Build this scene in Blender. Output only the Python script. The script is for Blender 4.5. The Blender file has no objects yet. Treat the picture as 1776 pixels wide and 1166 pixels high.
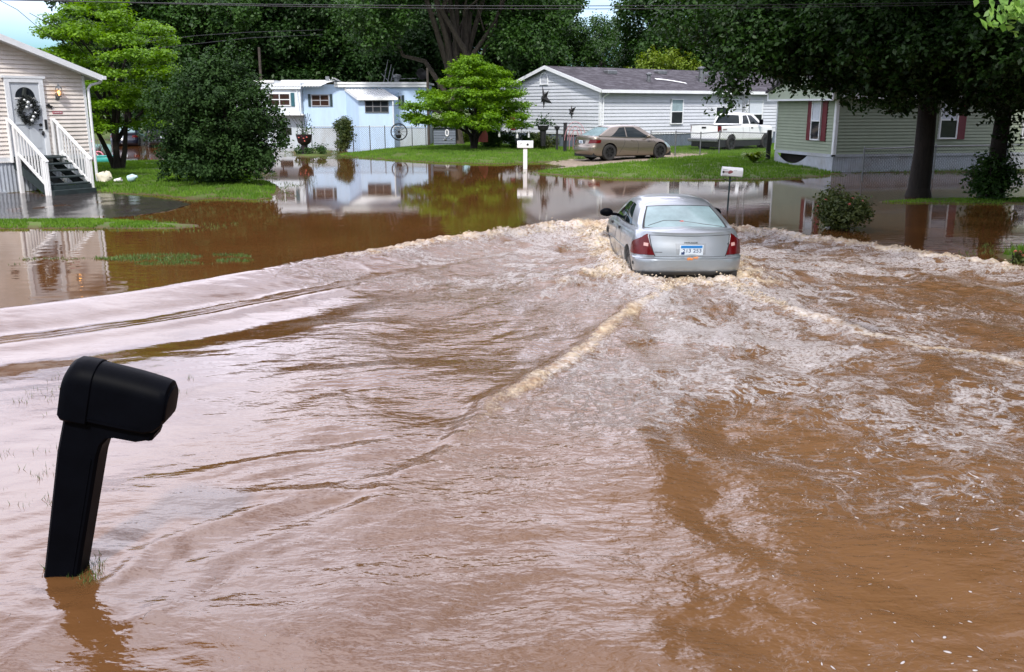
# Flooded street among mobile homes - Blender 4.5, everything built in code.
import bpy, bmesh, math, random
import numpy as np
from mathutils import Vector, Matrix

random.seed(7)
RNG = np.random.default_rng(11)
SC = bpy.context.scene
COL = SC.collection
R = math.radians

# ---------------------------------------------------------------- camera and survey
H = 2.55                      # eye height above the flood water
FPX = 1600.0                  # focal length for a 1776 px wide picture
CX, CY = 888.0, 583.0
PITCH = math.atan(398.0 / FPX)
cam_d = bpy.data.cameras.new('camera')
cam = bpy.data.objects.new('camera', cam_d)
COL.objects.link(cam)
cam.location = (0, 0, H)
cam.rotation_euler = (math.pi / 2 - PITCH, 0, 0)
cam_d.sensor_width = 36.0
cam_d.lens = FPX / 1776.0 * 36.0
cam_d.clip_end = 3000
cam_d.clip_start = 0.05
SC.camera = cam
SP, CP = math.sin(PITCH), math.cos(PITCH)

def at(px, py, z=0.0):
    """survey: where a sight line meets the level z"""
    u, v = px - CX, CY - py
    dy, dz = v * SP + FPX * CP, v * CP - FPX * SP
    t = (z - H) / dz
    return (u * t, dy * t)

def atD(px, py, D):
    """survey: the point of a sight line at distance D along the street"""
    u, v = px - CX, CY - py
    dy, dz = v * SP + FPX * CP, v * CP - FPX * SP
    t = D / dy
    return Vector((u * t, D, H + dz * t))

# ---------------------------------------------------------------- mesh helpers
class MB:
    def __init__(s):
        s.v, s.f, s.m = [], [], []
    def add(s, vs, fs, mi=0):
        b = len(s.v)
        s.v.extend([tuple(p) for p in vs])
        for f in fs:
            s.f.append(tuple(b + i for i in f))
            s.m.append(mi)
    def quad(s, a, b, c, d, mi=0):
        s.add([a, b, c, d], [(0, 1, 2, 3)], mi)
    def poly(s, pts, mi=0):
        s.add(pts, [tuple(range(len(pts)))], mi)
    def box(s, x0, x1, y0, y1, z0, z1, mi=0, M=None, bev=0.0):
        if bev > 0:
            b = bev
            xs, ys = (x0, x1), (y0, y1)
            prof = [(x0 + b, y0), (x1 - b, y0), (x1, y0 + b), (x1, y1 - b), (x1 - b, y1), (x0 + b, y1), (x0, y1 - b), (x0, y0 + b)]
            cx, cy = (x0 + x1) / 2, (y0 + y1) / 2
            def ins(p):
                return (p[0] + (b if p[0] < cx else -b), p[1] + (b if p[1] < cy else -b))
            rings = [[(*ins(p), z0) for p in prof], [(*p, z0 + b) for p in prof], [(*p, z1 - b) for p in prof], [(*ins(p), z1) for p in prof]]
            vs = [p for r in rings for p in r]
            fs = [tuple(reversed(range(8))), tuple(range(24, 32))]
            for k in range(3):
                for i in range(8):
                    j = (i + 1) % 8
                    fs.append((k * 8 + i, k * 8 + j, k * 8 + 8 + j, k * 8 + 8 + i))
        else:
            vs = [(x0, y0, z0), (x1, y0, z0), (x1, y1, z0), (x0, y1, z0), (x0, y0, z1), (x1, y0, z1), (x1, y1, z1), (x0, y1, z1)]
            fs = [(3, 2, 1, 0), (4, 5, 6, 7), (0, 1, 5, 4), (1, 2, 6, 5), (2, 3, 7, 6), (3, 0, 4, 7)]
        if M is not None:
            vs = [M @ Vector(p) for p in vs]
        s.add(vs, fs, mi)
    def bar(s, a, b, w, h, mi=0, up=(0, 0, 1)):
        """square bar from a to b"""
        a, b = Vector(a), Vector(b)
        d = (b - a)
        L = d.length
        d.normalize()
        u = Vector(up)
        if abs(d.dot(u)) > 0.98:
            u = Vector((0, 1, 0))
        x = d.cross(u).normalized()
        z = x.cross(d)
        M = Matrix((x, d, z)).transposed().to_4x4()
        M.translation = a
        s.box(-w / 2, w / 2, 0, L, -h / 2, h / 2, mi, M)
    def tube(s, pts, rad, n=8, mi=0, caps=True):
        pts = [Vector(p) for p in pts]
        k = len(pts)
        rs = rad if isinstance(rad, (list, tuple)) else [rad] * k
        rings = []
        ref = None
        for i in range(k):
            if i == 0: d = pts[1] - pts[0]
            elif i == k - 1: d = pts[-1] - pts[-2]
            else: d = (pts[i + 1] - pts[i]).normalized() + (pts[i] - pts[i - 1]).normalized()
            if d.length < 1e-9: d = Vector((0, 0, 1))
            d.normalize()
            if ref is None:
                ref = Vector((1, 0, 0)) if abs(d.x) < 0.9 else Vector((0, 1, 0))
            x = (ref - d * ref.dot(d)).normalized()
            ref = x
            y = d.cross(x)
            rings.append([pts[i] + (x * math.cos(2 * math.pi * j / n) + y * math.sin(2 * math.pi * j / n)) * rs[i] for j in range(n)])
        vs = [p for r in rings for p in r]
        fs = []
        for i in range(k - 1):
            for j in range(n):
                q = (j + 1) % n
                fs.append((i * n + j, i * n + q, i * n + n + q, i * n + n + j))
        if caps:
            fs.append(tuple(reversed(range(n))))
            fs.append(tuple(range((k - 1) * n, k * n)))
        s.add(vs, fs, mi)
    def lathe(s, prof, n=24, mi=0, M=None):
        """prof: list of (r,z) turned around z"""
        vs, fs = [], []
        for (r, z) in prof:
            for j in range(n):
                a = 2 * math.pi * j / n
                vs.append(Vector((r * math.cos(a), r * math.sin(a), z)))
        for i in range(len(prof) - 1):
            for j in range(n):
                q = (j + 1) % n
                fs.append((i * n + j, i * n + q, i * n + n + q, i * n + n + j))
        if prof[0][0] > 1e-4: fs.append(tuple(reversed(range(n))))
        if prof[-1][0] > 1e-4: fs.append(tuple(range((len(prof) - 1) * n, len(prof) * n)))
        if M is not None: vs = [M @ p for p in vs]
        s.add(vs, fs, mi)
    def blob(s, c, r, seed=0, mi=0, n=8, rough=0.25):
        rg = random.Random(seed)
        vs, fs = [], []
        m = n // 2 + 1
        for i in range(m):
            th = math.pi * i / (m - 1)
            for j in range(n):
                a = 2 * math.pi * j / n
                k = 1 + rg.uniform(-rough, rough)
                vs.append((c[0] + r[0] * k * math.sin(th) * math.cos(a), c[1] + r[1] * k * math.sin(th) * math.sin(a), c[2] + r[2] * k * math.cos(th)))
        for i in range(m - 1):
            for j in range(n):
                q = (j + 1) % n
                fs.append((i * n + j, i * n + n + j, i * n + n + q, i * n + q))
        s.add(vs, fs, mi)
    def grid(s, fn, nu, nv, mi=0, flip=False):
        vs = [fn(i / nu, j / nv) for j in range(nv + 1) for i in range(nu + 1)]
        fs = []
        for j in range(nv):
            for i in range(nu):
                a = j * (nu + 1) + i
                f = (a, a + 1, a + nu + 2, a + nu + 1)
                fs.append(tuple(reversed(f)) if flip else f)
        s.add(vs, fs, mi)
    def mesh(s, name):
        me = bpy.data.meshes.new(name)
        me.from_pydata([tuple(p) for p in s.v], [], s.f)
        me.polygons.foreach_set('material_index', s.m)
        me.update()
        return me

def obj(name, mb, mat, parent=None, smooth=False, angle=40):
    me = mb.mesh(name) if isinstance(mb, MB) else mb
    for m in (mat if isinstance(mat, (list, tuple)) else [mat]):
        me.materials.append(m)
    if smooth:
        me.polygons.foreach_set('use_smooth', [True] * len(me.polygons))
        if angle < 180:
            try: me.set_sharp_from_angle(angle=R(angle))
            except Exception: pass
    o = bpy.data.objects.new(name, me)
    COL.objects.link(o)
    if parent is not None: o.parent = parent
    return o

def tag(o, label, cat, group=None):
    o['label'] = label
    o['category'] = cat
    if group: o['group'] = group
    return o

def thing(name, label, cat, loc=(0, 0, 0), rotz=0.0, group=None):
    o = bpy.data.objects.new(name, None)
    o.empty_display_size = 0.2
    COL.objects.link(o)
    o.location = loc
    o.rotation_euler = (0, 0, rotz)
    return tag(o, label, cat, group)

def dup(o, parent=None):
    c = o.copy()
    COL.objects.link(c)
    c.parent = parent
    for ch in list(o.children): dup(ch, c)
    return c

def fast_mesh(name, V, F):
    """V (n,3) array, F (m,k) array of quads or triangles"""
    me = bpy.data.meshes.new(name)
    n, (m, k) = len(V), F.shape
    me.vertices.add(n)
    me.vertices.foreach_set('co', np.ascontiguousarray(V, dtype=np.float32).ravel())
    me.loops.add(m * k)
    me.loops.foreach_set('vertex_index', np.ascontiguousarray(F, dtype=np.int32).ravel())
    me.polygons.add(m)
    me.polygons.foreach_set('loop_start', np.arange(0, m * k, k, dtype=np.int32))
    me.update(calc_edges=True)
    me.validate()
    return me

# ---------------------------------------------------------------- noise
def _hash(ix, iy, seed):
    h = (ix.astype(np.int64) * 374761393 + iy.astype(np.int64) * 668265263 + seed * 974634777) & 0xffffffff
    h = ((h ^ (h >> 13)) * 1274126177) & 0xffffffff
    return ((h ^ (h >> 16)) & 0xffffff) / float(0xffffff)

def perlin(x, y, seed=0):
    x = np.asarray(x, float); y = np.asarray(y, float)
    ix, iy = np.floor(x), np.floor(y)
    fx, fy = x - ix, y - iy
    u, v = fx * fx * fx * (fx * (fx * 6 - 15) + 10), fy * fy * fy * (fy * (fy * 6 - 15) + 10)
    def g(ax, ay):
        a = _hash(ix + ax, iy + ay, seed) * 2 * np.pi
        return np.cos(a) * (fx - ax) + np.sin(a) * (fy - ay)
    n0 = g(0, 0) * (1 - u) + g(1, 0) * u
    n1 = g(0, 1) * (1 - u) + g(1, 1) * u
    return (n0 * (1 - v) + n1 * v) * 1.4

def fbm(x, y, seed=0, o=3):
    r, a = 0, 1.0
    for k in range(o):
        r = r + a * perlin(x * 2 ** k, y * 2 ** k, seed + k)
        a *= 0.5
    return r

def sstep(a, b, x):
    t = np.clip((x - a) / (b - a), 0, 1)
    return t * t * (3 - 2 * t)

def pip(poly, x, y):
    ins = np.zeros(np.shape(x), bool)
    n = len(poly)
    for i in range(n):
        x1, y1 = poly[i]; x2, y2 = poly[(i + 1) % n]
        c = ((y1 > y) != (y2 > y)) & (x < (x2 - x1) * (y - y1) / ((y2 - y1) if y2 != y1 else 1e-9) + x1)
        ins ^= c
    return ins

def pldist(pts, x, y, closed=False):
    """distance to a polyline, arc length there, side sign"""
    d = np.full(np.shape(x), 1e9); sa = np.zeros(np.shape(x)); sd = np.zeros(np.shape(x))
    acc = 0.0
    n = len(pts)
    for i in range(n if closed else n - 1):
        x1, y1 = pts[i]; x2, y2 = pts[(i + 1) % n]
        L = math.hypot(x2 - x1, y2 - y1)
        if L < 1e-9: continue
        tx, ty = (x2 - x1) / L, (y2 - y1) / L
        t = np.clip((x - x1) * tx + (y - y1) * ty, 0, L)
        ex, ey = x - (x1 + t * tx), y - (y1 + t * ty)
        dd = np.hypot(ex, ey)
        m = dd < d
        d = np.where(m, dd, d)
        sa = np.where(m, acc + t, sa)
        sd = np.where(m, np.sign(tx * ey - ty * ex), sd)
        acc += L
    return d, sa, sd

def inpoly(poly, x, y):
    d, _, _ = pldist(poly, x, y, True)
    return np.where(pip(poly, x, y), d, -d)

# ---------------------------------------------------------------- materials
def newmat(name):
    m = bpy.data.materials.new(name)
    m.use_nodes = True
    nt = m.node_tree
    b = nt.nodes['Principled BSDF']
    return m, nt, b

def N(nt, typ, **kw):
    n = nt.nodes.new(typ)
    for k, v in kw.items():
        if k.startswith('i_'):
            key = k[2:]
            n.inputs[int(key) if key.isdigit() else key.replace('_', ' ')].default_value = v
        else: setattr(n, k, v)
    return n

def math_n(nt, op, a, b=None, c=None, clamp=False):
    n = nt.nodes.new('ShaderNodeMath'); n.operation = op; n.use_clamp = clamp
    for i, q in enumerate((a, b, c)):
        if q is None: continue
        if isinstance(q, (int, float)): n.inputs[i].default_value = q
        else: nt.links.new(q, n.inputs[i])
    return n.outputs[0]

def mix_c(nt, f, a, b):
    n = nt.nodes.new('ShaderNodeMix'); n.data_type = 'RGBA'
    for q, s in ((f, n.inputs[0]), (a, n.inputs[6]), (b, n.inputs[7])):
        if isinstance(q, (int, float)): s.default_value = q
        elif isinstance(q, tuple): s.default_value = (*q, 1) if len(q) == 3 else q
        else: nt.links.new(q, s)
    return n.outputs[2]

def simple(name, col, rough=0.5, metal=0.0, var=0.12, scale=6.0, bump=0.0, bscale=40.0, coat=0.0, spec=0.5, dirt=None, dirt_amt=0.0, stretch=(1, 1, 1)):
    """painted / plastic / stone surface with mottled colour, optional dirt patches and fine bump"""
    m, nt, b = newmat(name)
    tc = N(nt, 'ShaderNodeTexCoord')
    mp = N(nt, 'ShaderNodeMapping'); mp.inputs['Scale'].default_value = stretch
    nt.links.new(tc.outputs['Object'], mp.inputs['Vector'])
    n = N(nt, 'ShaderNodeTexNoise', i_Scale=scale, i_Detail=5.0, i_Roughness=0.6)
    nt.links.new(mp.outputs[0], n.inputs['Vector'])
    lo = tuple(max(0, c * (1 - var)) for c in col); hi = tuple(min(1, c * (1 + var)) for c in col)
    f = math_n(nt, 'MULTIPLY_ADD', n.outputs['Fac'], 2.4, -0.7, True)
    c = mix_c(nt, f, lo, hi)
    if dirt is not None:
        n2 = N(nt, 'ShaderNodeTexNoise', i_Scale=scale * 0.35, i_Detail=7.0, i_Roughness=0.7)
        nt.links.new(mp.outputs[0], n2.inputs['Vector'])
        f2 = math_n(nt, 'MULTIPLY', math_n(nt, 'MULTIPLY_ADD', n2.outputs['Fac'], 4.0, -1.8, True), dirt_amt)
        c = mix_c(nt, f2, c, dirt)
    nt.links.new(c, b.inputs['Base Color'])
    b.inputs['Roughness'].default_value = rough
    b.inputs['Metallic'].default_value = metal
    b.inputs['Coat Weight'].default_value = coat
    b.inputs['Coat Roughness'].default_value = 0.06
    b.inputs['Specular IOR Level'].default_value = spec
    if bump > 0:
        n3 = N(nt, 'ShaderNodeTexNoise', i_Scale=bscale, i_Detail=3.0)
        nt.links.new(tc.outputs['Object'], n3.inputs['Vector'])
        bp = N(nt, 'ShaderNodeBump', i_Strength=bump, i_Distance=0.02)
        nt.links.new(n3.outputs['Fac'], bp.inputs['Height'])
        nt.links.new(bp.outputs[0], b.inputs['Normal'])
    return m

def leafmat(name, c1, c2, trans=0.35, rough=0.5):
    m, nt, b = newmat(name)
    g = N(nt, 'ShaderNodeNewGeometry')
    tc = N(nt, 'ShaderNodeTexCoord')
    n = N(nt, 'ShaderNodeTexNoise', i_Scale=0.9, i_Detail=3.0)
    nt.links.new(tc.outputs['Object'], n.inputs['Vector'])
    f = math_n(nt, 'ADD', math_n(nt, 'MULTIPLY', g.outputs['Random Per Island'], 0.65), math_n(nt, 'MULTIPLY_ADD', n.outputs['Fac'], 1.6, -0.62), clamp=True)
    c = mix_c(nt, f, c1, c2)
    nt.links.new(c, b.inputs['Base Color'])
    b.inputs['Roughness'].default_value = rough
    b.inputs['Specular IOR Level'].default_value = 0.3
    tr = N(nt, 'ShaderNodeBsdfTranslucent')
    hs = N(nt, 'ShaderNodeHueSaturation', i_Saturation=1.1, i_Value=1.3)
    nt.links.new(c, hs.inputs['Color'])
    nt.links.new(hs.outputs[0], tr.inputs['Color'])
    mx = N(nt, 'ShaderNodeMixShader'); mx.inputs[0].default_value = trans
    nt.links.new(b.outputs[0], mx.inputs[1]); nt.links.new(tr.outputs[0], mx.inputs[2])
    nt.links.new(mx.outputs[0], nt.nodes['Material Output'].inputs['Surface'])
    return m

M = {}
M['leaf_dark'] = leafmat('leaf_dark', (0.008, 0.027, 0.007), (0.034, 0.082, 0.016), 0.24)
M['leaf_mid'] = leafmat('leaf_mid', (0.013, 0.042, 0.008), (0.048, 0.112, 0.016), 0.28)
M['leaf_maple'] = leafmat('leaf_maple', (0.006, 0.022, 0.004), (0.030, 0.078, 0.010), 0.26)
M['leaf_bright'] = leafmat('leaf_bright', (0.070, 0.170, 0.007), (0.185, 0.330, 0.012), 0.38)
M['leaf_yellow'] = leafmat('leaf_yellow', (0.100, 0.170, 0.018), (0.220, 0.290, 0.030), 0.35)
M['leaf_bush'] = leafmat('leaf_bush', (0.009, 0.030, 0.006), (0.034, 0.080, 0.014), 0.22, 0.75)
M['leaf_rose'] = leafmat('leaf_rose', (0.026, 0.050, 0.012), (0.100, 0.120, 0.026), 0.25)
M['leaf_young'] = leafmat('leaf_young', (0.120, 0.260, 0.050), (0.250, 0.420, 0.090), 0.4)
M['grass'] = leafmat('grass', (0.060, 0.140, 0.012), (0.150, 0.270, 0.028), 0.3, 0.6)
M['grass_drowned'] = leafmat('grass_drowned', (0.040, 0.085, 0.020), (0.100, 0.165, 0.040), 0.25, 0.5)
M['petal'] = simple('petal', (0.55, 0.12, 0.10), 0.6)
M['bark'] = simple('bark', (0.018, 0.014, 0.011), 0.9, var=0.5, scale=4, bump=0.8, bscale=14, stretch=(3, 3, 0.6))
M['bark_grey'] = simple('bark_grey', (0.070, 0.058, 0.044), 0.9, var=0.5, scale=4, bump=0.8, bscale=14, stretch=(3, 3, 0.6))
M['white'] = simple('white_paint', (0.78, 0.79, 0.80), 0.45, var=0.05, dirt=(0.45, 0.42, 0.38), dirt_amt=0.25, scale=3)
M['black_plastic'] = simple('black_plastic', (0.0015, 0.0019, 0.0035), 0.5, var=0.3, bump=0.05, bscale=300, spec=0.04)
M['black'] = simple('black', (0.012, 0.012, 0.014), 0.5, var=0.3)
M['rubber'] = simple('rubber', (0.018, 0.018, 0.018), 0.8, var=0.3)
M['metal_grey'] = simple('metal_grey', (0.20, 0.21, 0.22), 0.45, metal=0.7, var=0.2)
M['wire'] = simple('wire', (0.07, 0.075, 0.08), 0.5, metal=0.5, var=0.2)
M['wood_dark'] = simple('wood_dark', (0.055, 0.045, 0.038), 0.8, var=0.4, scale=8)
# ================================================================ terrain
def pp(lst, z=0.03):
    return [at(x, y, z) for (x, y) in lst]
LAWNS = [  # outline, height of the lawn, run of its slope, name
    (pp([(40, 292), (170, 282), (300, 280), (430, 297), (480, 322), (474, 342), (440, 345), (380, 342), (330, 345), (285, 337), (200, 334), (60, 330)]), 0.16, 1.6),
    (pp([(-120, 384), (60, 380.5), (160, 380), (260, 383), (340, 387.5), (372, 391), (300, 393.5), (200, 394.5), (60, 394.5), (-120, 394)]), 0.075, 0.5),
    (pp([(580, 268), (630, 273.5), (760, 281.5), (860, 283.5), (935, 281), (960, 284.5), (985, 287.5), (955, 293), (932, 298), (958, 303), (1060, 308.5), (1200, 310.5), (1330, 309.5), (1425, 305.5), (1462, 299),
         (1480, 268), (1480, 240), (1200, 240), (940, 236), (740, 246), (700, 255), (640, 262)]), 0.27, 4.5),
    (pp([(480, 246), (640, 247), (740, 246), (760, 236), (470, 236)]), 0.25, 3.0),
    (pp([(1525, 349), (1600, 344), (1776, 341), (1960, 338), (1960, 354), (1800, 353), (1680, 352)]), 0.03, 0.8),
    (pp([(1738, 441), (1790, 424), (1960, 410), (1960, 470), (1800, 462)]), 0.16, 0.6),
    (pp([(505, 262), (540, 257), (574, 261), (572, 269), (540, 272), (512, 270)]), 0.10, 0.5),
    (pp([(1445, 299), (1800, 300), (2100, 296), (2100, 262), (1480, 262)]), 0.04, 3.0),
]
HOUSE_PAD = pp([(-260, 330), (-20, 336), (165, 322), (150, 300), (-120, 262), (-320, 290)])
LAWNS.append((HOUSE_PAD, 0.05, 1.0))
DRIVE = pp([(-300, 331), (20, 333), (95, 338), (165, 331), (230, 337), (300, 345), (330, 352), (300, 364), (230, 374), (140, 380.5), (0, 382), (-300, 384)])
GRAVEL = pp([(905, 281), (985, 275.5), (1080, 271), (1225, 268), (1240, 271.5), (1215, 275), (1100, 282.5), (1010, 289.5), (930, 291), (905, 286)], 0.1)

def gz(x, y):
    x = np.asarray(x, float); y = np.asarray(y, float)
    z = np.full(np.shape(x), -0.28)
    z = z + 0.9 * sstep(70, 82, y) + 0.5 * sstep(20, 60, np.abs(x) - 0.62 * y)
    nz = perlin(x * 0.6, y * 0.6, 5)
    nz2 = perlin(x * 2.1, y * 1.7, 9)
    for poly, hh, run in LAWNS:
        d = inpoly(poly, x, y) + 0.16 * nz + 0.07 * nz2
        zi = np.where(d > 0, hh * (1 - np.exp(-d / run * 1.6)), np.maximum(-0.28, 0.09 * d))
        z = np.maximum(z, zi)
    d = inpoly(DRIVE, x, y)
    zd = np.where(d > 0, 0.003 + 0.016 * perlin(x * 0.55, y * 0.4, 21) + 0.007 * perlin(x * 1.7, y * 1.2, 22), np.maximum(-0.28, 0.08 * d))
    z = np.where(d > 0.0, np.where(inpoly(HOUSE_PAD, x, y) > 0.2, z, zd), np.maximum(z, zd))
    d = inpoly(GRAVEL, x, y)
    # the gravel drive dips under water at its street end
    xw = at(905, 284)[0]; xe = at(1010, 288)[0]
    zg = 0.16 * sstep(xw - 0.5, xe + 4.0, x) - 0.03 + 0.02 * nz2
    z = np.where(d > -0.4, z + (np.minimum(z, zg) - z) * sstep(-0.4, 0.2, d), z)
    return z
def gh(x, y): return float(gz(np.array([x]), np.array([y]))[0])

def axis(lo, hi, step, far_lo, far_hi, ratio):
    a = list(np.arange(lo, hi + step * .5, step))
    s, q = step, a[-1]
    while q < far_hi:
        s *= ratio; q += s; a.append(q)
    s, q, pre = step, a[0], []
    while q > far_lo:
        s *= ratio; q -= s; pre.append(q)
    return np.array(pre[::-1] + a)

def sheet(xs, ys):
    X, Y = np.meshgrid(xs, ys)
    n, m = len(xs), len(ys)
    i = np.arange((m - 1) * (n - 1))
    r, c = i // (n - 1), i % (n - 1)
    a = r * n + c
    F = np.stack([a, a + 1, a + n + 1, a + n], 1)
    return X.ravel(), Y.ravel(), F

def groundmat():
    m, nt, b = newmat('lawn_soil')
    tc = N(nt, 'ShaderNodeTexCoord')
    n1 = N(nt, 'ShaderNodeTexNoise', i_Scale=0.5, i_Detail=6.0); nt.links.new(tc.outputs['Object'], n1.inputs['Vector'])
    n2 = N(nt, 'ShaderNodeTexNoise', i_Scale=9.0, i_Detail=4.0); nt.links.new(tc.outputs['Object'], n2.inputs['Vector'])
    c = mix_c(nt, math_n(nt, 'MULTIPLY_ADD', n1.outputs['Fac'], 3, -1, True), (0.044, 0.090, 0.013), (0.080, 0.135, 0.022))
    c = mix_c(nt, math_n(nt, 'MULTIPLY_ADD', n2.outputs['Fac'], 3, -1.25, True), c, (0.105, 0.085, 0.036))
    sx = N(nt, 'ShaderNodeSeparateXYZ'); nt.links.new(tc.outputs['Object'], sx.inputs[0])
    wet = math_n(nt, 'MULTIPLY_ADD', sx.outputs['Z'], -22.0, 1.05, True)   # silt left at the waterline
    c = mix_c(nt, wet, c, (0.075, 0.050, 0.022))
    nt.links.new(c, b.inputs['Base Color'])
    b.inputs['Roughness'].default_value = 0.85
    b.inputs['Specular IOR Level'].default_value = 0.2
    return m
xs = axis(-30, 30, 0.3, -400, 400, 1.16)
ys = axis(9, 66, 0.3, -60, 600, 1.16)
X, Y, F = sheet(xs, ys)
Z = gz(X, Y)
me = fast_mesh('ground', np.stack([X, Y, Z], 1), F)
ground = obj('ground', me, groundmat(), smooth=True, angle=180)
ground['kind'] = 'structure'

def patch_sheet(name, poly, step, lift, mat):
    px = [p[0] for p in poly]; py = [p[1] for p in poly]
    xs = np.arange(min(px), max(px), step); ys = np.arange(min(py), max(py), step)
    X, Y, F = sheet(xs, ys)
    d = inpoly(poly, X, Y)
    d = d + 0.18 * perlin(X * 1.3, Y * 1.3, 91) + 0.08 * perlin(X * 4, Y * 4, 92)
    keep = (d[F] > -0.02).all(1)
    if poly is DRIVE: keep &= (inpoly(HOUSE_PAD, X, Y)[F] < 0.9).all(1)
    me = fast_mesh(name, np.stack([X, Y, gz(X, Y) + lift], 1), F[keep])
    o = obj(name, me, mat, smooth=True, angle=180)
    o['kind'] = 'structure'
    return o
M['asphalt'] = simple('wet_asphalt', (0.040, 0.033, 0.032), 0.14, var=0.45, scale=2.5, bump=0.06, bscale=12, dirt=(0.05, 0.035, 0.025), dirt_amt=0.5)
M['gravel'] = simple('gravel', (0.24, 0.19, 0.14), 0.9, var=0.5, scale=14, bump=0.6, bscale=40, dirt=(0.10, 0.08, 0.05), dirt_amt=0.5)
patch_sheet('driveway', DRIVE, 0.10, 0.006, M['asphalt'])
patch_sheet('gravel_driveway', GRAVEL, 0.09, 0.006, M['gravel'])

# ================================================================ flood water
def wl(lst, z=0.08): return [at(x, y, z) for (x, y) in lst]
OL = wl([(1046, 408), (1020, 397), (960, 398), (900, 404), (800, 415), (700, 431), (600, 447), (500, 463), (400, 481), (300, 498), (200, 513), (100, 525), (0, 536), (-150, 552), (-400, 580)])
OR_ = wl([(1286, 404), (1340, 402), (1400, 409), (1500, 423), (1600, 438), (1700, 453), (1776, 465), (1900, 487), (2100, 530)])
IL = wl([(1150, 497), (1105, 525), (1060, 562), (1000, 603), (950, 641), (900, 668), (852, 692), (815, 731), (760, 777), (700, 817), (640, 856), (540, 905), (430, 960)])
IR = wl([(1275, 497), (1330, 515), (1400, 537), (1500, 571), (1600, 594), (1700, 609), (1776, 629), (1950, 672), (2200, 740)])
L2 = wl([(1085, 452), (1040, 466), (985, 482), (930, 500), (860, 520), (760, 540)])
N1 = wl([(10, 1140), (90, 1090), (180, 1010), (262, 948), (340, 915), (450, 880), (560, 850)], 0)
CARX, CARY, CARYAW = 2.75, 13.95, R(1.5)
NOSE = (CARX - 0.1, CARY + 4.75)
OL = [NOSE] + OL[1:]; OR_ = [NOSE] + OR_[1:]
def chaikin(P, n=3):
    for _ in range(n):
        Q = [P[0]]
        for a, b in zip(P[:-1], P[1:]):
            Q += [(a[0] * .75 + b[0] * .25, a[1] * .75 + b[1] * .25), (a[0] * .25 + b[0] * .75, a[1] * .25 + b[1] * .75)]
        P = Q + [P[-1]]
    return P
IL = chaikin(IL[:2] + [IL[3], IL[5], IL[6], IL[8]] + IL[10:]); IR = chaikin(IR); L2 = chaikin(L2, 2); N1 = chaikin(N1, 2); OL = OL[:1] + chaikin(OL[1:], 2); OR_ = OR_[:1] + chaikin(OR_[1:], 2)

xs = axis(-8.6, 10.4, 0.036, -420, 420, 1.13)
ys = axis(3.0, 20.2, 0.031, -70, 84, 1.10)
X, Y, F = sheet(xs, ys)
# ---- waves
def crest(pts, X, Y, amp, wo, wi, wl_, damp, side=1, mode=0):
    d, s, sd = pldist(pts, X, Y)
    d = d * sd * side              # positive = outside (ahead of the wave)
    wob = 0.05 * perlin(s * 1.5, s * 0 + 3.3, 71) + 0.025 * perlin(s * 5, s * 0 + 9.3, 72)
    d = d + wob
    A = np.interp(s, amp[0], amp[1])
    e = np.maximum(0, -d)
    if mode == 0:      # a rolling wave: steep front, long back, a trough and a second lower crest behind it
        zb = np.exp(-(e / wi) ** 1.6) - 0.42 * np.exp(-((e - wl_ * .62) / (wl_ * .20)) ** 2) + 0.42 * np.exp(-((e - wl_ * 1.02) / (wl_ * .16)) ** 2) - 0.22 * np.exp(-((e - wl_ * 1.5) / (wl_ * .2)) ** 2)
    else:              # a surge front: the water behind it stands higher
        zb = 0.45 * np.exp(-(e / wi) ** 1.5) + 0.55 * np.exp(-e / damp)
    z = np.where(d > 0, np.exp(-(np.clip(d, 0, 9) / wo) ** 2), zb)
    return A * z, d, s
Z = np.zeros_like(X)
zo, dOL, sOL = crest(OL, X, Y, ([0, 1.2, 3, 6, 9, 14], [0.24, 0.24, 0.18, 0.15, 0.13, 0.08]), 0.24, 0.6, 1.75, 1.0, -1)
zr, dOR, sOR = crest(OR_, X, Y, ([0, 1.2, 3, 6, 9, 14], [0.24, 0.18, 0.10, 0.09, 0.08, 0.06]), 0.22, 0.55, 1.7, 0.9, 1)
zi, dIL, sIL = crest(IL, X, Y, ([0, 1.5, 4, 6, 7.5, 9], [0.06, 0.10, 0.10, 0.065, 0.02, 0.0]), 0.15, 0.50, 1.3, 1.1, -1, 1)
zq, dIR, sIR = crest(IR, X, Y, ([0, 1.5, 4, 7, 10], [0.06, 0.09, 0.08, 0.06, 0.03]), 0.13, 0.30, 1.3, 1.0, 1, 1)
z2, dL2, sL2 = crest(L2, X, Y, ([0, 1, 3, 5], [0.08, 0.06, 0.03, 0.0]), 0.14, 0.3, 1.0, 0.6, 1, 1)
zn, dN1, sN1 = crest(N1, X, Y, ([0, 1, 2.5, 4.0], [0.008, 0.016, 0.012, 0.0]), 0.06, 0.12, 0.42, 0.35, 1)
ends = lambda s, L: np.where(s <= 1e-6, 0.0, 1.0)
# inside of the outer V
behind = CARY + 3.6 - Y                                     # distance behind the front axle
inV = np.where(X < CARX - 0.1, sstep(-0.3, 0.25, -dOL), sstep(-0.3, 0.25, -dOR))
inI = sstep(-0.15, 0.15, -dIL) * sstep(-0.15, 0.15, -dIR) * sstep(0.0, 0.4, CARY - Y)
side_l = (X < CARX - 0.7)
fadeL = np.where(side_l & (dOL > -60), 1.0, 1.0)
lw = sstep(CARX + 0.1, CARX - 0.3, X)
Z += zo * lw + zr * (1 - lw)
Z += zi * sstep(0.0, 0.6, CARY - Y) * np.where(X < CARX + 0.2, 1, 0) + zq * sstep(0.0, 0.6, CARY - Y) * np.where(X > CARX - 0.2, 1, 0)
Z += z2 * np.where(side_l, 1, 0)
Z += zn
dcar = np.hypot((X - CARX) / 1.15, np.maximum(0, np.abs(Y - (CARY + 2.1)) - 2.1))
near = np.exp(-np.maximum(0, dcar - 0.6) / 1.1)
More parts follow.
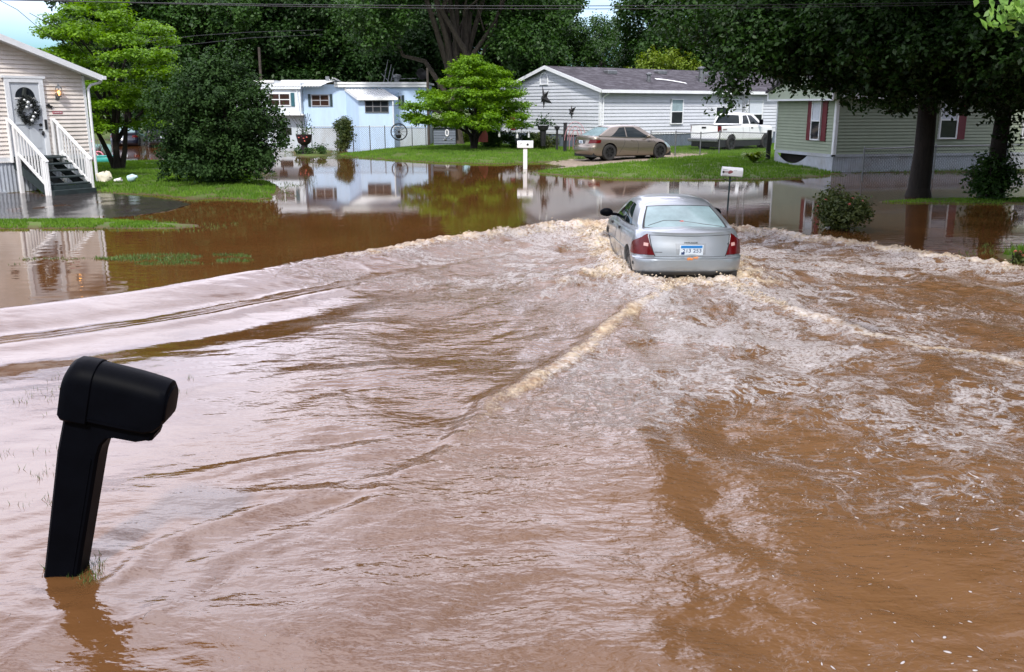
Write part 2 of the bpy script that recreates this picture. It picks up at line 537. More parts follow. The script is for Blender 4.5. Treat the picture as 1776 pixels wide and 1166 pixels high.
behindcar = np.exp(-((X - CARX) / (0.85 + 0.22 * np.maximum(0, CARY - Y))) ** 2) * np.where(Y < CARY, np.exp(-(CARY - Y) / 4.5), 0)
turb = np.clip(0.06 + 0.34 * inV * sstep(-0.6, 2.0, X - 0.12 * (Y - 6)) + 0.55 * inV * np.exp(-np.maximum(0, behind) / 7.5) + 0.40 * inI * np.exp(-np.maximum(0, behind) / 7) + 0.6 * near * inV
               + 0.16 * inV * sstep(-3.5, 1.0, X) * np.exp(-np.maximum(0, behind) / 20), 0, 1)
turb = turb * (0.25 + 0.75 * np.maximum(sstep(0.0, 0.3, inV), near * 0.4))
edge = np.exp(-np.abs(dIL) / 0.7) * sstep(0, 1, sIL) * sstep(9.5, 6.5, sIL)
turb = np.clip(turb + 0.10 * edge * np.where(Y < CARY, 1, 0), 0, 1)
calm_ = sstep(-1.5, -3.4, X - 0.10 * (Y - 7)) * sstep(0.5, 2.2, dIL)
wx = X + 0.25 * perlin(X * 0.8, Y * 0.8, 31); wy = Y + 0.25 * perlin(X * 0.8, Y * 0.8, 32)
# elongated ripples that run with the left wake, and choppy ones
ca, sa_ = math.cos(R(28)), math.sin(R(28))
ru, rv = wx * ca + wy * sa_, -wx * sa_ + wy * ca
rip = perlin(ru * 0.9, rv * 3.0, 41) * 0.020 + perlin(ru * 1.9, rv * 6.5, 42) * 0.010
TH = np.arctan2(X - CARX, (CARY + 2.6) - Y); RR_ = np.hypot(X - CARX, (CARY + 2.6) - Y)
thw, rw_ = TH + 0.05 * perlin(X * 0.9, Y * 0.9, 33), RR_ + 0.3 * perlin(X * 0.7, Y * 0.7, 34)
# the churn is drawn out in streaks that fan back from the car
radial = perlin(thw * 8, rw_ * 0.55, 143) * 0.030 + perlin(thw * 19, rw_ * 1.2, 144) * 0.018 + perlin(thw * 40, rw_ * 2.6, 145) * 0.003 * sstep(12, 6, RR_)
iso = perlin(wx * 1.6, wy * 2.2, 43) * 0.045 + perlin(wx * 3.6, wy * 4.6, 44) * 0.024 + perlin(wx * 8, wy * 9.5, 45) * 0.009
kk = sstep(3.0, 6.5, RR_)
chop = iso * (1 - 0.72 * kk) + radial * kk * 2.2
swell = inV * (1 - calm_) * (perlin(wx * 0.55, wy * 0.9, 146) * 0.044 + perlin(wx * 1.1, wy * 1.7, 148) * 0.016 * (0.4 + turb) + perlin(thw * 5, rw_ * 0.4, 147) * 0.026)
ridge = (0.5 - np.abs(perlin(wx * 2.4, wy * 3.0, 46))) * 0.045 * (1 - 0.7 * kk)
patchy = sstep(-0.35, 0.35, fbm(X * 0.35, Y * 0.5, 47, 2))
bandL = inV * sstep(3.4, 0.7, np.where(X < CARX, np.maximum(dIL, 0), 0))      # ripples gather beside the inner wake
calm = sstep(-1.5, -3.4, X - 0.10 * (Y - 7)) * sstep(0.5, 2.2, dIL)
ripmask = 0.05 * inV + 0.04 + 0.85 * bandL * (1 - inI) * (1 - .85 * calm) + 0.12 * inI + 0.4 * edge + 0.20 * (dOR < 0) * (X > CARX)
turb = turb * (1 - 0.75 * calm)
dens = np.exp(-np.maximum(0, Y - 20) / 2.0) * np.exp(-np.maximum(0, np.abs(X) - 9) / 2.0)
Z += dens * (rip * ripmask * (0.25 + 0.9 * patchy) * 0.75 + turb * (chop + ridge - 0.012) + swell)
# froth on the crests
fc = (np.exp(-((dOL + .10) / (0.26 + 0.30 * sstep(5, 1, sOL))) ** 2) * np.interp(sOL, [0, 5.0, 7.0, 9.0], [1.0, 0.95, 0.5, 0.0]) * np.where(X < CARX - .1, 1, 0)
      + np.exp(-((dOR + .08) / (0.25 + 0.25 * sstep(5, 1, sOR))) ** 2) * np.interp(sOR, [0, 5.0, 9.0, 14], [1.0, 0.9, 0.7, 0.4]) * np.where(X > CARX, 1, 0))
fi = (np.exp(-((dIL + 0.05) / 0.14) ** 2) * np.interp(sIL, [0, 1, 5.0, 6.6, 8.2], [0.6, 1.0, 0.9, 0.4, 0.0]) * np.where(X < CARX, 1, 0)
      + np.exp(-((dIR + 0.06) / 0.16) ** 2) * np.interp(sIR, [0, 1, 5.0, 9], [0.5, 0.9, 0.8, 0.6]) * np.where(X > CARX, 1, 0)) * sstep(0.0, 0.5, CARY - Y)
f2 = np.exp(-(dL2 / 0.2) ** 2) * np.interp(sL2, [0, 2, 4], [0.8, 0.5, 0]) * np.where(side_l, 1, 0)
brk = 0.55 + 0.75 * np.clip(0.5 + 0.9 * fbm(X * 2.6, Y * 2.6, 55, 3), 0, 1)
cr = np.clip((fc * 1.1 + f2) * brk + fi * (0.58 + 0.32 * brk) + 0.95 * np.exp(-(np.maximum(0, dcar - 0.72) / 0.5) ** 2) * brk * np.where(Y < CARY + 4.4, 1, 0), 0, 1)
Z += cr * dens * (np.abs(perlin(X * 5.5, Y * 5.5, 51)) * 0.085 + np.abs(perlin(X * 12, Y * 12, 52)) * 0.05 - 0.01) * (1 - 0.62 * np.clip(fi, 0, 1))
# bow splash thrown off the front wheel, and the heap in front of the nose
spl = np.exp(-((X - 1.62) / 0.42) ** 2 - ((Y - 17.6) / 0.75) ** 2) + 0.8 * np.exp(-((X - CARX) / 0.9) ** 2 - ((Y - NOSE[1] + .1) / 0.35) ** 2)
Z += spl * (0.16 + 0.10 * np.abs(perlin(X * 4, Y * 4, 57)) + 0.05 * perlin(X * 10, Y * 10, 58))
cr = np.clip(cr + spl * 0.9, 0, 1)
# the hull holds the water down inside the car's outline and drags a hollow behind its bumper
lx, ly = X - CARX, Y - CARY
Z -= 0.10 * np.exp(-(lx / 0.75) ** 2) * np.exp(-((ly + 0.12) / 0.32) ** 2)
inside = sstep(0.78, 0.66, np.abs(lx)) * sstep(0.05, 0.2, ly) * sstep(4.25, 4.0, ly)
Z = Z * (1 - inside) - 0.10 * inside
# slack water outside: faint ripples only
Z += 0.0009 * dens * perlin(X * 2.1, Y * 5.0, 61)
# rings where the mailbox post parts the water
mx_, my_ = at(122, 988, 0)
dm = np.hypot(X - mx_ - .03, Y - my_)
Z += (0.007 * np.sin(dm * 2 * np.pi / 0.24 + 1.2 * perlin(X * 3, Y * 3, 64)) + 0.006 * perlin(X * 7, Y * 9, 65)) * np.exp(-dm / 0.45) * sstep(0.05, 0.2, dm)
area = np.clip(inV * sstep(-1.0, 1.6, X - 0.12 * (Y - 6)) * 0.17 * sstep(4.0, 8.0, Y) + inV * (1.10 * np.exp(-np.maximum(0, behind - 2.5) / 3.6) * np.exp(-(np.abs(lx) / 6.5) ** 2)  # first term: faint pale streaks put in for sky glints on the right
               + 0.75 * inI * np.exp(-np.maximum(0, CARY - Y) / 4.2) + 0.6 * behindcar), 0, 1)
strip = np.exp(-((lx - 0.55 - 0.16 * (CARY - Y)) / (0.9 + 0.10 * np.maximum(0, CARY - Y))) ** 2) * np.where(Y < CARY, 1, 0)
area = np.clip(area + 0.30 * strip * np.exp(-(CARY - Y) / 8.0), 0, 1)
speck = np.clip(inV * sstep(-0.5, 3.0, X + 0.1 * (Y - 8)) * 0.8 + 0.25 * inV + 0.06, 0, 1) * np.where(Y < 18.5, 1, 0)
me = fast_mesh('flood_water', np.stack([X, Y, Z], 1), F)
def fattr(me, name, arr):
    a = me.attributes.new(name, 'FLOAT', 'POINT')
    a.data.foreach_set('value', np.ascontiguousarray(arr, dtype=np.float32))
print('area right of car', [(round(float(area[k]), 2), round(float(inV[k]), 2)) for k in [int(np.argmin((X - a) ** 2 + (Y - b) ** 2)) for a, b in ((4.5, 15), (5.5, 14), (4.2, 13))]])
fattr(me, 'froth', cr); fattr(me, 'area', area); fattr(me, 'fan', TH); fattr(me, 'reach', RR_); fattr(me, 'speck', speck); fattr(me, 'turb', np.clip(turb + 0.12 * inV * (1 - calm), 0, 1))

def watermat():
    m, nt, b = newmat('muddy_water')
    L = nt.links.new
    tc = N(nt, 'ShaderNodeTexCoord')
    def attr(n): return N(nt, 'ShaderNodeAttribute', attribute_name=n).outputs['Fac']
    A_, C_, S_, T_ = attr('area'), attr('froth'), attr('speck'), attr('turb')
    wn = N(nt, 'ShaderNodeTexNoise', i_Scale=1.4, i_Detail=3.0); L(tc.outputs['Object'], wn.inputs['Vector'])
    vm = N(nt, 'ShaderNodeVectorMath', operation='SCALE'); L(wn.outputs['Color'], vm.inputs[0]); vm.inputs['Scale'].default_value = 0.9
    va = N(nt, 'ShaderNodeVectorMath', operation='ADD'); L(tc.outputs['Object'], va.inputs[0]); L(vm.outputs[0], va.inputs[1])
    cx_ = N(nt, 'ShaderNodeCombineXYZ'); L(math_n(nt, 'MULTIPLY', attr('fan'), 6.5), cx_.inputs[0]); L(math_n(nt, 'MULTIPLY', attr('reach'), 0.75), cx_.inputs[1])
    vb = N(nt, 'ShaderNodeVectorMath', operation='ADD'); L(cx_.outputs[0], vb.inputs[0]); L(vm.outputs[0], vb.inputs[1])
    mp = N(nt, 'ShaderNodeMapping'); mp.inputs['Scale'].default_value = (1.0, 0.75, 1.0); L(va.outputs[0], mp.inputs['Vector'])
    na = N(nt, 'ShaderNodeTexNoise', i_Scale=2.6, i_Detail=6.0, i_Roughness=0.62); L(vb.outputs[0], na.inputs['Vector'])
    nb = N(nt, 'ShaderNodeTexNoise', i_Scale=7.5, i_Detail=6.0, i_Roughness=0.65); L(mp.outputs[0], nb.inputs['Vector'])
    nf = N(nt, 'ShaderNodeTexNoise', i_Scale=26.0, i_Detail=4.0, i_Roughness=0.7); L(tc.outputs['Object'], nf.inputs['Vector'])
    # lacy foam, plus painted sky glints on the right: thin ridges of two noises
    r1 = math_n(nt, 'ABSOLUTE', math_n(nt, 'SUBTRACT', na.outputs['Fac'], 0.5))
    r2 = math_n(nt, 'ABSOLUTE', math_n(nt, 'SUBTRACT', nb.outputs['Fac'], 0.5))
    pn = N(nt, 'ShaderNodeTexNoise', i_Scale=0.95, i_Detail=4.0, i_Roughness=0.6); L(vb.outputs[0], pn.inputs['Vector'])
    pm = math_n(nt, 'MULTIPLY_ADD', pn.outputs['Fac'], 4.2, -1.5, True)      # foam gathers in rafts
    thr = math_n(nt, 'MULTIPLY_ADD', math_n(nt, 'MULTIPLY', A_, math_n(nt, 'MULTIPLY_ADD', pm, 0.85, 0.15)), 0.125, -0.013)
    l1 = math_n(nt, 'MULTIPLY', math_n(nt, 'SUBTRACT', thr, r1), 22.0, clamp=True)
    l2 = math_n(nt, 'MULTIPLY', math_n(nt, 'SUBTRACT', math_n(nt, 'MULTIPLY', thr, 0.8), r2), 26.0, clamp=True)
    lace = math_n(nt, 'MULTIPLY', math_n(nt, 'MAXIMUM', l1, l2), math_n(nt, 'MULTIPLY_ADD', nf.outputs['Fac'], 2.6, -0.75, True))
    lace = math_n(nt, 'MULTIPLY', lace, math_n(nt, 'MULTIPLY', A_, 2.2, clamp=True))
    # froth on crests, broken by fine noise
    fr = math_n(nt, 'ADD', math_n(nt, 'MULTIPLY', C_, 1.7), math_n(nt, 'MULTIPLY_ADD', nf.outputs['Fac'], 2.2, -1.75))
    fr = math_n(nt, 'MULTIPLY', fr, 1.3, clamp=True)
    fr = math_n(nt, 'MULTIPLY', fr, math_n(nt, 'MULTIPLY', C_, 3.0, clamp=True))
    # drifting flecks
    vo = N(nt, 'ShaderNodeTexVoronoi', i_Scale=5.5, i_Randomness=1.0, voronoi_dimensions='2D'); L(mp.outputs[0], vo.inputs['Vector'])
    sz = N(nt, 'ShaderNodeSeparateColor'); L(vo.outputs['Color'], sz.inputs[0])
    rad = math_n(nt, 'MULTIPLY', math_n(nt, 'MULTIPLY_ADD', sz.outputs[0], 0.125, -0.078), S_)
    S2_ = math_n(nt, 'MULTIPLY_ADD', pm, 0.55, 0.30)
    rad = math_n(nt, 'MULTIPLY', rad, S2_)
    fl = math_n(nt, 'MULTIPLY', math_n(nt, 'SUBTRACT', rad, vo.outputs['Distance']), 60.0, clamp=True)
    vo2 = N(nt, 'ShaderNodeTexVoronoi', i_Scale=13.0, i_Randomness=1.0, voronoi_dimensions='2D'); L(mp.outputs[0], vo2.inputs['Vector'])
    sz2 = N(nt, 'ShaderNodeSeparateColor'); L(vo2.outputs['Color'], sz2.inputs[0])
    rad2 = math_n(nt, 'MULTIPLY', math_n(nt, 'MULTIPLY_ADD', sz2.outputs[0], 0.34, -0.13), S_)
    rad2 = math_n(nt, 'MULTIPLY', rad2, S2_)
    fl2 = math_n(nt, 'MULTIPLY', math_n(nt, 'SUBTRACT', rad2, vo2.outputs['Distance']), 40.0, clamp=True)
    white = math_n(nt, 'MAXIMUM', lace, math_n(nt, 'MAXIMUM', fl, math_n(nt, 'MULTIPLY', fl2, 0.8)))
    # muddy body colour
    nm = N(nt, 'ShaderNodeTexNoise', i_Scale=0.45, i_Detail=5.0); L(va.outputs[0], nm.inputs['Vector'])
    c = mix_c(nt, math_n(nt, 'MULTIPLY_ADD', nm.outputs['Fac'], 2.5, -0.75, True), WATER_A, WATER_B)
    c = mix_c(nt, math_n(nt, 'MULTIPLY', T_, 0.55), c, (0.19, 0.108, 0.052))
    frc = mix_c(nt, math_n(nt, 'MULTIPLY_ADD', nb.outputs['Fac'], 4.0, -1.5, True), (0.27, 0.165, 0.085), (0.56, 0.46, 0.32))
    c = mix_c(nt, math_n(nt, 'MULTIPLY', fr, 0.92), c, frc)
    c = mix_c(nt, math_n(nt, 'MULTIPLY', white, 0.9), c, (0.55, 0.53, 0.53))
    L(c, b.inputs['Base Color'])
    foam = math_n(nt, 'MAXIMUM', white, fr)
    L(math_n(nt, 'MULTIPLY_ADD', foam, 0.55, 0.035), b.inputs['Roughness'])
    b.inputs['IOR'].default_value = 1.55
    # fine ripples
    vs2 = N(nt, 'ShaderNodeVectorMath', operation='SCALE'); L(wn.outputs['Color'], vs2.inputs[0]); vs2.inputs['Scale'].default_value = 0.22
    vc = N(nt, 'ShaderNodeVectorMath', operation='ADD'); L(tc.outputs['Object'], vc.inputs[0]); L(vs2.outputs[0], vc.inputs[1])
    mq = N(nt, 'ShaderNodeMapping'); mq.inputs['Scale'].default_value = (0.55, 1.25, 1.0); mq.inputs['Rotation'].default_value = (0, 0, R(-14)); L(vc.outputs[0], mq.inputs['Vector'])
    q1 = N(nt, 'ShaderNodeTexNoise', i_Scale=5.0, i_Detail=3.0); L(mq.outputs[0], q1.inputs['Vector'])
    q2 = N(nt, 'ShaderNodeTexNoise', i_Scale=14.0, i_Detail=4.0); L(mq.outputs[0], q2.inputs['Vector'])
    q3 = N(nt, 'ShaderNodeTexNoise', i_Scale=2.6, i_Detail=5.0, i_Roughness=0.6); L(cx_.outputs[0], q3.inputs['Vector'])
    hgt = math_n(nt, 'ADD', math_n(nt, 'MULTIPLY', q1.outputs['Fac'], 0.032), math_n(nt, 'MULTIPLY_ADD', q3.outputs['Fac'], 0.045, math_n(nt, 'MULTIPLY', q2.outputs['Fac'], 0.012)))
    hgt = math_n(nt, 'MULTIPLY', hgt, math_n(nt, 'MULTIPLY_ADD', T_, 1.0, 0.006))
    hgt = math_n(nt, 'ADD', hgt, math_n(nt, 'MULTIPLY', foam, 0.012))
    bp = N(nt, 'ShaderNodeBump', i_Strength=1.0, i_Distance=1.0)
    L(hgt, bp.inputs['Height']); L(bp.outputs[0], b.inputs['Normal'])
    return m
WATER_A, WATER_B = (0.080, 0.0315, 0.0092), (0.110, 0.047, 0.0140)
water = obj('flood_water', me, watermat(), smooth=True, angle=180)
water['kind'] = 'structure'
WX, WY, WZ = X, Y, Z

# froth thrown up along the crests: small lumps of foam
octv = np.array([(1, 0, 0), (-1, 0, 0), (0, 1, 0), (0, -1, 0), (0, 0, 1), (0, 0, -1)], float)
octf = np.array([(0, 2, 4), (2, 1, 4), (1, 3, 4), (3, 0, 4), (2, 0, 5), (1, 2, 5), (3, 1, 5), (0, 3, 5)])
cand = np.where((cr > 0.5) & (Z > 0.015) & (inside < 0.1))[0]
cand = RNG.choice(cand, size=min(14000, len(cand)), replace=False)
kp = ((near[cand] > 0.2) | (np.abs(dOL[cand]) < .3) | (np.abs(dOR[cand]) < .3)) & (X[cand] > -1.0) & (perlin(X[cand] * 2.2, Y[cand] * 2.2, 83) > -0.12)
cand = cand[kp]
sz = 0.005 + 0.013 * RNG.random(len(cand)) ** 2.5 * (0.5 + 0.6 * cr[cand])
c0 = np.stack([X[cand] + RNG.normal(0, .02, len(cand)), Y[cand] + RNG.normal(0, .02, len(cand)), Z[cand] + RNG.uniform(-0.2, 1.2, len(cand)) * sz * 0.8 + RNG.exponential(0.014, len(cand)) * (near[cand] > 0.3)], 1)
V = c0[:, None, :] + octv[None] * (sz[:, None, None] * RNG.uniform(0.6, 1.3, (len(cand), 6, 1))) * np.array([1.3, 1.3, 0.8])
Ff = octf[None] + (np.arange(len(cand)) * 6)[:, None, None]
M['foam'] = simple('foam', (0.52, 0.43, 0.32), 0.6, var=0.2, scale=5)
fo = obj('foam', fast_mesh('foam', V.reshape(-1, 3), Ff.reshape(-1, 3)), M['foam'], smooth=True, angle=180)
fo['kind'] = 'stuff'
# ================================================================ vegetation
def blades(pts, hmin, hmax, wid, lean=0.5, rng=RNG):
    """pts (n,3): thin grass blades"""
    n = len(pts)
    a = rng.uniform(0, 2 * np.pi, n); hgt = rng.uniform(hmin, hmax, n)
    dx, dy = np.cos(a) * wid * 0.5, np.sin(a) * wid * 0.5
    b = rng.uniform(0, 2 * np.pi, n); k = rng.uniform(0, lean, n) * hgt
    tip = pts + np.stack([np.cos(b) * k, np.sin(b) * k, hgt], 1)
    v = np.stack([pts + np.stack([dx, dy, -0.01 + 0 * dx], 1), pts - np.stack([dx, dy, 0.01 + 0 * dx], 1), tip], 1)
    return v.reshape(-1, 3), np.arange(n * 3).reshape(-1, 3)

def scatter(poly, dens):
    px = [p[0] for p in poly]; py = [p[1] for p in poly]
    A = (max(px) - min(px)) * (max(py) - min(py))
    n = int(A * dens)
    x, y = RNG.uniform(min(px), max(px), n), RNG.uniform(min(py), max(py), n)
    return x[pip(poly, x, y)], y[pip(poly, x, y)]

allv, allf, off = [], [], 0
for k, (poly, dens, hm) in enumerate([(LAWNS[0][0], 420, .10), (LAWNS[1][0], 900, .07), (LAWNS[2][0], 230, .12), (LAWNS[3][0], 60, .18), (LAWNS[5][0], 500, .16), (LAWNS[7][0], 60, .12), (LAWNS[4][0], 500, 0.07)]):
    x, y = scatter(poly, dens)
    z = gz(x, y)
    ok = (z > 0.004) & (inpoly(GRAVEL, x, y) < 0.05 + 0.25 * perlin(x * 2, y * 2, 3)) & (inpoly(DRIVE, x, y) < 0.02)
    ok &= (perlin(x * 1.3, y * 1.3, 14) + 0.6 * perlin(x * 0.4, y * 0.4, 15) > -0.38)
    p = np.stack([x, y, z], 1)[ok]
    v, f = blades(p, hm * 0.35, hm, 0.035)
    allv.append(v); allf.append(f + off); off += len(v)
lawn = obj('lawn_grass', fast_mesh('lawn_grass', np.concatenate(allv), np.concatenate(allf)), M['grass'])
lawn['kind'] = 'stuff'
# drowned grass: tips breaking the surface beside the mailbox and along the sunken verge
allv, allf, off = [], [], 0
def tips(poly, dens, hm, wid, thr, sc):
    global off
    x, y = scatter(poly, dens)
    ok = perlin(x * sc, y * sc * 1.4, 17) > thr
    x, y = x[ok], y[ok]
    v, f = blades(np.stack([x, y, np.full(len(x), -0.012)], 1), hm * 0.3, hm, wid, 1.1)
    allv.append(v); allf.append(f + off); off += len(v)
tips(pp([(165, 446), (270, 441), (420, 441), (450, 449), (420, 458), (250, 460), (165, 455)], 0), 1300, 0.065, 0.028, -0.12, 1.6)
tips(pp([(0, 450), (60, 447), (165, 448), (165, 456), (0, 460)], 0), 700, 0.05, 0.025, 0.05, 1.6)
tips(pp([(-60, 690), (150, 640), (330, 640), (350, 690), (100, 760), (180, 960), (60, 1010), (-80, 1000)], 0), 420, 0.06, 0.007, 0.22, 2.2)
tips(pp([(200, 820), (330, 800), (350, 870), (250, 900)], 0), 60, 0.05, 0.007, 0.2, 2.6)
tips(pp([(66, 985), (110, 1000), (150, 1015), (185, 990), (175, 965), (120, 1000)], 0), 5000, 0.05, 0.006, -0.5, 2.6)
tips(pp([(505, 270), (575, 270), (620, 276), (560, 276)], 0), 200, 0.06, 0.03, -0.1, 1.6)
tips(pp([(930, 300), (1060, 311), (1300, 313), (1425, 309), (1425, 305), (1060, 307)], 0), 130, 0.06, 0.03, -0.1, 1.2)
tips(pp([(1530, 352), (1700, 356), (1800, 356), (1800, 350), (1600, 347)], 0), 300, 0.05, 0.02, 0.0, 1.4)
for k in (0, 1, 2, 5, 6):      # sodden grass dissolving into the water along every shore
    pl_ = LAWNS[k][0]
    xa, xb, ya, yb = min(p[0] for p in pl_) - .8, max(p[0] for p in pl_) + .8, min(p[1] for p in pl_) - .8, max(p[1] for p in pl_) + .8
    n_ = int((xb - xa) * (yb - ya) * 110)
    x, y = RNG.uniform(xa, xb, n_), RNG.uniform(ya, yb, n_)
    z = gz(x, y)
    ok = (z < 0.003) & (z > -0.055 - 0.05 * perlin(x * .8, y * .8, 19)) & (perlin(x * 2.4, y * 2.4, 18) > -0.12) & (inpoly(DRIVE, x, y) < -.1)
    x, y = x[ok], y[ok]
    v, f = blades(np.stack([x, y, np.full(len(x), -0.012)], 1), 0.02, 0.075, 0.03, 1.0)
    allv.append(v); allf.append(f + off); off += len(v)
dg = obj('drowned_grass', fast_mesh('drowned_grass', np.concatenate(allv), np.concatenate(allf)), M['grass_drowned'])
dg['kind'] = 'stuff'

LP = np.array([(-0.5, 0, 0), (0, -0.30, 0.06), (0.5, 0, -0.05), (0, 0.30, 0.06)])
def leaf_cloud(C, Nrm, S, rng):
    """C centres, Nrm normals, S sizes -> rhombic leaves"""
    n = len(C)
    Nrm = Nrm / np.maximum(1e-6, np.linalg.norm(Nrm, axis=1, keepdims=True))
    t = rng.normal(size=(n, 3)); t -= Nrm * (t * Nrm).sum(1, keepdims=True)
    t /= np.maximum(1e-6, np.linalg.norm(t, axis=1, keepdims=True))
    b = np.cross(Nrm, t)
    V = C[:, None, :] + S[:, None, None] * (LP[None, :, 0:1] * t[:, None] + LP[None, :, 1:2] * b[:, None] + LP[None, :, 2:3] * Nrm[:, None])
    F = np.arange(n * 4).reshape(-1, 4)
    return V.reshape(-1, 3), F

def sph(rng, n):
    v = rng.normal(size=(n, 3))
    return v / np.linalg.norm(v, axis=1, keepdims=True)

def crown_points(rng, blobs, per, leaf, up=0.6, shell=0.55, flat=1.0, clump=0.0):
    """blobs: (x,y,z,rx,ry,rz). Leaves in twig tufts spread through each blob, thicker near its skin"""
    Cs, Ns, Ss = [], [], []
    for (x, y, z, rx, ry, rz) in blobs:
        vol = (rx * ry * rz) ** (2 / 3.0)
        nt_ = max(6, int(per * vol / 12))
        d = sph(rng, nt_)
        r = shell + (1 - shell) * rng.random(nt_) ** 0.6
        r *= rng.uniform(0.75, 1.12, nt_)
        tc = d * r[:, None] * np.array([rx, ry, rz]) + np.array([x, y, z])
        k = 12
        tr = leaf * rng.uniform(1.0, 2.4, nt_)
        P = np.repeat(tc, k, 0) + sph(rng, nt_ * k) * np.repeat(tr, k)[:, None] * rng.random((nt_ * k, 1)) ** 0.5 * np.array([1, 1, flat])
        nn = np.repeat(d, k, 0) * 0.5 + np.array([0, 0, up]) + rng.normal(0, 0.45, (nt_ * k, 3))
        Cs.append(P); Ns.append(nn); Ss.append(leaf * rng.uniform(0.6, 1.25, nt_ * k))
    return np.concatenate(Cs), np.concatenate(Ns), np.concatenate(Ss)

def limb_mb(rng, base_r, h, fork, targets, bend=0.15, roots=True):
    """tapered trunk to the fork height, then a limb to each target"""
    mb = MB()
    pts = [Vector((0, 0, -0.3)), Vector((0, 0, 0)), Vector((0, 0, 0.35))]
    rs = [base_r * 1.5, base_r * 1.35, base_r * 1.05]
    for q in (0.35, 0.7, 1.0):
        pts.append(Vector((rng.normal(0, .05) * h * .1, rng.normal(0, .05) * h * .1, max(0.5, fork * q))))
        rs.append(base_r * (1.0 - 0.22 * q))
    mb.tube(pts, rs, 10)
    top = pts[-1]
    for t in targets:
        t = Vector(t)
        st = pts[-1] if rng.random() < 0.6 else pts[-2]
        d = t - st
        r0 = base_r * rng.uniform(0.42, 0.6)
        P, Rr = [], []
        for q in (0, .25, .5, .75, 1):
            w = math.sin(q * math.pi) * bend * d.length
            P.append(st + d * q + Vector((rng.normal(0, .35) * w, rng.normal(0, .35) * w, w * 0.6)))
            Rr.append(r0 * (1 - 0.85 * q) + 0.012)
        mb.tube(P, Rr, 7)
        for _ in range(3):
            q = rng.uniform(0.35, 0.9)
            a = st + d * q + Vector((0, 0, math.sin(q * math.pi) * bend * d.length * 0.6))
            e = a + Vector(tuple(rng.normal(0, 1, 3))) * d.length * 0.18 + d * 0.15
            mb.tube([a, (a + e) / 2 + Vector((0, 0, .1)), e], [r0 * 0.3, r0 * 0.2, 0.01], 5)
    return mb

def tree(name, label, loc, blobs, per, leaf, lm, bark, base_r, fork, seed, up=0.6, shell=0.5, flat=1.0, targets=None, group=None, cat='tree', trunk_extra=None, rot=0):
    rng = np.random.default_rng(seed)
    t = thing(name, label, cat, loc, rot, group)
    C, Nn, S = crown_points(rng, blobs, per, leaf, up, shell, flat)
    V, F_ = leaf_cloud(C, Nn, S, rng)
    obj('crown', fast_mesh('crown', V, F_), lm, t)
    if base_r > 0:
        tg = targets if targets is not None else [b[:3] for b in sorted(blobs, key=lambda b: -b[3])[:9]]
        mb = limb_mb(rng, base_r, fork * 2, fork, tg)
        if trunk_extra: trunk_extra(mb)
        obj('trunk', mb, bark, t, smooth=True, angle=80)
    return t

def round_blobs(rng, n, cx, cy, cz, rx, ry, rz, br, sq=0.8):
    out = []
    for i in range(n):
        d = sph(rng, 1)[0]
        r = rng.uniform(0.45, 1.0) ** 0.6
        k = br * rng.uniform(0.7, 1.3)
        out.append((cx + d[0] * rx * r, cy + d[1] * ry * r, cz + d[2] * rz * r, k, k, k * sq))
    return out

def tier_blobs(rng, levels, n):
    """levels: (z, radius); flat plates of foliage like a dogwood's"""
    out = []
    for (z, r, m) in levels:
        for i in range(m):
            a = 2 * math.pi * (i + rng.uniform(0, .8)) / m
            q = r * rng.uniform(0.35, 1.0)
            k = rng.uniform(0.55, 0.95) * n
            out.append((math.cos(a) * q, math.sin(a) * q, z + rng.normal(0, .12) - 0.12 * (q / max(r, .1)), k, k, k * 0.30))
    return out

def pos(px, py, D, z=None):
    p = atD(px, py, D)
    return (p.x, p.y, gh(p.x, p.y) if z is None else z)

rg = np.random.default_rng(3)
# --- tiered bright green tree beside the cream house
def stems_left(mb):
    for (dx, dy, tx, ty, tz) in [(-.05, 0, -1.1, .2, 2.4), (.08, .02, 0.7, -.1, 2.7)]:
        mb.tube([(dx, dy, -.2), (dx * 2 + tx * .25, dy + ty * .25, .7), (tx * .7, ty, 1.5), (tx, ty, tz)], [.13, .10, .08, .05], 8)
tl = at(205, 294, 0.15)
tree('tiered_tree', 'bright green tree with layered branches and forked dark trunk beside the cream house', (tl[0], tl[1], gh(*tl)),
     tier_blobs(rg, [(1.85, 2.3, 9), (2.4, 2.7, 12), (3.0, 3.0, 14), (3.7, 3.1, 14), (4.4, 3.0, 13), (5.1, 2.5, 11), (5.7, 1.8, 7), (6.2, 1.0, 4)], 1.05),
     2200, 0.13, M['leaf_bright'], M['bark'], 0.14, 1.4, 21, up=1.1, shell=0.1, flat=0.5, trunk_extra=stems_left)
# --- big dark evergreen shrub
tb = at(372, 322, 0.10)
tree('evergreen_shrub', 'large rounded dark green shrub on the lawn between cream house and blue trailer', (tb[0], tb[1] + 0.9, gh(*tb)),
     round_blobs(rg, 60, 0, 0, 2.0, 1.62, 1.5, 1.75, 0.62) + round_blobs(rg, 44, 0, 0, 0.85, 1.85, 1.6, 0.75, 0.5) + round_blobs(rg, 14, -.1, 0, 3.4, .9, .8, .5, 0.45) + [(2.05 * math.cos(a) * k, 1.7 * math.sin(a) * k, z, .28, .28, .34) for a, z, k in [(rg.uniform(0, 6.28), rg.uniform(.4, 3.3), rg.uniform(.85, 1.1)) for _ in range(40)]] + [(rg.uniform(-1.1, 1.1), rg.uniform(-.8, .8), rg.uniform(3.5, 4.15), .16, .16, .40) for _ in range(14)],
     1500, 0.115, M['leaf_bush'], M['bark'], 0.10, 1.2, 22, up=0.5, shell=0.3, cat='shrub')
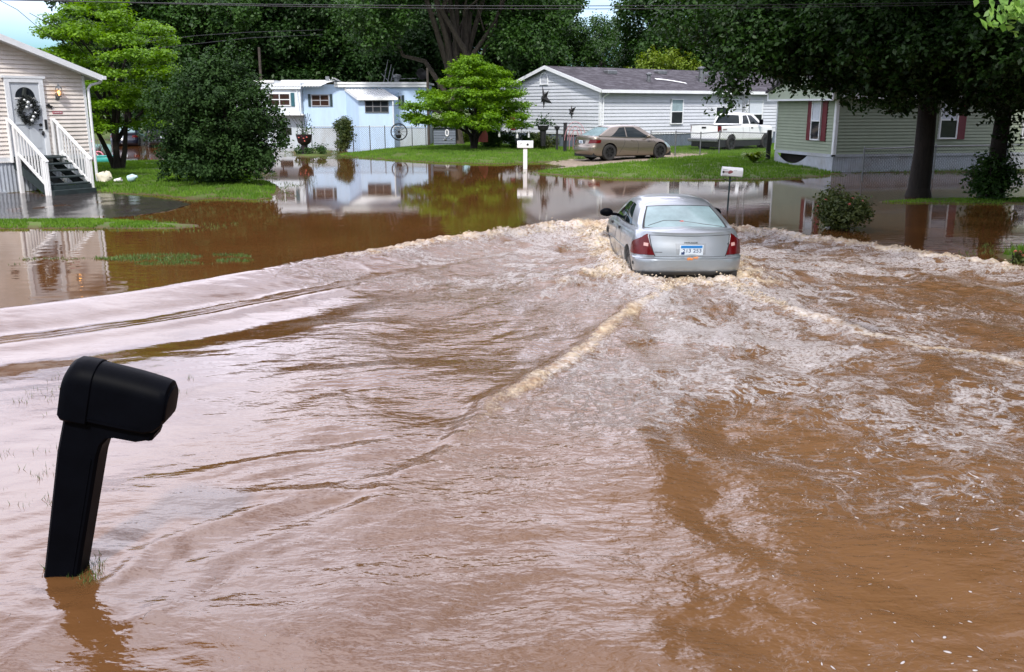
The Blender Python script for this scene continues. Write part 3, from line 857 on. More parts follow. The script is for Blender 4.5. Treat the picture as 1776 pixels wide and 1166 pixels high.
# --- bright dogwood on the middle lawn
def stems_mid(mb):
    for k in range(5):
        a = k * 1.3
        mb.tube([(.05 * math.cos(a), .05 * math.sin(a), -.1), (.22 * math.cos(a), .2 * math.sin(a), .7), (.8 * math.cos(a), .8 * math.sin(a), 1.5), (1.4 * math.cos(a), 1.4 * math.sin(a), 2.2)], [.10, .085, .06, .03], 7)
tm = at(822, 259, 0.25)
tree('spreading_dogwood', 'bright yellow-green spreading tree on the middle lawn before the grey house gable', (tm[0], tm[1], gh(*tm)),
     tier_blobs(rg, [(1.5, 3.1, 13), (1.95, 3.5, 17), (2.45, 3.4, 17), (3.0, 3.0, 15), (3.6, 2.5, 12), (4.15, 1.9, 9), (4.6, 1.1, 5), (4.95, .45, 2)], 1.05),
     1900, 0.15, M['leaf_bright'], M['bark'], 0.16, 1.0, 23, up=1.1, shell=0.1, flat=0.5, trunk_extra=stems_mid)
# --- giant old tree behind the dogwood, several grey stems
def stems_old(mb):
    for (tx, ty, tz, r) in [(-4.6, .5, 8.4, .17), (-0.8, .6, 12, .25), (0.2, -.3, 13, .22), (1.3, .5, 12.5, .25), (3.4, 1.0, 11, .14)]:
        mb.tube([(tx * .03, ty * .03, 1.5), (tx * .16, ty * .2, 3.4), (tx * .42, ty * .5, 5.2), (tx * .72, ty * .8, tz * .66), (tx, ty, tz)], [r * 1.15, r * 1.0, r * .85, r * .6, r * .3], 9)
p = atD(792, 240, 60)
tree('old_tree', 'huge old tree with several thick grey-brown stems rising behind the dogwood', (p.x, p.y, 0.1),
     round_blobs(rg, 60, 0, 0, 12.5, 6.2, 5.5, 4.2, 1.5) + round_blobs(rg, 10, -5.5, 0, 8.0, 1.8, 2, 1.4, 1.1) + round_blobs(rg, 8, 5.0, 0.5, 8.0, 1.6, 2, 1.4, 1.1) + round_blobs(rg, 9, -4.5, -2.5, 7.6, 2.2, 1.5, 1.6, 1.2) + round_blobs(rg, 6, 4.5, -2.0, 7.0, 2.0, 1.5, 1.6, 1.2),
     600, 0.24, M['leaf_mid'], M['bark_grey'], 0.42, 3.0, 24, trunk_extra=stems_old)
# --- dark maples on the right
p = at(1592, 341, 0)
MAPX, MAPY = p
tree('shade_maple', 'big dark maple with a thick black trunk standing in water before the green house', (p[0], p[1], -0.1),
     round_blobs(rg, 120, 0.4, 0.6, 10.2, 6.8, 6.2, 6.6, 1.35) + [(-3.9, -.6, 4.3, 1.3, 1.2, .9), (-4.7, -.2, 4.7, 1.3, 1.2, 1.2), (-5.3, -.5, 4.1, 1.0, .9, .9), (-5.7, -.3, 3.6, .85, .8, .8), (-5.9, -.4, 3.0, .5, .5, .6), (-5.7, 0.2, 4.9, 1.3, 1.2, 1.0),
        (-6.9, 0, 5.2, 1.2, 1.2, .9), (-2.9, -.6, 3.75, .75, .7, .5), (-3.3, -.8, 4.0, .7, .7, .5), (-2.0, -.6, 3.8, 1.0, .9, .6), (-1.2, -.4, 4.1, 1.0, .9, .6), (1.3, -.6, 3.9, .9, .9, .6), (2.6, -.3, 3.7, .9, .8, .6), (-3.0, .2, 4.7, 1.4, 1.2, .9), (0, -1, 4.6, 1.5, 1.2, .9), (2, 0, 4.8, 1.5, 1.4, .9), (-1.5, -.9, 3.0, .8, .7, .5), (-2.3, -.7, 3.1, .8, .7, .55), (-.6, -.8, 3.15, .8, .7, .45), (.9, -.7, 3.2, .8, .7, .4), (-1.2, -1, 2.65, .35, .35, .35), (-3.6, -.5, 3.6, .7, .6, .5), (2.2, -.5, 3.2, .9, .8, .5), (3.0, -.6, 3.0, .8, .7, .5), (1.5, -.8, 2.95, .6, .6, .4), (-3.2, -.7, 3.25, .3, .3, .3), (3.6, 0.3, 4.2, 1.2, 1.2, .9)] + round_blobs(rg, 46, 0.3, -0.6, 5.0, 5.6, 3.4, 1.4, 1.05, 0.7) + round_blobs(rg, 60, 1.2, -0.6, 3.9, 5.6, 4.0, 0.9, 0.95, 0.7),
     1000, 0.16, M['leaf_maple'], M['bark'], 0.30, 4.0, 25, targets=[(-5.5, -.3, 4.6), (-3, -.3, 4.9), (-4, 1, 9), (0, 0, 9), (3, 0, 8), (4, .3, 4.6), (1, 3, 10), (-1, -3, 9), (1, -2, 7)])
p = at(1722, 343, 0)
tree('ivy_clad_tree', 'dark tree at the right with leafy shoots climbing its trunk', (p[0], p[1], 0.0),
     round_blobs(rg, 70, 1.6, 0.6, 8.6, 5.4, 5, 4.8, 1.25) + [(0, -.1, 3.3, .6, .55, .7), (-.4, -.1, 2.7, .5, .4, .6), (.35, -.15, 2.5, .45, .4, .6), (0, -.2, 2.0, .38, .35, .5), (.1, -.2, 1.5, .32, .3, .5), (-.9, 0, 3.6, .9, .8, .6), (1, 0, 3.4, .9, .8, .6), (2.2, .2, 3.3, .8, .8, .7)] + round_blobs(rg, 90, 2.2, -0.6, 4.2, 6.4, 4.6, 1.5, 1.05, 0.7),
     1000, 0.15, M['leaf_maple'], M['bark'], 0.24, 4.0, 26)
# --- tree close by on the right: only its lowest twigs reach into view
tree('near_maple', 'pale green leaf tips of a near tree hanging into the top right corner', (10.4, 13.6, -0.2),
     round_blobs(rg, 150, -2.6, 0, 10.6, 6.6, 5.6, 4.0, 1.35) + round_blobs(rg, 40, -4.0, -1.0, 8.0, 4.6, 4.0, 1.5, 1.1) + round_blobs(rg, 26, -8.6, -0.6, 9.6, 3.4, 4.6, 3.4, 0.75),
     105, 0.22, M['leaf_maple'], M['bark'], 0.36, 4.6, 27, targets=[(-6, -2, 7.4), (-3, -4, 8.5), (1, 2, 10), (2, -2, 9), (-4, 3, 9), (-2, 0, 11)])
nm_ = bpy.data.objects['near_maple']
rl = np.random.default_rng(5)
c = atD(1755, 24, 7.6) - Vector((10.4, 13.6, -0.2))
C = np.array(c)[None] + rl.normal(0, 1, (130, 3)) * np.array([0.12, 0.15, 0.095]) + np.array([[0.05, 0, 0.03]])
V, F_ = leaf_cloud(C, rl.normal(0, .5, (130, 3)) + np.array([0.2, -0.6, 0.5]), rl.uniform(.07, .12, 130), rl)
obj('leaf_spray', fast_mesh('leaf_spray', V, F_), M['leaf_young'], nm_)
tw = MB(); tw.tube([(-5.4, -2.0, 7.2), (-6.2, -4.2, 6.2), (c.x + .3, c.y + .3, c.z + .8), (c.x, c.y, c.z)], [.06, .035, .012, .004], 5)
obj('twig', tw, M['bark'], nm_)
# --- light yellow-green tree behind the grey house
p = atD(1150, 130, 74)
tree('yellow_tree', 'pale yellow-green tree showing above the grey house roof', (p.x, p.y, 0.5),
     round_blobs(rg, 30, 0, 0, 4.3, 2.4, 2.4, 1.8, 0.9), 260, 0.22, M['leaf_yellow'], M['bark'], 0.15, 2.0, 28)
# --- row of tall trees behind the homes: five kinds, then copies
protos = []
for k in range(5):
    r2 = np.random.default_rng(50 + k)
    hh = [15, 17, 13, 16, 14][k]; w = [5.2, 5.6, 4.6, 5.0, 6.0][k]
    bl = round_blobs(r2, 58, 0, 0, hh * 0.62, w, w, hh * 0.34, 1.45) + round_blobs(r2, 22, 0, 0, hh * 0.27, w * 0.85, w * .85, hh * 0.12, 1.15)
    protos.append((bl, 520, 0.29, hh))
row = [ # px, distance, kind, scale, leaf, label
    (150, 84, 2, 0.55, 'mid', 'lower tree peeking over the cream house roof beside the sky gap'),
    (222, 70, 1, 0.86, 'dark', 'tall dark tree right behind the tiered bright tree'),
    (275, 74, 0, 1.0, 'mid', 'tall tree above the gap between tiered tree and dark shrub'),
    (372, 72, 4, 1.0, 'mid', 'tall mid green tree rising behind the dark shrub'),
    (452, 80, 3, 1.05, 'dark', 'tall dark tree behind the utility pole'),
    (520, 74, 1, 1.0, 'dark', 'tall blackish tree behind the left end of the blue trailer'),
    (590, 76, 0, 1.05, 'mid', 'tall shadowy tree behind the middle of the blue trailer'),
    (662, 74, 4, 1.0, 'dark', 'tall dark tree behind the roof antenna of the blue trailer'),
    (735, 80, 3, 1.0, 'dark', 'tall dark tree behind the right end of the blue trailer'),
    (885, 76, 1, 0.95, 'mid', 'tall dark tree just left of the grey house ridge'),
    (935, 84, 0, 0.9, 'mid', 'tall tree over the left part of the grey house roof'),
    (1045, 92, 2, 0.8, 'mid', 'thin-crowned far tree with sky showing through over the grey roof'),
    (1128, 86, 2, 0.75, 'mid', 'slender tree left of the pale yellow-green tree'),
    (1195, 80, 4, 1.0, 'mid', 'broad green tree right of the pale yellow-green tree'),
    (1290, 78, 1, 1.0, 'mid', 'tall tree behind the lattice antenna mast'),
    (1400, 74, 3, 1.0, 'dark', 'tall dark tree behind the green house gable'),
    (1500, 72, 0, 1.0, 'dark', 'tall dark tree behind the green house left of the big maple'),
    (1610, 70, 4, 1.0, 'dark', 'dark tree mostly hidden behind the big maple crown'),
    (1720, 72, 1, 1.0, 'dark', 'dark tree at the far right behind the green house'),
]
made = {}
for i, (px, D, k, sc_, lf, lab) in enumerate(row):
    p = atD(px, 200, D)
    key = (k, lf)
    if key not in made:
        bl, per, leaf, hh = protos[k]
        t = tree('tall_tree', lab, (p.x, p.y, 0.3), bl, per if k != 2 else 170, leaf, M['leaf_' + lf], M['bark'], 0.36, hh * 0.3, 60 + k, group='trees behind the homes')
        made[key] = t
    else:
        t = dup(made[key]); t['label'] = lab
        t.location = (p.x, p.y, 0.3)
    t.rotation_euler.z = i * 1.9
    t.scale = (sc_, sc_, sc_ * (1 + 0.05 * ((i * 7) % 3 - 1)))
# --- unseen trees added right of and behind the view to shade the green house
for i, (x, y, s_) in enumerate([(23.5, 15.0, .85), (27, 24, .95), (17, 1.5, .9), (24, -9, 1.0), (11, -15, .95), (30, 8, 1.0), (0, -19, 1.0), (-11, -16, .9), (-22, -13, 1.0)]):
    t = dup(made[(1, 'dark')]); t.name = 'added_shade_tree'; t.location = (x, y, -.2); t.scale = (s_, s_, s_); t.rotation_euler.z = i * 1.3 + .4
    t['label'] = 'tall unseen tree added to the right or behind for its shade'; t['group'] = 'added shade trees outside the view'
# --- woods further off, one mass
r3 = np.random.default_rng(77)
bl = []
for i in range(150):
    x = r3.uniform(-120, 120)
    pxl = CX + x / 112.0 * FPX / 1.02
    if pxl < 260: continue
    if 985 < pxl < 1120: continue
    k = r3.uniform(2.4, 4.2)
    bl.append((x, 108 + r3.uniform(-6, 8), r3.uniform(1.5, 11.5), k, k, k * .9))
C, Nn, S = crown_points(r3, bl, 120, 0.55, 0.5, 0.5)
V, F_ = leaf_cloud(C, Nn, S, r3)
w_ = obj('far_woods', fast_mesh('far_woods', V, F_), M['leaf_dark']); w_['kind'] = 'stuff'

# --- shrubs and small plants
def shrub(name, label, loc, rx, rz, leaf, lm, seed, n=14, br=0.3, per=700, ry=None, flowers=0, group=None):
    r = np.random.default_rng(seed)
    ry = ry or rx
    t = thing(name, label, 'shrub', loc, 0, group)
    C, Nn, S = crown_points(r, round_blobs(r, n, 0, 0, rz * 0.55, rx * .78, ry * .78, rz * 0.45, br * max(rx, rz)), per, leaf, 0.5, 0.3)
    C[:, 2] = np.maximum(C[:, 2], 0.0)
    V, F_ = leaf_cloud(C, Nn, S, r)
    obj('foliage', fast_mesh('foliage', V, F_), lm, t)
    mb = MB()
    for k in range(6):
        a = r.uniform(0, 6.28); q = r.uniform(.3, .8)
        mb.tube([(0.05 * math.cos(a), .05 * math.sin(a), -.3), (rx * q * .4 * math.cos(a), ry * q * .4 * math.sin(a), rz * .4), (rx * q * math.cos(a), ry * q * math.sin(a), rz * .85)], [.02, .015, .006], 5)
    obj('stem', mb, M['bark'], t)
    for k in range(flowers):
        d = sph(r, 1)[0]; d[2] = abs(d[2]) * 0.8 + .3
        fb = MB(); fb.blob((d[0] * rx * .8, d[1] * ry * .8, rz * .52 + d[2] * rz * .45), (.035, .035, .03), seed + k, n=6)
        obj('flower', fb, M['petal'], t)
    return t
p = at(1474, 402, 0)
shrub('rose_bush', 'round rose bush with a few red blooms standing in the flood water at right', (p[0], p[1] + .5, -0.05), 0.64, 0.74, 0.075, M['leaf_rose'], 31, n=40, br=0.34, per=2600, flowers=6)
p = at(1706, 344, 0)
shrub('sucker_shoots', 'leafy light green shoots around the foot of the right hand tree', (p[0], p[1] - .35, 0), 0.60, 1.15, 0.11, M['leaf_mid'], 32, n=26, per=1800)
p = at(597, 247, 0.1)
p = (atD(597, 230, 56.3).x, 56.3)
shrub('fence_shrub', 'narrow upright shrub at the chain link fence before the blue trailer', (p[0], p[1], 0.0), 0.42, 1.75, 0.12, M['leaf_rose'], 33, n=20, br=.26, per=1500)
p = at(541, 268, 0.05)
shrub('low_clump', 'low dark green clump of plants at the foot of the dark pedestal planter', (p[0], p[1], 0.05), 1.0, 0.42, 0.11, M['leaf_mid'], 34, n=16, per=700, ry=.6)
for i, (px, py, rx, rz, lf, lab) in enumerate([
    (862, 256, 1.3, .95, 'leaf_mid', 'wide green shrub just right of the dogwood trunk'),
    (907, 258, 1.0, .75, 'leaf_bush', 'low dark shrub behind the white post mailbox'),
    (938, 258, 1.1, .8, 'leaf_rose', 'reddish green shrub at the right end of the flower bed'),
    (804, 246, .8, .6, 'leaf_yellow', 'yellowish low plant left of the dogwood trunk')]):
    p = at(px, py, 0.25)
    shrub('bed_shrub', lab, (p[0], p[1], gh(*p)), rx, rz, 0.13, M[lf], 35 + i, n=18, per=1600, group='shrubs of the flower bed')
# hosta: arching strap leaves
def hosta(loc, label):
    r = np.random.default_rng(9)
    mb = MB()
    for k in range(46):
        a = r.uniform(0, 6.28); L = r.uniform(.45, .8); hgt = r.uniform(.25, .5)
        u = Vector((math.cos(a), math.sin(a), 0)); s = Vector((-u.y, u.x, 0))
        P = [u * (L * q) + Vector((0, 0, hgt * math.sin(q * 2.3))) for q in (0, .35, .7, 1)]
        W = [.02, .07, .06, .005]
        vs = []
        for q in range(4): vs += [P[q] + s * W[q], P[q] - s * W[q]]
        mb.add(vs, [(0, 1, 3, 2), (2, 3, 5, 4), (4, 5, 7, 6)])
    return tag(obj('hosta', mb, M['leaf_yellow']), label, 'plant')
p = at(1307, 282, 0.2)
h_ = hosta(None, 'yellow-green hosta clump on the lawn left of the green house'); h_.location = (p[0], p[1], gh(*p))
p = at(1760, 446, 0.1)
r_ = shrub('red_flower_plant', 'tiny plant with a dark red bloom on the grass at the right edge', (p[0], p[1], gh(*p)), 0.12, 0.22, 0.05, M['leaf_rose'], 44, n=5, per=700, flowers=3)
# ================================================================ homes
M['siding_cream'] = simple('siding_cream', (0.76, 0.70, 0.65), 0.55, var=0.06, scale=2, dirt=(0.33, 0.31, 0.22), dirt_amt=0.45)
M['siding_grey'] = simple('siding_grey', (0.55, 0.58, 0.63), 0.55, var=0.05, scale=2, dirt=(0.40, 0.42, 0.45), dirt_amt=0.3)
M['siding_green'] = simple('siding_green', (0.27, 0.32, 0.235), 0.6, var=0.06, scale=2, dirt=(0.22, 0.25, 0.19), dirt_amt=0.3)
M['panel_blue'] = simple('panel_blue', (0.48, 0.64, 0.84), 0.5, var=0.05, scale=2, dirt=(0.40, 0.47, 0.55), dirt_amt=0.4, stretch=(2, 2, .5))
M['skirt_pale'] = simple('skirt_pale', (0.47, 0.53, 0.58), 0.6, var=0.08, scale=2, dirt=(0.26, 0.22, 0.17), dirt_amt=0.55, stretch=(1, 1, .4))
M['panel_pale'] = simple('panel_pale', (0.66, 0.72, 0.78), 0.5, var=0.05, scale=2, dirt=(0.5, 0.5, 0.5), dirt_amt=0.3)
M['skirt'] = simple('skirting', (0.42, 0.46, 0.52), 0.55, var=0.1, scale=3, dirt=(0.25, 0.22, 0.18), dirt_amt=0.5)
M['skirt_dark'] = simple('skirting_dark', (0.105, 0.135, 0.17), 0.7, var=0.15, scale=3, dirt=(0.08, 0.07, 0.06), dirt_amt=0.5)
M['trim'] = simple('trim_white', (0.74, 0.77, 0.80), 0.4, var=0.05, scale=3, dirt=(0.45, 0.44, 0.40), dirt_amt=0.25)
M['shingle'] = simple('shingle', (0.030, 0.025, 0.033), 0.9, var=0.45, scale=5, bump=0.5, bscale=22, dirt=(0.17, 0.165, 0.19), dirt_amt=0.6, stretch=(1, 2, 1))
M['roof_white'] = simple('roof_white', (0.80, 0.82, 0.82), 0.4, var=0.05, scale=2, dirt=(0.5, 0.5, 0.48), dirt_amt=0.3)
M['maroon'] = simple('maroon', (0.13, 0.012, 0.022), 0.5, var=0.15)
M['teal'] = simple('teal', (0.02, 0.10, 0.13), 0.5, var=0.2)
M['shutter_dark'] = simple('shutter_dark', (0.015, 0.035, 0.04), 0.5, var=0.2)
M['grey_frame'] = simple('grey_frame', (0.16, 0.16, 0.17), 0.5, var=0.1)
M['frame_dark'] = simple('frame_grey', (0.30, 0.30, 0.32), 0.5, var=0.1)
M['void'] = simple('crawl_shade', (0.012, 0.011, 0.010), 0.9, var=0.3)  # near-black fill standing for the shade under the homes
M['curtain'] = simple('curtain', (0.55, 0.60, 0.66), 0.8, var=0.12, scale=10, stretch=(6, 1, .6))
M['door_grey'] = simple('door_grey', (0.52, 0.56, 0.60), 0.4, var=0.06, scale=3)
M['stair_green'] = simple('stair_green', (0.020, 0.032, 0.034), 0.6, var=0.35, scale=6)
def glassmat(name, col, rough=0.06):
    m = simple(name, col, rough, var=0.3, scale=2, spec=0.3, coat=0.0)
    return m
M['glass'] = glassmat('window_glass', (0.018, 0.022, 0.028))
M['glass_warm'] = glassmat('window_glass_warm', (0.040, 0.022, 0.018))
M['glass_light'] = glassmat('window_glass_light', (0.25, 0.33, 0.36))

class Wall:
    """a wall plane: u along it, z up, o outward"""
    def __init__(s, org, du, no):
        s.o, s.du, s.no = Vector(org), Vector(du), Vector(no)
    def p(s, u, z, o=0.0):
        return s.o + s.du * u + s.no * o + Vector((0, 0, z))
    def box(s, mb, u0, u1, z0, z1, o0, o1, mi=0):
        vs = [s.p(u, z, o) for (u, z, o) in [(u0, z0, o0), (u1, z0, o0), (u1, z0, o1), (u0, z0, o1), (u0, z1, o0), (u1, z1, o0), (u1, z1, o1), (u0, z1, o1)]]
        fs = [(0, 1, 2, 3), (7, 6, 5, 4), (0, 4, 5, 1), (1, 5, 6, 2), (2, 6, 7, 3), (3, 7, 4, 0)]
        s_ = (s.du.cross(Vector((0, 0, 1)))).dot(s.no)
        if s_ < 0: fs = [tuple(reversed(f)) for f in fs]
        mb.add(vs, fs, mi)

def siding(mb, W, u0, u1, z0, z1, course=0.15, lap=0.034, top=None):
    """lapped boards; top(z)->(u0,u1) narrows them under a gable"""
    n = max(1, int(math.ceil((z1 - z0) / course - 1e-6)))
    for k in range(n):
        a, b = z0 + k * course, min(z1, z0 + (k + 1) * course)
        A = top(a) if top else (u0, u1)
        B = top(b) if top else (u0, u1)
        if A[1] - A[0] < 0.05: break
        p = [W.p(A[0], a, lap), W.p(A[1], a, lap), W.p(B[1], b, 0), W.p(B[0], b, 0)]
        mb.poly(p)
        mb.poly([W.p(A[0], a, 0), W.p(A[1], a, 0), W.p(A[1], a, lap), W.p(A[0], a, lap)])
        mb.poly([W.p(A[0], a, 0), W.p(A[0], a, lap), W.p(B[0], b, 0)])
        mb.poly([W.p(A[1], a, 0), W.p(B[1], b, 0), W.p(A[1], a, lap)])

def window(parent, W, u0, u1, z0, z1, cols=1, rows=2, fr='trim', gl='glass', upper=None, shut=None, shut_w=0.3, out=0.03, sides=(1, 1), fw=0.055):
    f = MB()
    W.box(f, u0, u0 + fw, z0, z1, 0.0, out + .03); W.box(f, u1 - fw, u1, z0, z1, 0.0, out + .03)
    W.box(f, u0 + fw, u1 - fw, z0, z0 + fw, 0.0, out + .033); W.box(f, u0 + fw, u1 - fw, z1 - fw, z1, 0.0, out + .03)
    for c in range(1, cols):
        u = u0 + (u1 - u0) * c / cols
        W.box(f, u - .025, u + .025, z0 + fw, z1 - fw, 0.0, out + .022)
    for r in range(1, rows):
        z = z0 + (z1 - z0) * r / rows
        for c in range(cols):
            a = u0 + (u1 - u0) * c / cols + (fw if c == 0 else .025)
            b = u0 + (u1 - u0) * (c + 1) / cols - (fw if c == cols - 1 else .025)
            W.box(f, a, b, z - .025, z + .025, 0.0, out + .020)
    w = obj('window', f, M[fr], parent)
    zz = [z0 + fw, z1 - fw]
    if upper:
        zm = (z0 + z1) / 2
        g = MB(); W.box(g, u0 + fw * .5, u1 - fw * .5, z0 + fw * .5, zm, 0.0, out - .004); obj('pane', g, M[gl], w)
        g = MB(); W.box(g, u0 + fw * .5, u1 - fw * .5, zm, z1 - fw * .5, 0.0, out - .004); obj('pane', g, M[upper], w)
    else:
        g = MB(); W.box(g, u0 + fw * .5, u1 - fw * .5, z0 + fw * .5, z1 - fw * .5, 0.0, out - .004); obj('pane', g, M[gl], w)
    if shut:
        for k, on in enumerate(sides):
            if not on: continue
            a, b = (u0 - .04 - shut_w, u0 - .04) if k == 0 else (u1 + .04, u1 + .04 + shut_w)
            sb = MB()
            W.box(sb, a, a + .05, z0 - .02, z1 + .02, 0.0, .060); W.box(sb, b - .05, b, z0 - .02, z1 + .02, 0.0, .060)
            nn = int((z1 - z0) / .07)
            for q in range(nn):
                zc = z0 - .02 + (z1 - z0 + .04) * (q + .5) / nn
                W.box(sb, a + .05, b - .05, zc - .028, zc + .028, 0.0, .0535)
            W.box(sb, a + .05, b - .05, z0 - .02, z1 + .02, 0.0, .052)
            obj('shutter', sb, M[shut], parent)
    return w

def skirting(mb, W, u0, u1, z0, z1, out=-0.02, pitch=0.10):
    n = max(2, int((u1 - u0) / pitch))
    for k in range(n):
        a, b = u0 + (u1 - u0) * k / n, u0 + (u1 - u0) * (k + 1) / n
        m = (b - a) * .5
        mb.poly([W.p(a, z0, out), W.p(a + m, z0, out + .02), W.p(a + m, z1, out + .02), W.p(a, z1, out)])
        mb.poly([W.p(a + m, z0, out + .02), W.p(b, z0, out), W.p(b, z1, out), W.p(a + m, z1, out + .02)])

def gable_roof(mb, x0, x1, y0, y1, z_e, z_r, th=0.12, ox=0.3, oy=0.35):
    """ridge along local x at mid depth; slopes down to y0 and y1"""
    ym = (y0 + y1) / 2
    sl = (z_r - z_e) / (ym - y0)
    a, b = y0 - oy, y1 + oy
    ze = z_e - sl * oy
    X0, X1 = x0 - ox, x1 + ox
    n = 14
    for k in range(n):   # slabs broken a little so that the roof is not a perfect plane
        u0, u1 = X0 + (X1 - X0) * k / n, X0 + (X1 - X0) * (k + 1) / n
        for (ya, yb, za, zb_) in [(a, ym, ze, z_r), (ym, b, z_r, ze)]:
            mb.quad((u0, ya, za + th), (u1, ya, za + th), (u1, yb, zb_ + th), (u0, yb, zb_ + th))
    mb.quad((X0, a, ze), (X0, ym, z_r), (X1, ym, z_r), (X1, a, ze)); mb.quad((X0, ym, z_r), (X0, b, ze), (X1, b, ze), (X1, ym, z_r))
    for X_ in (X0, X1):
        s_ = [(X_, a, ze), (X_, a, ze + th), (X_, ym, z_r + th), (X_, ym, z_r)]; t_ = [(X_, ym, z_r), (X_, ym, z_r + th), (X_, b, ze + th), (X_, b, ze)]
        if X_ == X0: s_.reverse(); t_.reverse()
        mb.poly(s_); mb.poly(t_)
    mb.quad((X0, a, ze), (X1, a, ze), (X1, a, ze + th), (X0, a, ze + th)); mb.quad((X1, b, ze), (X0, b, ze), (X0, b, ze + th), (X1, b, ze + th))
    return ze

# ---------------------------------------------------------------- grey house
c0 = at(1040, 262, 0.15)
gx = atD(1040, 233, 52)
GH = thing('grey_house', 'long grey sided home with two black stars on its gable and dark shingles', 'house', (gx.x, 52, 0), math.atan2(.58, .81))
L_, Wd = 18.5, 9.3
front = Wall((0, 0, 0), (1, 0, 0), (0, -1, 0)); gab = Wall((0, Wd, 0), (0, -1, 0), (-1, 0, 0))
wall = MB()
siding(wall, front, 0.0, L_, 1.07, 3.46, 0.19, .04)
rise = 1.28
def gtop(z): 
    k = max(0.0, (z - 3.46) / rise); return (Wd / 2 * k, Wd - Wd / 2 * k)
siding(wall, gab, 0, Wd, 1.07, 3.46 + rise, 0.19, .04, top=gtop)
wall.quad((0, Wd, 1.0), (L_, Wd, 1.0), (L_, Wd, 3.46), (0, Wd, 3.46)); wall.poly([(L_, 0, 1), (L_, 0, 3.46), (L_, Wd / 2, 3.46 + rise), (L_, Wd, 3.46), (L_, Wd, 1)])
obj('wall', wall, M['siding_grey'], GH)
b = MB(); front.box(b, -.03, .10, 1.05, 3.46, 0, .035); gab.box(b, Wd - .10, Wd - .001, 1.05, 3.46, 0, .035)
front.box(b, .10, L_, 1.0, 1.10, .0, .03); gab.box(b, 0, Wd - .1, 1.0, 1.10, 0, .03)
obj('corner_trim', b, M['trim'], GH)
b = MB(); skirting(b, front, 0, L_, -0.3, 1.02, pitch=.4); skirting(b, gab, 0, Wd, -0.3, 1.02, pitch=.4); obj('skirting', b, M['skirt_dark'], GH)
b = MB(); ze = gable_roof(b, 0, L_, 0, Wd, 3.46, 3.46 + rise, .10, .28, .4); ro = obj('roof', b, M['shingle'], GH)
sl = rise / (Wd / 2)
b = MB()
for (ya, yb, za, zb_) in [(-.42, Wd / 2, 3.46 - sl * .42, 3.46 + rise), (Wd / 2, Wd + .42, 3.46 + rise, 3.46 - sl * .42)]:
    for k, xx in ((0, -.31), (1, -.285)):
        if k == 0: b.bar((xx, ya, za + .02), (xx, yb, zb_ + .02), .035, .19)
b.box(-.28, L_ + .28, -.47, -.42, 3.46 - sl * .42 - .07, 3.46 - sl * .42 + .10)
obj('fascia', b, M['trim'], GH)
b = MB()
b.tube([(.30, -.42, 3.32), (.26, -.30, 3.22), (.16, -.07, 3.05), (.16, -.07, .9)], .05, 8)
obj('downspout', b, M['trim'], GH)
# gable louvre: arched frame and slats
b = MB()
vc, vz = Wd / 2 - .35, 3.80
pts = [gab.p(vc - .36, vz, .05)] + [gab.p(vc - .36 * math.cos(math.pi * k / 10), vz + .28 + .40 * math.sin(math.pi * k / 10), .05) for k in range(11)] + [gab.p(vc + .36, vz, .05)]
b.tube(pts + [pts[0]], .05, 6)
lv = obj('gable_vent', b, M['trim'], GH)
b = MB()
for k in range(8):
    zz = vz + .04 + k * .075; hw = .33 if zz < vz + .28 else .33 * math.sqrt(max(0.02, 1 - ((zz - vz - .28) / .40) ** 2))
    b.poly([gab.p(vc - hw, zz, .06), gab.p(vc + hw, zz, .06), gab.p(vc + hw, zz + .07, .03), gab.p(vc - hw, zz + .07, .03)])
obj('louvre', b, M['siding_grey'], lv)
def ux(px): # local u along the front for a sight column
    q = (px - CX) / FPX
    # (gx+.81u) = q*((52+.58u)*CP+.55)
    d0 = 52 * CP + .45
    return (q * d0 - gx.x) / (.813 - q * .582 * CP)
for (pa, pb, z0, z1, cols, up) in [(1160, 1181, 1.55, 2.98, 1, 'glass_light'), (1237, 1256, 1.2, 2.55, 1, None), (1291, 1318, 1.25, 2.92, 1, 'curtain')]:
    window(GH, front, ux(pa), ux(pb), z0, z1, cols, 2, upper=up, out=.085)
for (u, y_) in [(3.2, 3.3), (7.6, 3.6), (11.4, 3.4)]:   # ridge vents
    b = MB()
    zz = 3.46 + sl * y_ + .10
    b.box(u, u + .75, y_ - .25, y_ + .25, zz - .08, zz + .16, bev=.04); obj('roof_vent', b, M['metal_grey'], ro)
for (u, y_, r, hh) in [(5.0, 1.5, .11, .35), (9.6, 1.7, .16, .75)]:
    b = MB(); b.lathe([(r, -.1), (r, hh), (r * 1.6, hh + .02), (r * 1.6, hh + .10), (0.01, hh + .16)], 12, M=Matrix.Translation((u, y_, 3.46 + sl * y_ + .1))); obj('vent_pipe', b, M['metal_grey'], ro, smooth=True)
# curved metal flashing lying on the roof
b = MB()
for k in range(10):
    u0, u1 = 6.0 + k * .17, 6.0 + (k + 1) * .17
    f_ = lambda u: 1.9 - .9 * ((u - 6.0) / 1.7) ** 2
    b.quad((u0, f_(u0), 3.46 + sl * f_(u0) + .14), (u1, f_(u1), 3.46 + sl * f_(u1) + .14), (u1, f_(u1) + .16, 3.46 + sl * (f_(u1) + .16) + .16), (u0, f_(u0) + .16, 3.46 + sl * (f_(u0) + .16) + .16))
obj('flashing', b, M['roof_white'], ro)

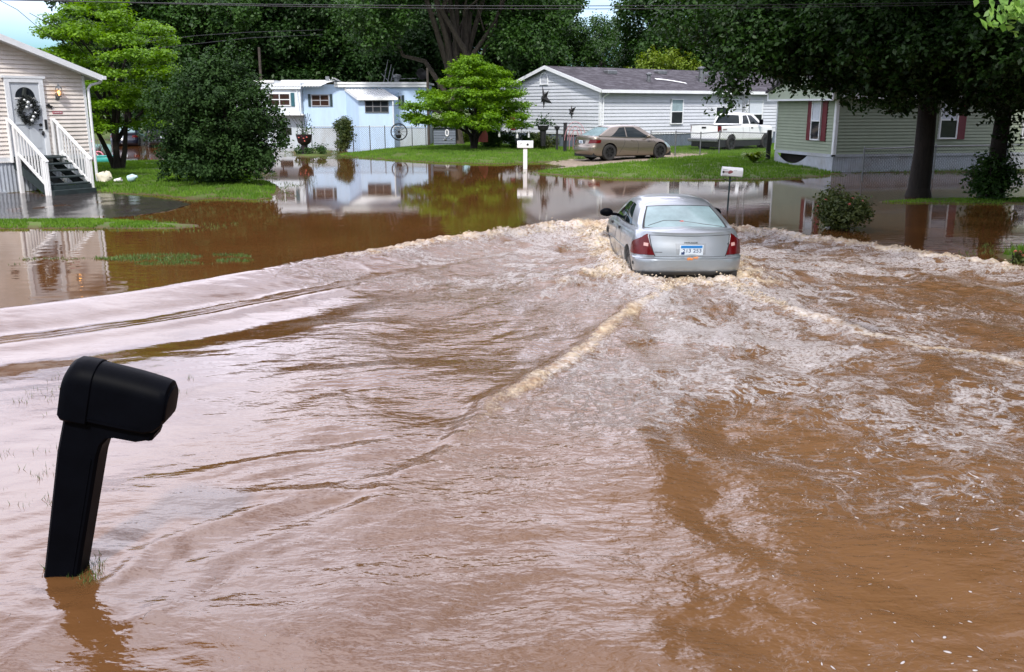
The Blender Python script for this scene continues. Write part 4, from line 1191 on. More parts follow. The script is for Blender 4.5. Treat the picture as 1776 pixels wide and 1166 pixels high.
def bird_star(name, label, parent_loc, W, u, z, size, spikes, cat):
    """black tin silhouette with ridged arms"""
    b = MB(); c = W.p(u, z, .14)
    for (ang, ln, wd) in spikes:
        a = R(ang); tip = W.p(u + math.cos(a) * ln * size, z + math.sin(a) * ln * size, .035)
        l = W.p(u + math.cos(a + 1.5) * wd * size, z + math.sin(a + 1.5) * wd * size, .035); r_ = W.p(u + math.cos(a - 1.5) * wd * size, z + math.sin(a - 1.5) * wd * size, .035)
        b.poly([c, r_, tip]); b.poly([c, tip, l]); b.poly([l, tip, r_])
    o = obj(name, b, M['black'])
    o.matrix_world = GHM
    return tag(o, label, cat, None)
GHM = Matrix.Translation((gx.x, 52, 0)) @ Matrix.Rotation(math.atan2(.58, .81), 4, 'Z')
def ug(px):
    q = (px - CX) / FPX; d0 = 52 * CP + .45
    v = (q * d0 - gx.x) / (-.582 - q * .813 * CP)
    return Wd - v
bird_star('wall_star', 'large black five armed star on the grey gable just below the arched vent', None, gab, ug(944), 3.02, 1.0, [(105, .78, .16), (45, .62, .2), (-20, .80, .22), (-95, .62, .14), (175, .34, .2), (215, .4, .2)], 'wall ornament')
bird_star('wall_star', 'small black star low on the grey gable wall', None, gab, ug(991.5), 2.28, 1.0, [(95, .36, .12), (35, .46, .14), (150, .30, .13), (-85, .44, .12), (205, .26, .13), (-35, .24, .12)], 'wall ornament')

# ---------------------------------------------------------------- green house
gc = atD(1445, 268, 37)
GRT = math.atan2(.22, .976)
GR = thing('green_house', 'sage green home with maroon shutters on its gable end and a long shaded side', 'house', (gc.x, 37, 0), GRT)
L_, Wd = 17.0, 4.7
front = Wall((0, 0, 0), (1, 0, 0), (0, -1, 0)); gab = Wall((0, Wd, 0), (0, -1, 0), (-1, 0, 0))
ZB, ZT, rise = 0.72, 2.86, 0.95
wall = MB(); siding(wall, front, 0, L_, ZB, ZT, .125); siding(wall, gab, 0, Wd, ZB, ZT, .125)
wall.quad((0, Wd, ZB), (L_, Wd, ZB), (L_, Wd, ZT), (0, Wd, ZT)); wall.poly([(L_, 0, ZB), (L_, 0, ZT), (L_, Wd, ZT), (L_, Wd, ZB)])
obj('wall', wall, M['siding_green'], GR)
b = MB()   # gable boxed out over the end wall
g2 = Wall((-.34, Wd + .25, 0), (0, -1, 0), (-1, 0, 0))
ww = Wd + .5
b.poly([g2.p(0, ZT - .02), g2.p(ww, ZT - .02), g2.p(ww, ZT + .28), g2.p(ww / 2 + .5, ZT + rise), g2.p(ww / 2 - .5, ZT + rise), g2.p(0, ZT + .28)])
b.quad(g2.p(0, ZT - .02), g2.p(0, ZT - .02, -.34), g2.p(ww, ZT - .02, -.34), g2.p(ww, ZT - .02))
b.quad(g2.p(ww, ZT - .02), g2.p(ww, ZT - .02, -.34), g2.p(ww, ZT + .28, -.34), g2.p(ww, ZT + .28))
b.quad(g2.p(0, ZT - .02), g2.p(0, ZT + .28), g2.p(0, ZT + .28, -.34), g2.p(0, ZT - .02, -.34))
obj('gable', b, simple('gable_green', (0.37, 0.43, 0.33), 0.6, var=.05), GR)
b = MB()
for (ya, yb, za, zb_) in [(-.34, Wd / 2 - .45, ZT + .24, ZT + rise - .02), (Wd / 2 + .45, Wd + .34, ZT + rise - .02, ZT + .24)]:
    b.quad((-.45, ya, za + .1), (L_ + .3, ya, za + .1), (L_ + .3, yb, zb_ + .1), (-.45, yb, zb_ + .1)); b.quad((-.45, ya, za), (-.45, yb, zb_), (L_ + .3, yb, zb_), (L_ + .3, ya, za))
    b.quad((-.45, ya, za), (-.45, ya, za + .1), (-.45, yb, zb_ + .1), (-.45, yb, zb_)); b.quad((-.45, ya, za), (L_ + .3, ya, za), (L_ + .3, ya, za + .1), (-.45, ya, za + .1))
b.quad((-.45, Wd / 2 - .45, ZT + rise + .08), (L_ + .3, Wd / 2 - .45, ZT + rise + .08), (L_ + .3, Wd / 2 + .45, ZT + rise + .08), (-.45, Wd / 2 + .45, ZT + rise + .08))
obj('roof', b, M['shingle'], GR)
b = MB()
g2.box(b, -.02, ww + .02, ZT - .08, ZT - .01, -.02, .04); g2.box(b, ww - .06, ww + .02, ZT - .01, ZT + .28, -.02, .04); g2.box(b, -.02, .06, ZT - .01, ZT + .28, -.02, .04)
for s_ in (0, 1):
    u0, u1 = (0, ww / 2 - .5) if s_ == 0 else (ww, ww / 2 + .5)
    b.bar(g2.p(u0, ZT + .30, .03), g2.p(u1, ZT + rise + .02, .03), .05, .09)
front.box(b, 0.10, L_, ZT - .01, ZT + .20, .0, .30)
obj('fascia', b, M['trim'], GR)
b = MB()
front.box(b, -.03, .10, ZB - .02, ZT - .02, 0, .035); gab.box(b, Wd - .10, Wd - .001, ZB - .02, ZT - .09, 0, .035); obj('corner_trim', b, M['trim'], GR); b = MB(); gab.box(b, 0, .1, ZB - .02, ZT - .09, 0, .035)
obj('corner_trim', b, M['trim'], GR)
b = MB(); front.box(b, .10, L_, ZB - .10, ZB, 0, .03); gab.box(b, .1, Wd - .1, ZB - .13, ZB, 0, .03); obj('base_trim', b, M['skirt'], GR)
b = MB(); skirting(b, front, 0, L_, -.4, ZB - .08)
# end skirting, torn open and sagging on its left half
n = 44
for k in range(n):
    u0, u1 = Wd * k / n, Wd * (k + 1) / n
    def tp(u):
        q = u / Wd
        return ZB - .10 - (.42 * math.sin(math.pi * min(1, max(0, (q - .05) / .55))) ** .8 if .05 < q < .6 else 0)
    m = (u0 + u1) / 2
    b.poly([gab.p(u0, -.4, 0), gab.p(m, -.4, .02), gab.p(m, tp(m), .02), gab.p(u0, tp(u0), 0)]); b.poly([gab.p(m, -.4, .02), gab.p(u1, -.4, 0), gab.p(u1, tp(u1), 0), gab.p(m, tp(m), .02)])
obj('skirting', b, M['skirt'], GR)
b = MB(); b.box(.25, L_ - .2, .1, Wd - .1, -.3, ZB - .02); obj('crawl_shade', b, M['void'], GR)
# gable window
window(GR, gab, 3.02, 3.72, 1.22, 2.76, 1, 2, upper='curtain', shut='maroon', shut_w=.34, out=.08)
def uf(px):
    q = (px - CX) / FPX
    return (q * (37 * CP + .5) - gc.x) / (.976 - q * .22 * CP)
window(GR, front, uf(1621), uf(1652), 1.28, 2.78, 1, 2, upper='curtain', shut='maroon', shut_w=.36, sides=(0, 1), out=.08)
window(GR, front, uf(1764), uf(1790), 1.28, 2.30, 1, 2, out=.08)
# dark carport shed between the green house and the water at far right is left to the trees' shade

# ---------------------------------------------------------------- blue trailer
bo = atD(529, 240, 60)
BT = thing('blue_trailer', 'pale blue mobile home with white roof, porch bay and dark shuttered windows', 'house', (bo.x, 60, 0), 0.0)
K = 60 / FPX
def bx(px): return (px - 529) * K * 0.975
def bz(py): return atD(529, py, 60).z
f0 = Wall((0, 0, 0), (1, 0, 0), (0, -1, 0))
b = MB()
zt = bz(148); zb_ = bz(222)
XR = bx(742)
f0.box(b, 0, bx(566), zb_, zt, -4, 0)
f0.box(b, bx(566), XR, zb_, zt + .05, -4, 0.002)
for px in (541, 600, 711):   # panel seams
    f0.box(b, bx(px) - .012, bx(px) + .012, zb_, zt, 0, .012)
obj('wall', b, M['panel_blue'], BT)
b = MB()   # pale bump-out on the left
xl = bx(415)
f0.box(b, xl, -.02, bz(198), bz(155), -4, .55)
obj('bump_out', b, M['panel_pale'], BT)
b = MB()
f0.box(b, xl - .1, .05, bz(155), bz(144), -4, .72); obj('eave_band', b, M['panel_pale'], BT)
b = MB(); f0.box(b, xl, .12, bz(200), bz(198) + .01, -1, .66); obj('ledge', b, M['trim'], BT)
b = MB(); f0.box(b, xl, -.03, -.3, bz(199.5), -4, -.05); f0.box(b, -.03, XR, -.3, zb_ - .01, -4, -.03); obj('skirting', b, M['skirt_pale'], BT)
b = MB(); f0.box(b, bx(484), bx(506), bz(234), bz(222), -.05, -.02); obj('opening_shade', b, M['void'], BT)  # dark slab on the skirting, coloured as an unlit opening
# roofs: low gable on the left, flat on the right
b = MB()
zr = bz(137.5)
ribs = 22
for k in range(ribs):
    u0, u1 = bx(481) + (bx(590) - bx(481)) * k / ribs, bx(481) + (bx(590) - bx(481)) * (k + 1) / ribs
    lo, hi = bz(150) - .0, zr
    end = max(0, (u1 - bx(566)) / (bx(590) - bx(566)))
    b.quad((u0, -.75, lo + .5 * end), (u1, -.75, lo + .5 * end), (u1, 2.0, hi - .15 * end), (u0, 2.0, hi - .15 * end))
    b.quad((u0, 2.0, hi - .15 * end), (u1, 2.0, hi - .15 * end), (u1, 4.3, lo + .2), (u0, 4.3, lo + .2))
    b.box(u0 - .015, u0 + .015, -.75, -.72, lo + .5 * end - .06, lo + .5 * end + .03)
f0.box(b, xl - .1, bx(486), bz(144), bz(140), -4, .78)
b.box(bx(585), XR + .15, -.25, 4.2, zt + .06, zt + .18)
b.box(bx(585), XR + .12, -.20, -.16, zt - .12, zt + .06)
rf = obj('roof', b, M['roof_white'], BT)
b = MB(); b.box(bx(561), bx(567), 1.6, 1.9, zr - .1, zr + .22); obj('vent', b, M['metal_grey'], rf); b = MB(); b.lathe([(.16, 0), (.16, .4), (.3, .42), (.3, .55), (.02, .62)], 10, M=Matrix.Translation((bx(687), 1.4, zt + .1))); obj('vent', b, M['metal_grey'], rf)
# porch bay
b = MB()
A0, B0, B1, A1 = (bx(603), 0), (bx(630), -1.3), (bx(689), -1.3), (bx(694), 0)
z0, z1, z2 = bz(224), bz(158), bz(170)
zl = lambda y: z1 + (z2 - z1) * (-y / 1.3)
for (p_, q_) in [(A0, B0), (B0, B1), (B1, A1)]:
    b.quad((*p_, -.2), (*q_, -.2), (*q_, zl(q_[1])), (*p_, zl(p_[1])))
obj('porch_bay', b, M['panel_blue'], BT)
b = MB()
P = [(bx(601), .02, bz(154)), (bx(669), .02, bz(154.5)), (bx(698), -1.6, bz(170.5)), (bx(630), -1.6, bz(171))]
n = 12
for k in range(n):
    f1, f2 = k / n, (k + 1) / n
    l = lambda a, c, t: tuple(a[i] + (c[i] - a[i]) * t for i in range(3))
    a, c, d, e = l(P[0], P[1], f1), l(P[0], P[1], f2), l(P[3], P[2], f2), l(P[3], P[2], f1)
    b.quad(e, d, c, a)
    up = lambda p_: (p_[0], p_[1], p_[2] + .035)
    b.bar(up(a), up(e), .03, .04)
b.bar((P[3][0], P[3][1], P[3][2] - .06), (P[2][0], P[2][1], P[2][2] - .06), .03, .12); b.bar((P[0][0], P[0][1], P[0][2] - .06), (P[3][0], P[3][1] + .02, P[3][2] - .06), .03, .10)
obj('porch_roof', b, M['roof_white'], BT)
b = MB(); b.tube([(bx(689), -1.50, bz(171)), (bx(689), -1.45, bz(223))], .05, 8); obj('drainpipe', b, M['panel_pale'], BT); b = MB(); b.tube([(bx(523), -.62, bz(156)), (bx(526), -.6, bz(197))], .03, 6); obj('drainpipe', b, M['panel_pale'], BT)
fb_ = Wall((0, -1.3, 0), (1, 0, 0), (0, -1, 0)); fl_ = Wall((0, -.55, 0), (1, 0, 0), (0, -1, 0))
window(BT, fb_, bx(641), bx(681), bz(195), bz(175), 3, 2, fr='grey_frame', out=.04, fw=.035)
window(BT, f0, bx(543.5), bx(574.5), bz(184.5), bz(164), 2, 2, fr='frame_dark', gl='glass_warm', shut='shutter_dark', shut_w=.16, out=.04)
window(BT, f0, bx(684), bx(698), bz(185), bz(166), 1, 2, fr='frame_dark', shut='shutter_dark', shut_w=.16, sides=(0, 1), out=.04)
window(BT, fl_, bx(474), bx(511), bz(184), bz(162), 2, 2, fr='trim', gl='glass_warm', shut='teal', shut_w=.22, sides=(0, 1), out=.04)
# roof antenna and dish
b = MB()
for (dx, hh, ln) in [(0, 1.5, .35), (.25, 1.2, .3), (.45, .95, .25)]:
    a = Vector((bx(664) + dx, 1.2, zt + .1)); b.tube([a, a + Vector((ln, 0, hh))], .025, 5)
b.tube([(bx(661), 1.2, zt + .75), (bx(676), 1.2, zt + .15)], .025, 5); b.tube([(bx(668), 1.0, zt + .9), (bx(668), 1.5, zt + 1.0)], .02, 5); b.tube([(bx(678), 1.2, zt + .4), (bx(722), 1.2, zt + .45)], .015, 5)
t = obj('roof_antenna', b, M['metal_grey']); t.location = (bo.x, 60, 0)
tag(t, 'spindly metal aerial leaning on the white roof of the blue trailer', 'antenna')
b = MB(); dM = Matrix.Translation((bx(732), .6, zt + .65)) @ Matrix.Rotation(R(70), 4, 'X') @ Matrix.Rotation(R(25), 4, 'Y')
b.lathe([(0.02, 0), (.15, .02), (.28, .07), (.36, .13), (.35, .14), (.27, .09), (.02, .03)], 16, M=dM); b.tube([(bx(735), .8, zt), (bx(735), .8, zt + .6), (bx(732), .65, zt + .65)], .03, 6); b.tube([(bx(724), .3, zt + .75), (bx(731), .6, zt + .45)], .02, 5)
t = obj('satellite_dish', b, M['black'], smooth=True); t.location = (bo.x, 60, 0)
tag(t, 'small dark satellite dish on the right end of the blue trailer roof', 'satellite dish')

# ---------------------------------------------------------------- cream house at the left
dp = at(54, 335, 0.0)
D0 = 29.0
dc = atD(54, 268, D0)
ANG = R(57)
CH = thing('cream_house', 'cream vinyl sided home with a wreathed grey door, lit lamp and white rake boards', 'house', (dc.x, D0, 0), ANG)
f = Wall((0, 0, 0), (1, 0, 0), (0, -1, 0))
UR, UL = 2.02, -5.6
um = (UR + UL) / 2
ZB, ZE, pit = 0.92, 3.52, 0.345
zr = ZE + pit * (UR - um)
def ctop(z):
    k = max(0.0, (z - ZE) / pit); return (UL + k, UR - k)
b = MB(); siding(b, f, UL, UR, ZB, zr, .125, .034, top=ctop)
b.quad((UR, 0, ZB), (UR, 9, ZB), (UR, 9, ZE), (UR, 0, ZE)); b.quad((UL, 9, ZB), (UL, 0, ZB), (UL, 0, ZE), (UL, 9, ZE)); b.poly([(UR, 9, ZB), (UL, 9, ZB), (UL, 9, ZE), (um, 9, zr), (UR, 9, ZE)])
obj('wall', b, M['siding_cream'], CH)
b = MB(); f.box(b, UR - .07, UR + .02, ZB, ZE - .02, 0, .035); f.box(b, UL, UR - .07, ZB - .02, ZB + .16, 0, .03); obj('corner_trim', b, M['trim'], CH)
b = MB(); skirting(b, f, UL, UR, -.3, ZB - .02, pitch=.12)
f.box(b, UL, -.9, 0.0, .05, .0, .05)
obj('skirting', b, M['skirt'], CH)
# roof slabs running back from the rake
b = MB()
for (ua, ub, za, zb2) in [(um, UR + .42, zr, ZE - pit * .42), (UL - .42, um, ZE - pit * .42, zr)]:
    b.quad((ua, -.38, za + .14), (ub, -.38, zb2 + .14), (ub, 9.3, zb2 + .14), (ua, 9.3, za + .14))
    b.quad((ua, -.38, za + .10), (ua, -.38, za + .14), (ub, -.38, zb2 + .14), (ub, -.38, zb2 + .10)) if False else None
obj('roof', b, M['shingle'], CH)
b = MB()
for (ua, ub, za, zb2) in [(um, UR + .42, zr, ZE - pit * .42), (UL - .42, um, ZE - pit * .42, zr)]:
    b.bar((ua, -.39, za + .06), (ub, -.39, zb2 + .06), .04, .17)
    b.quad((ua, -.37, za), (ua, 0.0, za), (ub, 0.0, zb2), (ub, -.37, zb2))       # soffit
obj('rake_board', b, M['trim'], CH)
b = MB(); b.box(UR + .42, UR + .55, -.42, 9.2, ZE - pit * .42 + .02, ZE - pit * .42 + .13); obj('gutter', b, M['trim'], CH)
b = MB(); b.tube([(UR + .47, -.26, ZE - .14), (UR + .42, -.22, ZE - .22), (UR + .16, -.10, ZE - .30), (UR + .08, -.085, ZE - .42), (UR + .06, -.08, .12)], .045, 8); obj('downspout', b, M['trim'], CH)
# door with its frame, storm door
fwall = f
f = Wall((0, -.032, 0), (1, 0, 0), (0, -1, 0))     # the door stands just proud of the lapped boards
b = MB()
zd0, zd1 = 1.10, 3.26
f.box(b, -.60, -.46, zd0 - .05, zd1 + .12, 0, .06); f.box(b, .46, .60, zd0 - .05, zd1 + .12, 0, .06); f.box(b, -.46, .46, zd1, zd1 + .12, 0, .062); f.box(b, -.68, .68, zd1 + .12, zd1 + .19, 0, .075)
obj('door_frame', b, M['trim'], CH)
b = MB()
f.box(b, -.46, .46, zd0 - .02, zd1 - .002, 0, .026)
for (u0, u1, z0, z1) in [(-.34, -.04, 1.30, 1.95), (.04, .34, 1.30, 1.95)]:
    f.box(b, u0, u1, z0, z1, .026, .034)
f.box(b, -.45, .45, 2.02, 2.06, .026, .045)
dr = obj('door', b, M['door_grey'], CH)
b = MB()
pts = [f.p(.31 * math.cos(math.pi * k / 14), 2.82 + .30 * math.sin(math.pi * k / 14), .030) for k in range(15)]
b.poly(pts); obj('fanlight', b, M['glass'], dr)
b = MB(); f.box(b, -.33, .33, 2.77, 2.815, .026, .04); obj('fanlight_sill', b, M['white'], dr)
b = MB()
b.tube([f.p(.38, 1.86, .03), f.p(.38, 1.86, .09), f.p(.27, 1.86, .10)], .022, 6); b.lathe([(.05, 0), (.05, .02)], 10, M=Matrix.Translation(f.p(.38, 2.0, .03)) @ Matrix.Rotation(R(90), 4, 'X')); f.box(b, .50, .56, 1.86, 2.16, .06, .10); b.blob(f.p(.40, 1.74, .08), (.05, .04, .07), 2)
obj('handle', b, M['black'], dr)
f = fwall
# porch lamp, lit
M['lamp_glow'], nt, bb = newmat('lamp_glow')
bb.inputs['Emission Color'].default_value = (1.0, 0.42, 0.10, 1); bb.inputs['Emission Strength'].default_value = 6.0; bb.inputs['Base Color'].default_value = (1, .6, .3, 1)
M['lantern_glass'] = glassmat('lantern_glass', (0.45, 0.30, 0.18))
b = MB(); lu, lz = 1.05, 2.98
f.box(b, lu - .06, lu + .06, lz - .22, lz - .02, 0, .05)
b.tube([f.p(lu, lz - .14, .04), f.p(lu, lz - .19, .10), f.p(lu, lz - .13, .15)], .016, 6)
T_ = Matrix.Translation(f.p(lu, lz - .12, .15))
b.lathe([(.03, -.03), (.07, 0), (.075, .015)], 8, M=T_); b.lathe([(.11, .24), (.08, .29), (.03, .33), (.02, .37), (.005, .40)], 8, M=T_)
for k in range(6):
    a = k * math.pi / 3; b.tube([T_ @ Vector((.072 * math.cos(a), .072 * math.sin(a), .01)), T_ @ Vector((.10 * math.cos(a), .10 * math.sin(a), .245))], .009, 5)
la = obj('wall_lamp', b, M['metal_grey'], CH)
b = MB(); b.lathe([(.012, .02), (.02, .05), (.034, .11), (.026, .16), (.006, .19)], 10, M=T_); obj('bulb', b, M['lamp_glow'], la, smooth=True)

CHM = Matrix.Translation((dc.x, D0, 0)) @ Matrix.Rotation(ANG, 4, 'Z')
def on_ch(o): o.matrix_world = CHM; return o
# wreath
M['wreath'] = simple('wreath', (0.015, 0.020, 0.018), 0.8, var=.5)
wr = thing('door_wreath', 'dark round wreath with silver baubles on the grey front door', 'wreath'); on_ch(wr)
r = np.random.default_rng(4)
a = r.uniform(0, 2 * np.pi, 900); q = .26 + r.normal(0, .06, 900)
C = np.stack([q * np.cos(a) + .02, -.09 - np.abs(r.normal(0, .035, 900)), 2.46 + q * 1.25 * np.sin(a)], 1)
V, F_ = leaf_cloud(C, r.normal(size=(900, 3)), r.uniform(.04, .09, 900), r)
obj('ring', fast_mesh('ring', V, F_), M['wreath'], wr)
M['bauble'] = simple('bauble', (0.60, 0.62, 0.62), 0.25, metal=0.6, var=.2)
for (u, z, rr) in [(.0, 2.66, .065), (-.1, 2.74, .04), (.08, 2.58, .05), (-.05, 2.52, .055), (.12, 2.24, .055), (.06, 2.14, .06), (.2, 2.36, .04)]:
    b = MB(); b.blob(f.p(u, z, .17), (rr, rr, rr), 3, rough=.05, n=10); obj('bauble', b, M['bauble'], wr, smooth=True)
b = MB(); b.tube([f.p(.01, 2.72, .08), f.p(-.03, 2.9, .06), f.p(.02, 3.1, .04)], .07, 6); obj('bow', b, M['wreath'], wr)
# little bird silhouettes and the plaque
def tin_bird(label, u, z, s_, flip):
    b = MB()
    k = -1 if flip else 1
    P = [(-.16, .0), (-.05, .03), (0, .10), (.06, .06), (.13, .05), (.09, .0), (.04, -.05), (-.04, -.05), (-.12, -.12), (-.09, -.03)]
    fr = [f.p(u + k * x * s_, z + y * s_, .055) for (x, y) in P]; bk = [f.p(u + k * x * s_, z + y * s_, .03) for (x, y) in P]
    n = len(P); b.add(fr + bk, [tuple(range(n)), tuple(reversed(range(n, 2 * n)))] + [(i, i + n, (i + 1) % n + n, (i + 1) % n) for i in range(n)])
    return tag(on_ch(obj('tin_bird', b, M['black'])), label, 'wall ornament', None)
tin_bird('small black tin bird on the siding left of the front door', -1.0, 2.46, 1.0, False)
tin_bird('small black tin bird beside the top right of the wreathed door', .74, 2.56, .8, True)
b = MB(); f.box(b, .84, 1.16, 2.33, 2.405, .02, .04)
pl = tag(on_ch(obj('name_plaque', b, simple('plaque', (0.42, 0.10, 0.13), .5, var=.2))), 'small dull red plaque under the lit porch lamp', 'plaque')
b = MB()
for k in range(7): f.box(b, .87 + k * .04, .89 + k * .04 + .008 * (k % 2), 2.355, 2.385, .04, .042)
obj('lettering', b, M['white'], pl)

# porch steps
ST = thing('porch_steps', 'dark green wooden steps with white railings before the cream house door', 'steps'); on_ch(ST)
NT, RUN = 5, .275
w0, w1 = -.66, .74
for k in range(NT):
    z = 1.06 - k * .185; y = -.45 - k * RUN
    b = MB(); b.box(w0 + .05, w1 - .05, y - RUN - .02, y + .03, z - .05, z, bev=.008); obj('tread', b, M['stair_green'], ST)
b = MB(); b.box(w0 + .05, w1 - .05, -.45, -.02, 1.02, 1.075); obj('landing', b, M['stair_green'], ST)
y_e = -.45 - NT * RUN
b = MB(); b.box(w0 + .02, w1 - .02, y_e - .04, y_e - .0, -.1, .26); b.box(w0 + .02, w1 - .02, y_e - .26, y_e - .04, -.1, .14); obj('bottom_step', b, M['stair_green'], ST)
for u in (w0 + .06, w1 - .06, .04):
    b = MB()
    b.quad((u - .02, -.05, 1.0), (u - .02, y_e, .18), (u - .02, y_e, -.12), (u - .02, -.05, .72)); b.quad((u + .02, -.05, .72), (u + .02, y_e, -.12), (u + .02, y_e, .18), (u + .02, -.05, 1.0)); b.quad((u - .02, -.05, .72), (u - .02, y_e, -.12), (u + .02, y_e, -.12), (u + .02, -.05, .72))
    obj('stringer', b, M['stair_green'], ST)
sl = .185 / RUN
zra = lambda y: 1.06 + .92 + (y + .45) * sl
for u in (w0, w1):
    b = MB(); yt, yb = -.16, y_e - .12
    b.bar((u, yt, zra(yt)), (u, yb, zra(yb)), .085, .05); hr = obj('railing', b, M['white'], ST)
    b = MB(); b.bar((u, -.40, zra(-.40) - .80), (u, y_e + .08, zra(y_e + .08) - .80), .04, .085); obj('bottom_rail', b, M['white'], hr)
    for (y, zb3) in [(-.42, -.25), (y_e + .05, -.25)]:
        b = MB(); b.box(u - .05, u + .05, y - .05, y + .05, zb3, zra(y) - .02); obj('post', b, M['white'], hr)
    nb = 9
    for k in range(nb):
        y = -.55 - (k) * ((abs(y_e) - .62) / (nb - 1))
        b = MB(); b.box(u - .018, u + .018, y - .018, y + .018, zra(y) - .80, zra(y) - .02); obj('baluster', b, M['white'], hr)
    for q in (.10, .02):
        b = MB(); yy = y_e - q; b.box(u - .018, u + .018, yy - .018, yy + .018, -.15, zra(yy) - .02); obj('baluster', b, M['white'], hr)
    b = MB(); b.box(u - .02, u + .02, -.15, -.02, .9, zra(-.1) - .02); obj('wall_post', b, M['white'], hr)
# ================================================================ vehicles
def carpaint(name, col, metal=0.6, rough=0.32, dirt=None, amt=0.0):
    return simple(name, col, rough, metal=metal, var=0.015, scale=1.5, coat=0.7, dirt=dirt, dirt_amt=amt)
M['paint_silver'] = carpaint('paint_silver', (0.32, 0.355, 0.39), 0.6, 0.34, (0.35, 0.30, 0.25), 0.25)
M['paint_tan'] = carpaint('paint_tan', (0.24, 0.205, 0.170), 0.7, 0.28)
M['paint_white'] = carpaint('paint_white', (0.78, 0.80, 0.82), 0.0, 0.3)
M['paint_navy'] = carpaint('paint_navy', (0.012, 0.014, 0.028), 0.2, 0.3)
M['paint_black'] = carpaint('paint_black', (0.010, 0.011, 0.013), 0.2, 0.3)
M['car_glass'] = glassmat('car_glass', (0.010, 0.016, 0.018), 0.03)
M['rear_glass'] = glassmat('rear_glass', (0.20, 0.28, 0.30), 0.05)  # pale base colour stands in for sky reflected in the pane
M['lens_red'] = simple('lens_red', (0.085, 0.002, 0.003), 0.22, var=0.25, coat=0.15, spec=.35)
M['lens_clear'] = simple('lens_clear', (0.50, 0.30, 0.28), 0.2, var=0.1, coat=0.2)
M['seam'] = simple('seam', (0.02, 0.02, 0.022), 0.7, var=.1)
M['rim_black'] = simple('rim_black', (0.016, 0.016, 0.018), 0.35, var=.2)
M['rim_grey'] = simple('rim_grey', (0.30, 0.31, 0.32), 0.35, metal=.7, var=.2)
M['plate_white'] = simple('plate_white', (0.62, 0.70, 0.78), 0.4, var=.05)
M['plate_blue'] = simple('plate_blue', (0.02, 0.20, 0.55), 0.4, var=.1)
M['plate_ink'] = simple('plate_ink', (0.03, 0.06, 0.16), 0.4, var=.1)
M['rust'] = simple('rust_orange', (0.55, 0.20, 0.06), .7, var=.3)
M['grey_trim'] = simple('grey_trim', (0.055, 0.058, 0.062), .6, var=.1)

def ip(x, tab): return float(np.interp(x, [a for a, _ in tab], [b_ for _, b_ in tab]))

